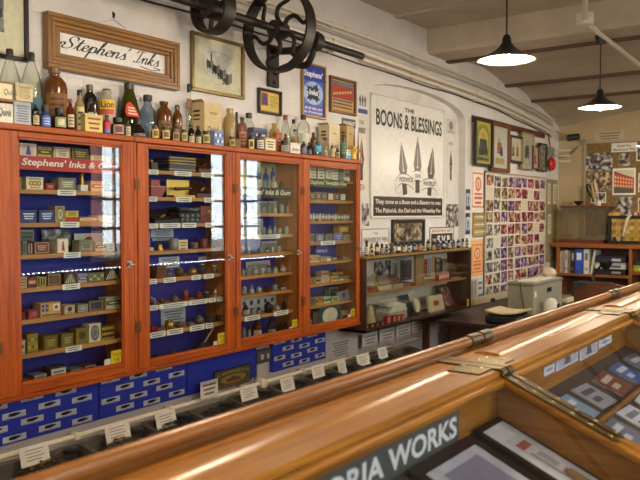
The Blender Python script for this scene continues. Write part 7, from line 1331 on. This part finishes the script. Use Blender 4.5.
for xx in (xa, xb):
    m = MB(); zp_ = z0 + .08; m.lathe([(0, zp_), (.05, zp_ + .004), (.065, zp_ + .012), (.062, zp_ + .014)], (xx, yb_, 0), BRASS, 18)
    for q in range(3): a = q * 2 * PI / 3; m.tube([(xx + .06 * math.cos(a), yb_ + .06 * math.sin(a), zp_ + .012), (xx, yb_, bz)], .0018, BRASS, 5)
    m.build('pan', t)
zt_ += .0206
p = ony(578.6, 200, VY + .1); t = thing('dark_bowl', 'small dark bowl standing on the balance case', 'bowl', (p.x, VY + .1, zt_)); MB().lathe([(.02, zt_), (.018, zt_ + .01), (.05, zt_ + .035), (.065, zt_ + .06), (.06, zt_ + .06), (.04, zt_ + .03), (0, zt_ + .02)], (p.x, VY + .1, 0), C('#2a1c18', .3), 20).build('body', t)
for k, px in enumerate((563.4, 567.4, 571.4)): p = ony(px, 203, VY + .1); bottle('small glass inkwell on the balance case, %s from the wall corner' % ORD[k], p.x, VY + .1, .0, .0, .0, 'squat', CLEAR) if False else None
for k, px in enumerate((563.4, 567.4, 571.2)):
    p = ony(px, 203, VY + .1); t = thing('glass_inkwell', 'small clear inkwell on the balance case, %s from the wall corner' % ORD[k], 'inkwell', (p.x, VY + .1, zt_), 'clear inkwells on the balance case'); MB().box(p.x - .018, p.x + .018, VY + .082, VY + .118, zt_, zt_ + .032, CLEAR, .006).build('body', t); MB().lathe([(.012, zt_ + .033), (.014, zt_ + .045), (0, zt_ + .05)], (p.x, VY + .1, 0), BRASS, 12).build('cap', t)
p = ony(599, 203, VY + .1); t = thing('quill_pot', 'small white pot holding a white quill on the balance case', 'pot', (p.x, VY + .1, zt_)); MB().lathe([(.022, zt_), (.026, zt_ + .03), (.022, zt_ + .06), (.018, zt_ + .06)], (p.x, VY + .1, 0), C('#d8d2c0', .3), 16).build('body', t)
def quill(lab, x, y, z, lean, h, col, w):
    t = thing('quill_pen', lab, 'quill', (x, y, z)); c = catmull([(x, y, z + .005), (x + lean * .25, y, z + h * .35), (x + lean * .7, y, z + h * .75), (x + lean * .9, y, z + h)], 6); n = len(c); vs = []; m = MB(); mm = C(col, .7)
    for i, q in enumerate(c): f = i / (n - 1); ww = w * max(0., math.sin(PI * min(1, max(0, (f - .2) / .8))) ** .6); vs += [q + Vector((-ww, .004, 0)), q + Vector((ww * .6, -.004, .01))]
    m.add(vs, [(2 * i, 2 * i + 2, 2 * i + 3, 2 * i + 1) for i in range(n - 1)], mm); m.build('vane', t); MB().tube(c, [.004] * (n - 6) + [.003, .0025, .002, .0015, .001, .001], C('#cfc4a4', .5), 6).build('shaft', t)
quill('white quill curving up from the small white pot', p.x, VY + .1, zt_ + .03, -.06, .3, '#dcd4c0', .018)
t2 = ony(592.4, 203, VY + .1); quill('broad black quill on the balance case', t2.x + .03, VY + .12, zt_, -.11, .28, '#1a1718', .036); quill('golden brown quill between the black and white quills', t2.x + .05, VY + .08, zt_, -.06, .27, '#a8843c', .022)
p = ony(578.4, 190, VY + .16); t = thing('wire_stand', 'thin brass wire stand behind the dark bowl', 'stand', (p.x, VY + .18, zt_)); m = MB(); m.tube([(p.x, VY + .18, zt_), (p.x, VY + .18, zt_ + .24), (p.x + .1, VY + .18, zt_ + .24)], .004, BRASS, 6); m.lathe([(.03, zt_), (.03, zt_ + .006)], (p.x, VY + .18, 0), BRASS, 14); m.build('frame', t)
# ------------------------------------------------------------------ black framed case of ochre nib boxes
x0, x1, z0, z1 = brect(607.6, 215.6, 660, 243, SY + .05); z0 = SZT + .0006; t = thing('nib_case', 'black-framed case of ochre nib boxes in rows on the shelf unit', 'case', ((x0 + x1) / 2, SY + .08, z0)); f = MB(); fy0, fy1 = SY + .05, SY + .17
for q in ((x0, x1, z0, z0 + .03), (x0, x1, z1 - .03, z1), (x0, x0 + .03, z0 + .03, z1 - .03), (x1 - .03, x1, z0 + .03, z1 - .03)): f.box(q[0], q[1], fy0, fy1, q[2], q[3], C('#16130f', .35), .003)
f.build('frame', t); MB().box(x0 + .03, x1 - .03, fy1 - .01, fy1, z0 + .03, z1 - .03, C('#3a2c18')).build('back_panel', t)
nr, nc = 6, 10; W_, H_ = x1 - x0 - .07, z1 - z0 - .07; oc = ['#a8823a', '#b8923f', '#94702e', '#bda055', '#8a6a30', '#c9b478']
for r in range(nr):
    for c in range(nc):
        xx, zz = x0 + .035 + W_ * c / nc, z0 + .035 + H_ * r / nr; b = MB().box(xx + .002, xx + W_ / nc - .002, fy0 + .03, fy1 - .011, zz + .002, zz + H_ / nr - .002, C(oc[(r * 7 + c * 5 + r * c) % 6], .55)).build('nib_box', t); L = MB(); art(L, xx + .006, xx + W_ / nc - .006, zz + .006, zz + H_ / nr - .006, .0005, 'bars', '#5a4420', '#5a4420', 2); back(L, fy0 + .03).build('printing', b, t.location)
z1 += .0006
for k, (pl, pr, h, cc, lab) in enumerate(((608.8, 612.6, .035, '#b8963c', 'small ochre box on the black-framed case by the quills'), (613.4, 619.4, .045, '#c9a632', 'yellow box on the black-framed case'), (630.4, 633, .03, '#a83028', 'little red box on the black-framed case'), (634, 636.6, .045, '#c8c0b0', 'little white box beside the red one on the black-framed case'), (637, 640.6, .04, '#a83a2c', 'red tin at the edge of view on the black-framed case'))):
    a, b = ony(pl, 213, SY + .07).x, ony(pr, 213, SY + .07).x; t = thing('nib_box', lab, 'box', ((a + b) / 2, SY + .1, z1)); MB().box(a, b, SY + .07, SY + .13, z1, z1 + h * .7, C(cc, .5)).build('body', t); MB().box(a - .001, b + .001, SY + .069, SY + .131, z1 + h * .71, z1 + h, C(shade(cc, .85), .5)).build('lid', t)
p = ony(620, 240, SY + .02); t = thing('carved_pen', 'pale curved horn pen leaning across the front of the black-framed case', 'pen', (p.x, SY + .02, SZT)); q1 = ony(629, 216, SY + .03); MB().tube(catmull([(p.x + .03, SY + .03, SZT + .1), (q1.x - .02, SY + .035, q1.z - .04), (q1.x + .03, SY + .04, q1.z + .015)], 6), [.004, .008, .011, .013, .014, .015, .016, .016, .015, .013, .011, .008, .004], C('#d0c6ae', .4), 10).build('body', t); MB().tube([(p.x, SY + .022, SZT + .006), (p.x + .03, SY + .03, SZT + .1)], .006, C('#3a2c20'), 8).build('stem', t)
p = ony(614.6, 240, SY + .02); t = thing('blue_bottle', 'small dark blue bottle before the black-framed case', 'bottle', (p.x, SY + .03, SZT)); MB().lathe([(.018, SZT + .0005), (.02, SZT + .01), (.02, SZT + .06), (.01, SZT + .075), (.01, SZT + .09)], (p.x, SY + .025, 0), C('#1c2440', .2), 14).build('body', t); MB().lathe([(.012, SZT + .09), (.012, SZT + .11), (0, SZT + .112)], (p.x, SY + .025, 0), C('#b8a888'), 12).build('cap', t)
# ------------------------------------------------------------------ desk, grey machine and clutter
DZ = .62; t = thing('work_desk', 'dark work desk against the cabinet wall below the photo board', 'desk', (.55, 7.3, 0)); MB().box(.02, .98, 5.78, 8.75, DZ - .03, DZ, C('#2a1d16', .45), .004).build('top', t)
for x in (.06, .91):
    for y in (5.82, 8.66): MB().box(x, x + .05, y, y + .05, 0, DZ - .031, DARKW).build('leg', t)
MB().box(.03, .05, 6.4, 8.66, .2, DZ - .031, DARKW).build('back_panel', t)
XM = .85; ed = onx(534, 283, XM); MY = ed.y; MZ = ed.z; MX0 = ony(507.4, 290, MY).x; MY1 = onx(562, 290, XM).y; GB = C('#8f8a78', .5); GBD = C('#7d7968', .5); t = thing('grey_machine', 'boxy grey-beige office machine standing on the desk below the snapshots', 'office machine', ((MX0 + XM) / 2, (MY + MY1) / 2, DZ))
MB().box(MX0, XM, MY, MY1, DZ + .0005, MZ - .03, GB, .008).build('body', t); MB().box(MX0 - .005, XM + .005, MY - .005, MY1 + .005, MZ - .0295, MZ, GBD, .006).build('lid', t); a = MY + (MY1 - MY) * .45; MB().box(XM + .0005, XM + .004, a, a + .11, MZ - .11, MZ - .07, BLACK, .001).build('handle_slot', t); MB().box(XM + .0005, XM + .002, MY + .02, MY + .06, MZ - .13, MZ - .08, WHITE, 0).build('sticker', t)
MB().tube(catmull([((MX0 + XM) / 2, MY - .007, MZ), ((MX0 + XM) / 2 + .01, MY - .008, MZ - .1), ((MX0 + XM) / 2 + .03, MY - .008, MZ - .2), ((MX0 + XM) / 2 + .05, MY - .008, MZ - .3)], 5), .004, BLACK, 6).build('cable', t)
t = thing('loose_papers', 'white papers lying on top of the grey machine', 'papers', ((MX0 + XM) / 2, MY + .2, MZ)); MB().prism([(MX0 + .08, MY + .05, MZ + .0006), (XM - .02, MY + .08, MZ + .0006), (XM - .03, MY1 - .1, MZ + .0006), (MX0 + .1, MY1 - .12, MZ + .0006)], (0, 0, .012), C('#cfcabb')).build('sheets', t)
p = onx(549, 277, XM - .08); t = thing('wrapped_bundle', 'crumpled pale bundle on the white papers', 'bundle', (p.x, p.y, MZ + .013)); m = MB(); r = random.Random(9); prf = [(.0, 0), (.06, .0), (.075, .03), (.06, .06), (.03, .08), (0, .085)]; m.lathe([(a_, MZ + .013 + b_) for a_, b_ in prf], (p.x, p.y, 0), C('#b8a88c', .7), 14); m.v = [(q[0] + r.uniform(-.008, .008), q[1] + r.uniform(-.008, .008), q[2] + (r.uniform(-.006, .006) if q[2] > MZ + .02 else 0)) for q in m.v]; m.build('cloth', t)
p = onx(548, 300, XM + .06); t = thing('white_device', 'small rounded white device standing against the grey machine', 'device', (XM + .07, p.y, DZ)); MB().lathe([(.07, DZ + .0006), (.075, DZ + .02), (.065, DZ + .1), (.04, DZ + .15), (0, DZ + .165)], (XM + .09, p.y, 0), C('#d8d4ca', .3), 20).build('body', t); MB().lathe([(.03, .062), (.03, .076), (.022, .078)], (XM + .09, p.y, DZ + .09), BLACK, 16, 'x').build('socket', t)
pz_ = .705; PT = thing('dark_printer', 'low dark printer at the near end of the desk with paper on it', 'printer', (.77, 6.0, DZ)); m = MB(); m.box(.63, .91, 5.86, 6.2, DZ + .0005, pz_ - .018, BLACK, .012); m.build('body', PT); MB().box(.65, .89, 5.88, 6.18, pz_ - .0175, pz_ - .004, C('#2c2a28', .4), .006).build('lid', PT)
t = thing('paper_stack', 'curling stack of cream paper on the dark printer', 'paper', (.77, 6.0, pz_)); c = [(.63 + .036 * k, pz_ - .003 + .018 * (abs(k - 4) / 4) ** 1.5) for k in range(9)]; m = MB()
m.prism([(x, 5.87, z) for x, z in c] + [(x, 5.87, z + .012) for x, z in reversed(c)], (0, .33, 0), C('#d2c6a0')); m.build('sheets', t)
p = onx(489, 302, .03); t = thing('plug_adaptor', 'black plug adaptor in a white socket beside the desk', 'adaptor', (0, p.y, p.z)); MB().box(.001, .02, p.y - .09, p.y + .07, p.z - .06, p.z + .06, WHITE, .004).build('socket_plate', t); MB().box(.021, .09, p.y - .05, p.y + .03, p.z - .05, p.z + .045, BLACK, .008).build('adaptor', t); MB().tube(catmull([(.06, p.y + .03, p.z), (.09, p.y + .15, p.z - .03), (.07, p.y + .2, p.z - .08), (.07, p.y + .14, p.z - .11)], 6), .007, WHITE, 6).build('cable', t)
MB().box(.025, .07, 6.9, 8.6, DZ, .69, C('#b3a888', .5), .004).build('cable_rail', bpy.data.objects['work_desk'])
p = onx(481, 320, .5); t = thing('brown_bowl', 'shallow brown bowl at the end of the tray bench', 'bowl', (.42, 5.62, .2755)); MB().lathe([(.04, .2756), (.06, .2756), (.12, .33), (.11, .33), (.05, .285), (0, .283)], (.42, 5.62, 0), C('#5a3a22', .4), 22).build('body', t)
# desk clutter beyond the machine
def lump(nm, lab, cat, x, y, z, parts): 
    t = thing(nm, lab, cat, (x, y, z))
    for pn, bx_, mm in parts: MB().box(x + bx_[0], x + bx_[1], y + bx_[2], y + bx_[3], z + bx_[4] + .0005, z + bx_[5], mm, .008).build(pn, t)
    return t
t = thing('desk_lamp', 'black jointed desk lamp beyond the grey machine', 'desk lamp', (.95, 8.1, DZ)); MB().lathe([(.08, DZ + .0005), (.08, DZ + .015), (.02, DZ + .03)], (.95, 8.1, 0), BLACK, 18).build('base', t); MB().tube([(.95, 8.1, DZ + .02), (.88, 8.15, DZ + .26), (1.0, 8.1, DZ + .42)], .011, BLACK, 8).build('arm', t); MB().lathe([(.02, .0), (.05, .03), (.07, .09), (.066, .09), (.03, .02)], (1.02, 8.1, DZ + .33), BLACK, 18).build('lamp_shade', t)
lump('black_bag', 'dark bag slumped on the far end of the desk', 'bag', .8, 8.45, DZ, [('body', (-.2, .18, -.14, .14, 0, .16), C('#231f1e', .7)), ('flap', (-.19, .17, -.15, -.13, .06, .165), C('#2c2826', .7)), ('strap', (-.03, .0, -.02, .02, .16, .22), C('#1b1818', .6))])
lump('paper_pile', 'pile of pale papers on the desk between machine and bag', 'papers', .62, 7.75, DZ, [('sheets', (-.15, .15, -.12, .12, 0, .05), C('#c4b898')), ('folder', (-.14, .12, -.11, .1, .0505, .065), C('#7a6a50'))])
# chair with curved brown back
CXc, CYc = ony(606, 300, 6.3).x, 6.3; zb_ = ony(606, 282, 6.3).z; t = thing('wooden_chair', 'brown wooden chair with a curved back before the shelf unit', 'chair', (CXc, CYc + .2, 0)); BRW = wood('chair', '#4a2a18', '#6e4226', 'x', .4)
m = MB(); n = 12; vs = [(CXc - .27 + .54 * k / n, CYc + .02 - .08 * math.sin(PI * k / n), zb_ - .10 + .10 * math.sin(PI * k / n) ** .7) for k in range(n + 1)]; lo = [(x, y, zb_ - .24) for x, y, z in vs]
m.add(vs + lo + [(x, y + .02, z) for x, y, z in vs + lo], [(k, k + 1, n + 2 + k, n + 1 + k) for k in range(n)] + [(2 * n + 2 + k, 2 * n + 3 + k, 3 * n + 4 + k, 3 * n + 3 + k) for k in range(n)] + [(k, k + 1, 2 * n + 3 + k, 2 * n + 2 + k) for k in range(n)], BRW); m.build('backrest', t); MB().box(CXc - .24, CXc + .24, CYc + .02, CYc + .46, .42, .46, BRW, .01).build('seat', t)
for sx in (-.22, .18):
    MB().box(CXc + sx, CXc + sx + .04, CYc + .0, CYc + .04, 0, zb_ - .2, BRW).build('leg', t); MB().box(CXc + sx, CXc + sx + .04, CYc + .4, CYc + .44, 0, .419, BRW).build('leg', t)
# ceiling conduit with round box
t = thing('ceiling_conduit', 'pale surface conduit with a round box across the far ceiling', 'conduit', (1.6, 6.5, 2.98)); pts = [onz(585, -8, 2.94), onz(585, 20, 2.94), onz(599, 33, 2.95), onz(641, 66, 2.94)]
m = MB()
for a, b in zip(pts[:-1], pts[1:]): m.tube([a, b], .018, PIPEM, 8)
m.build('run', t); MB().lathe([(.055, 2.905), (.06, 2.91), (.06, 2.985)], (pts[1].x, pts[1].y, 0), PIPEM, 20).build('round_box', t)
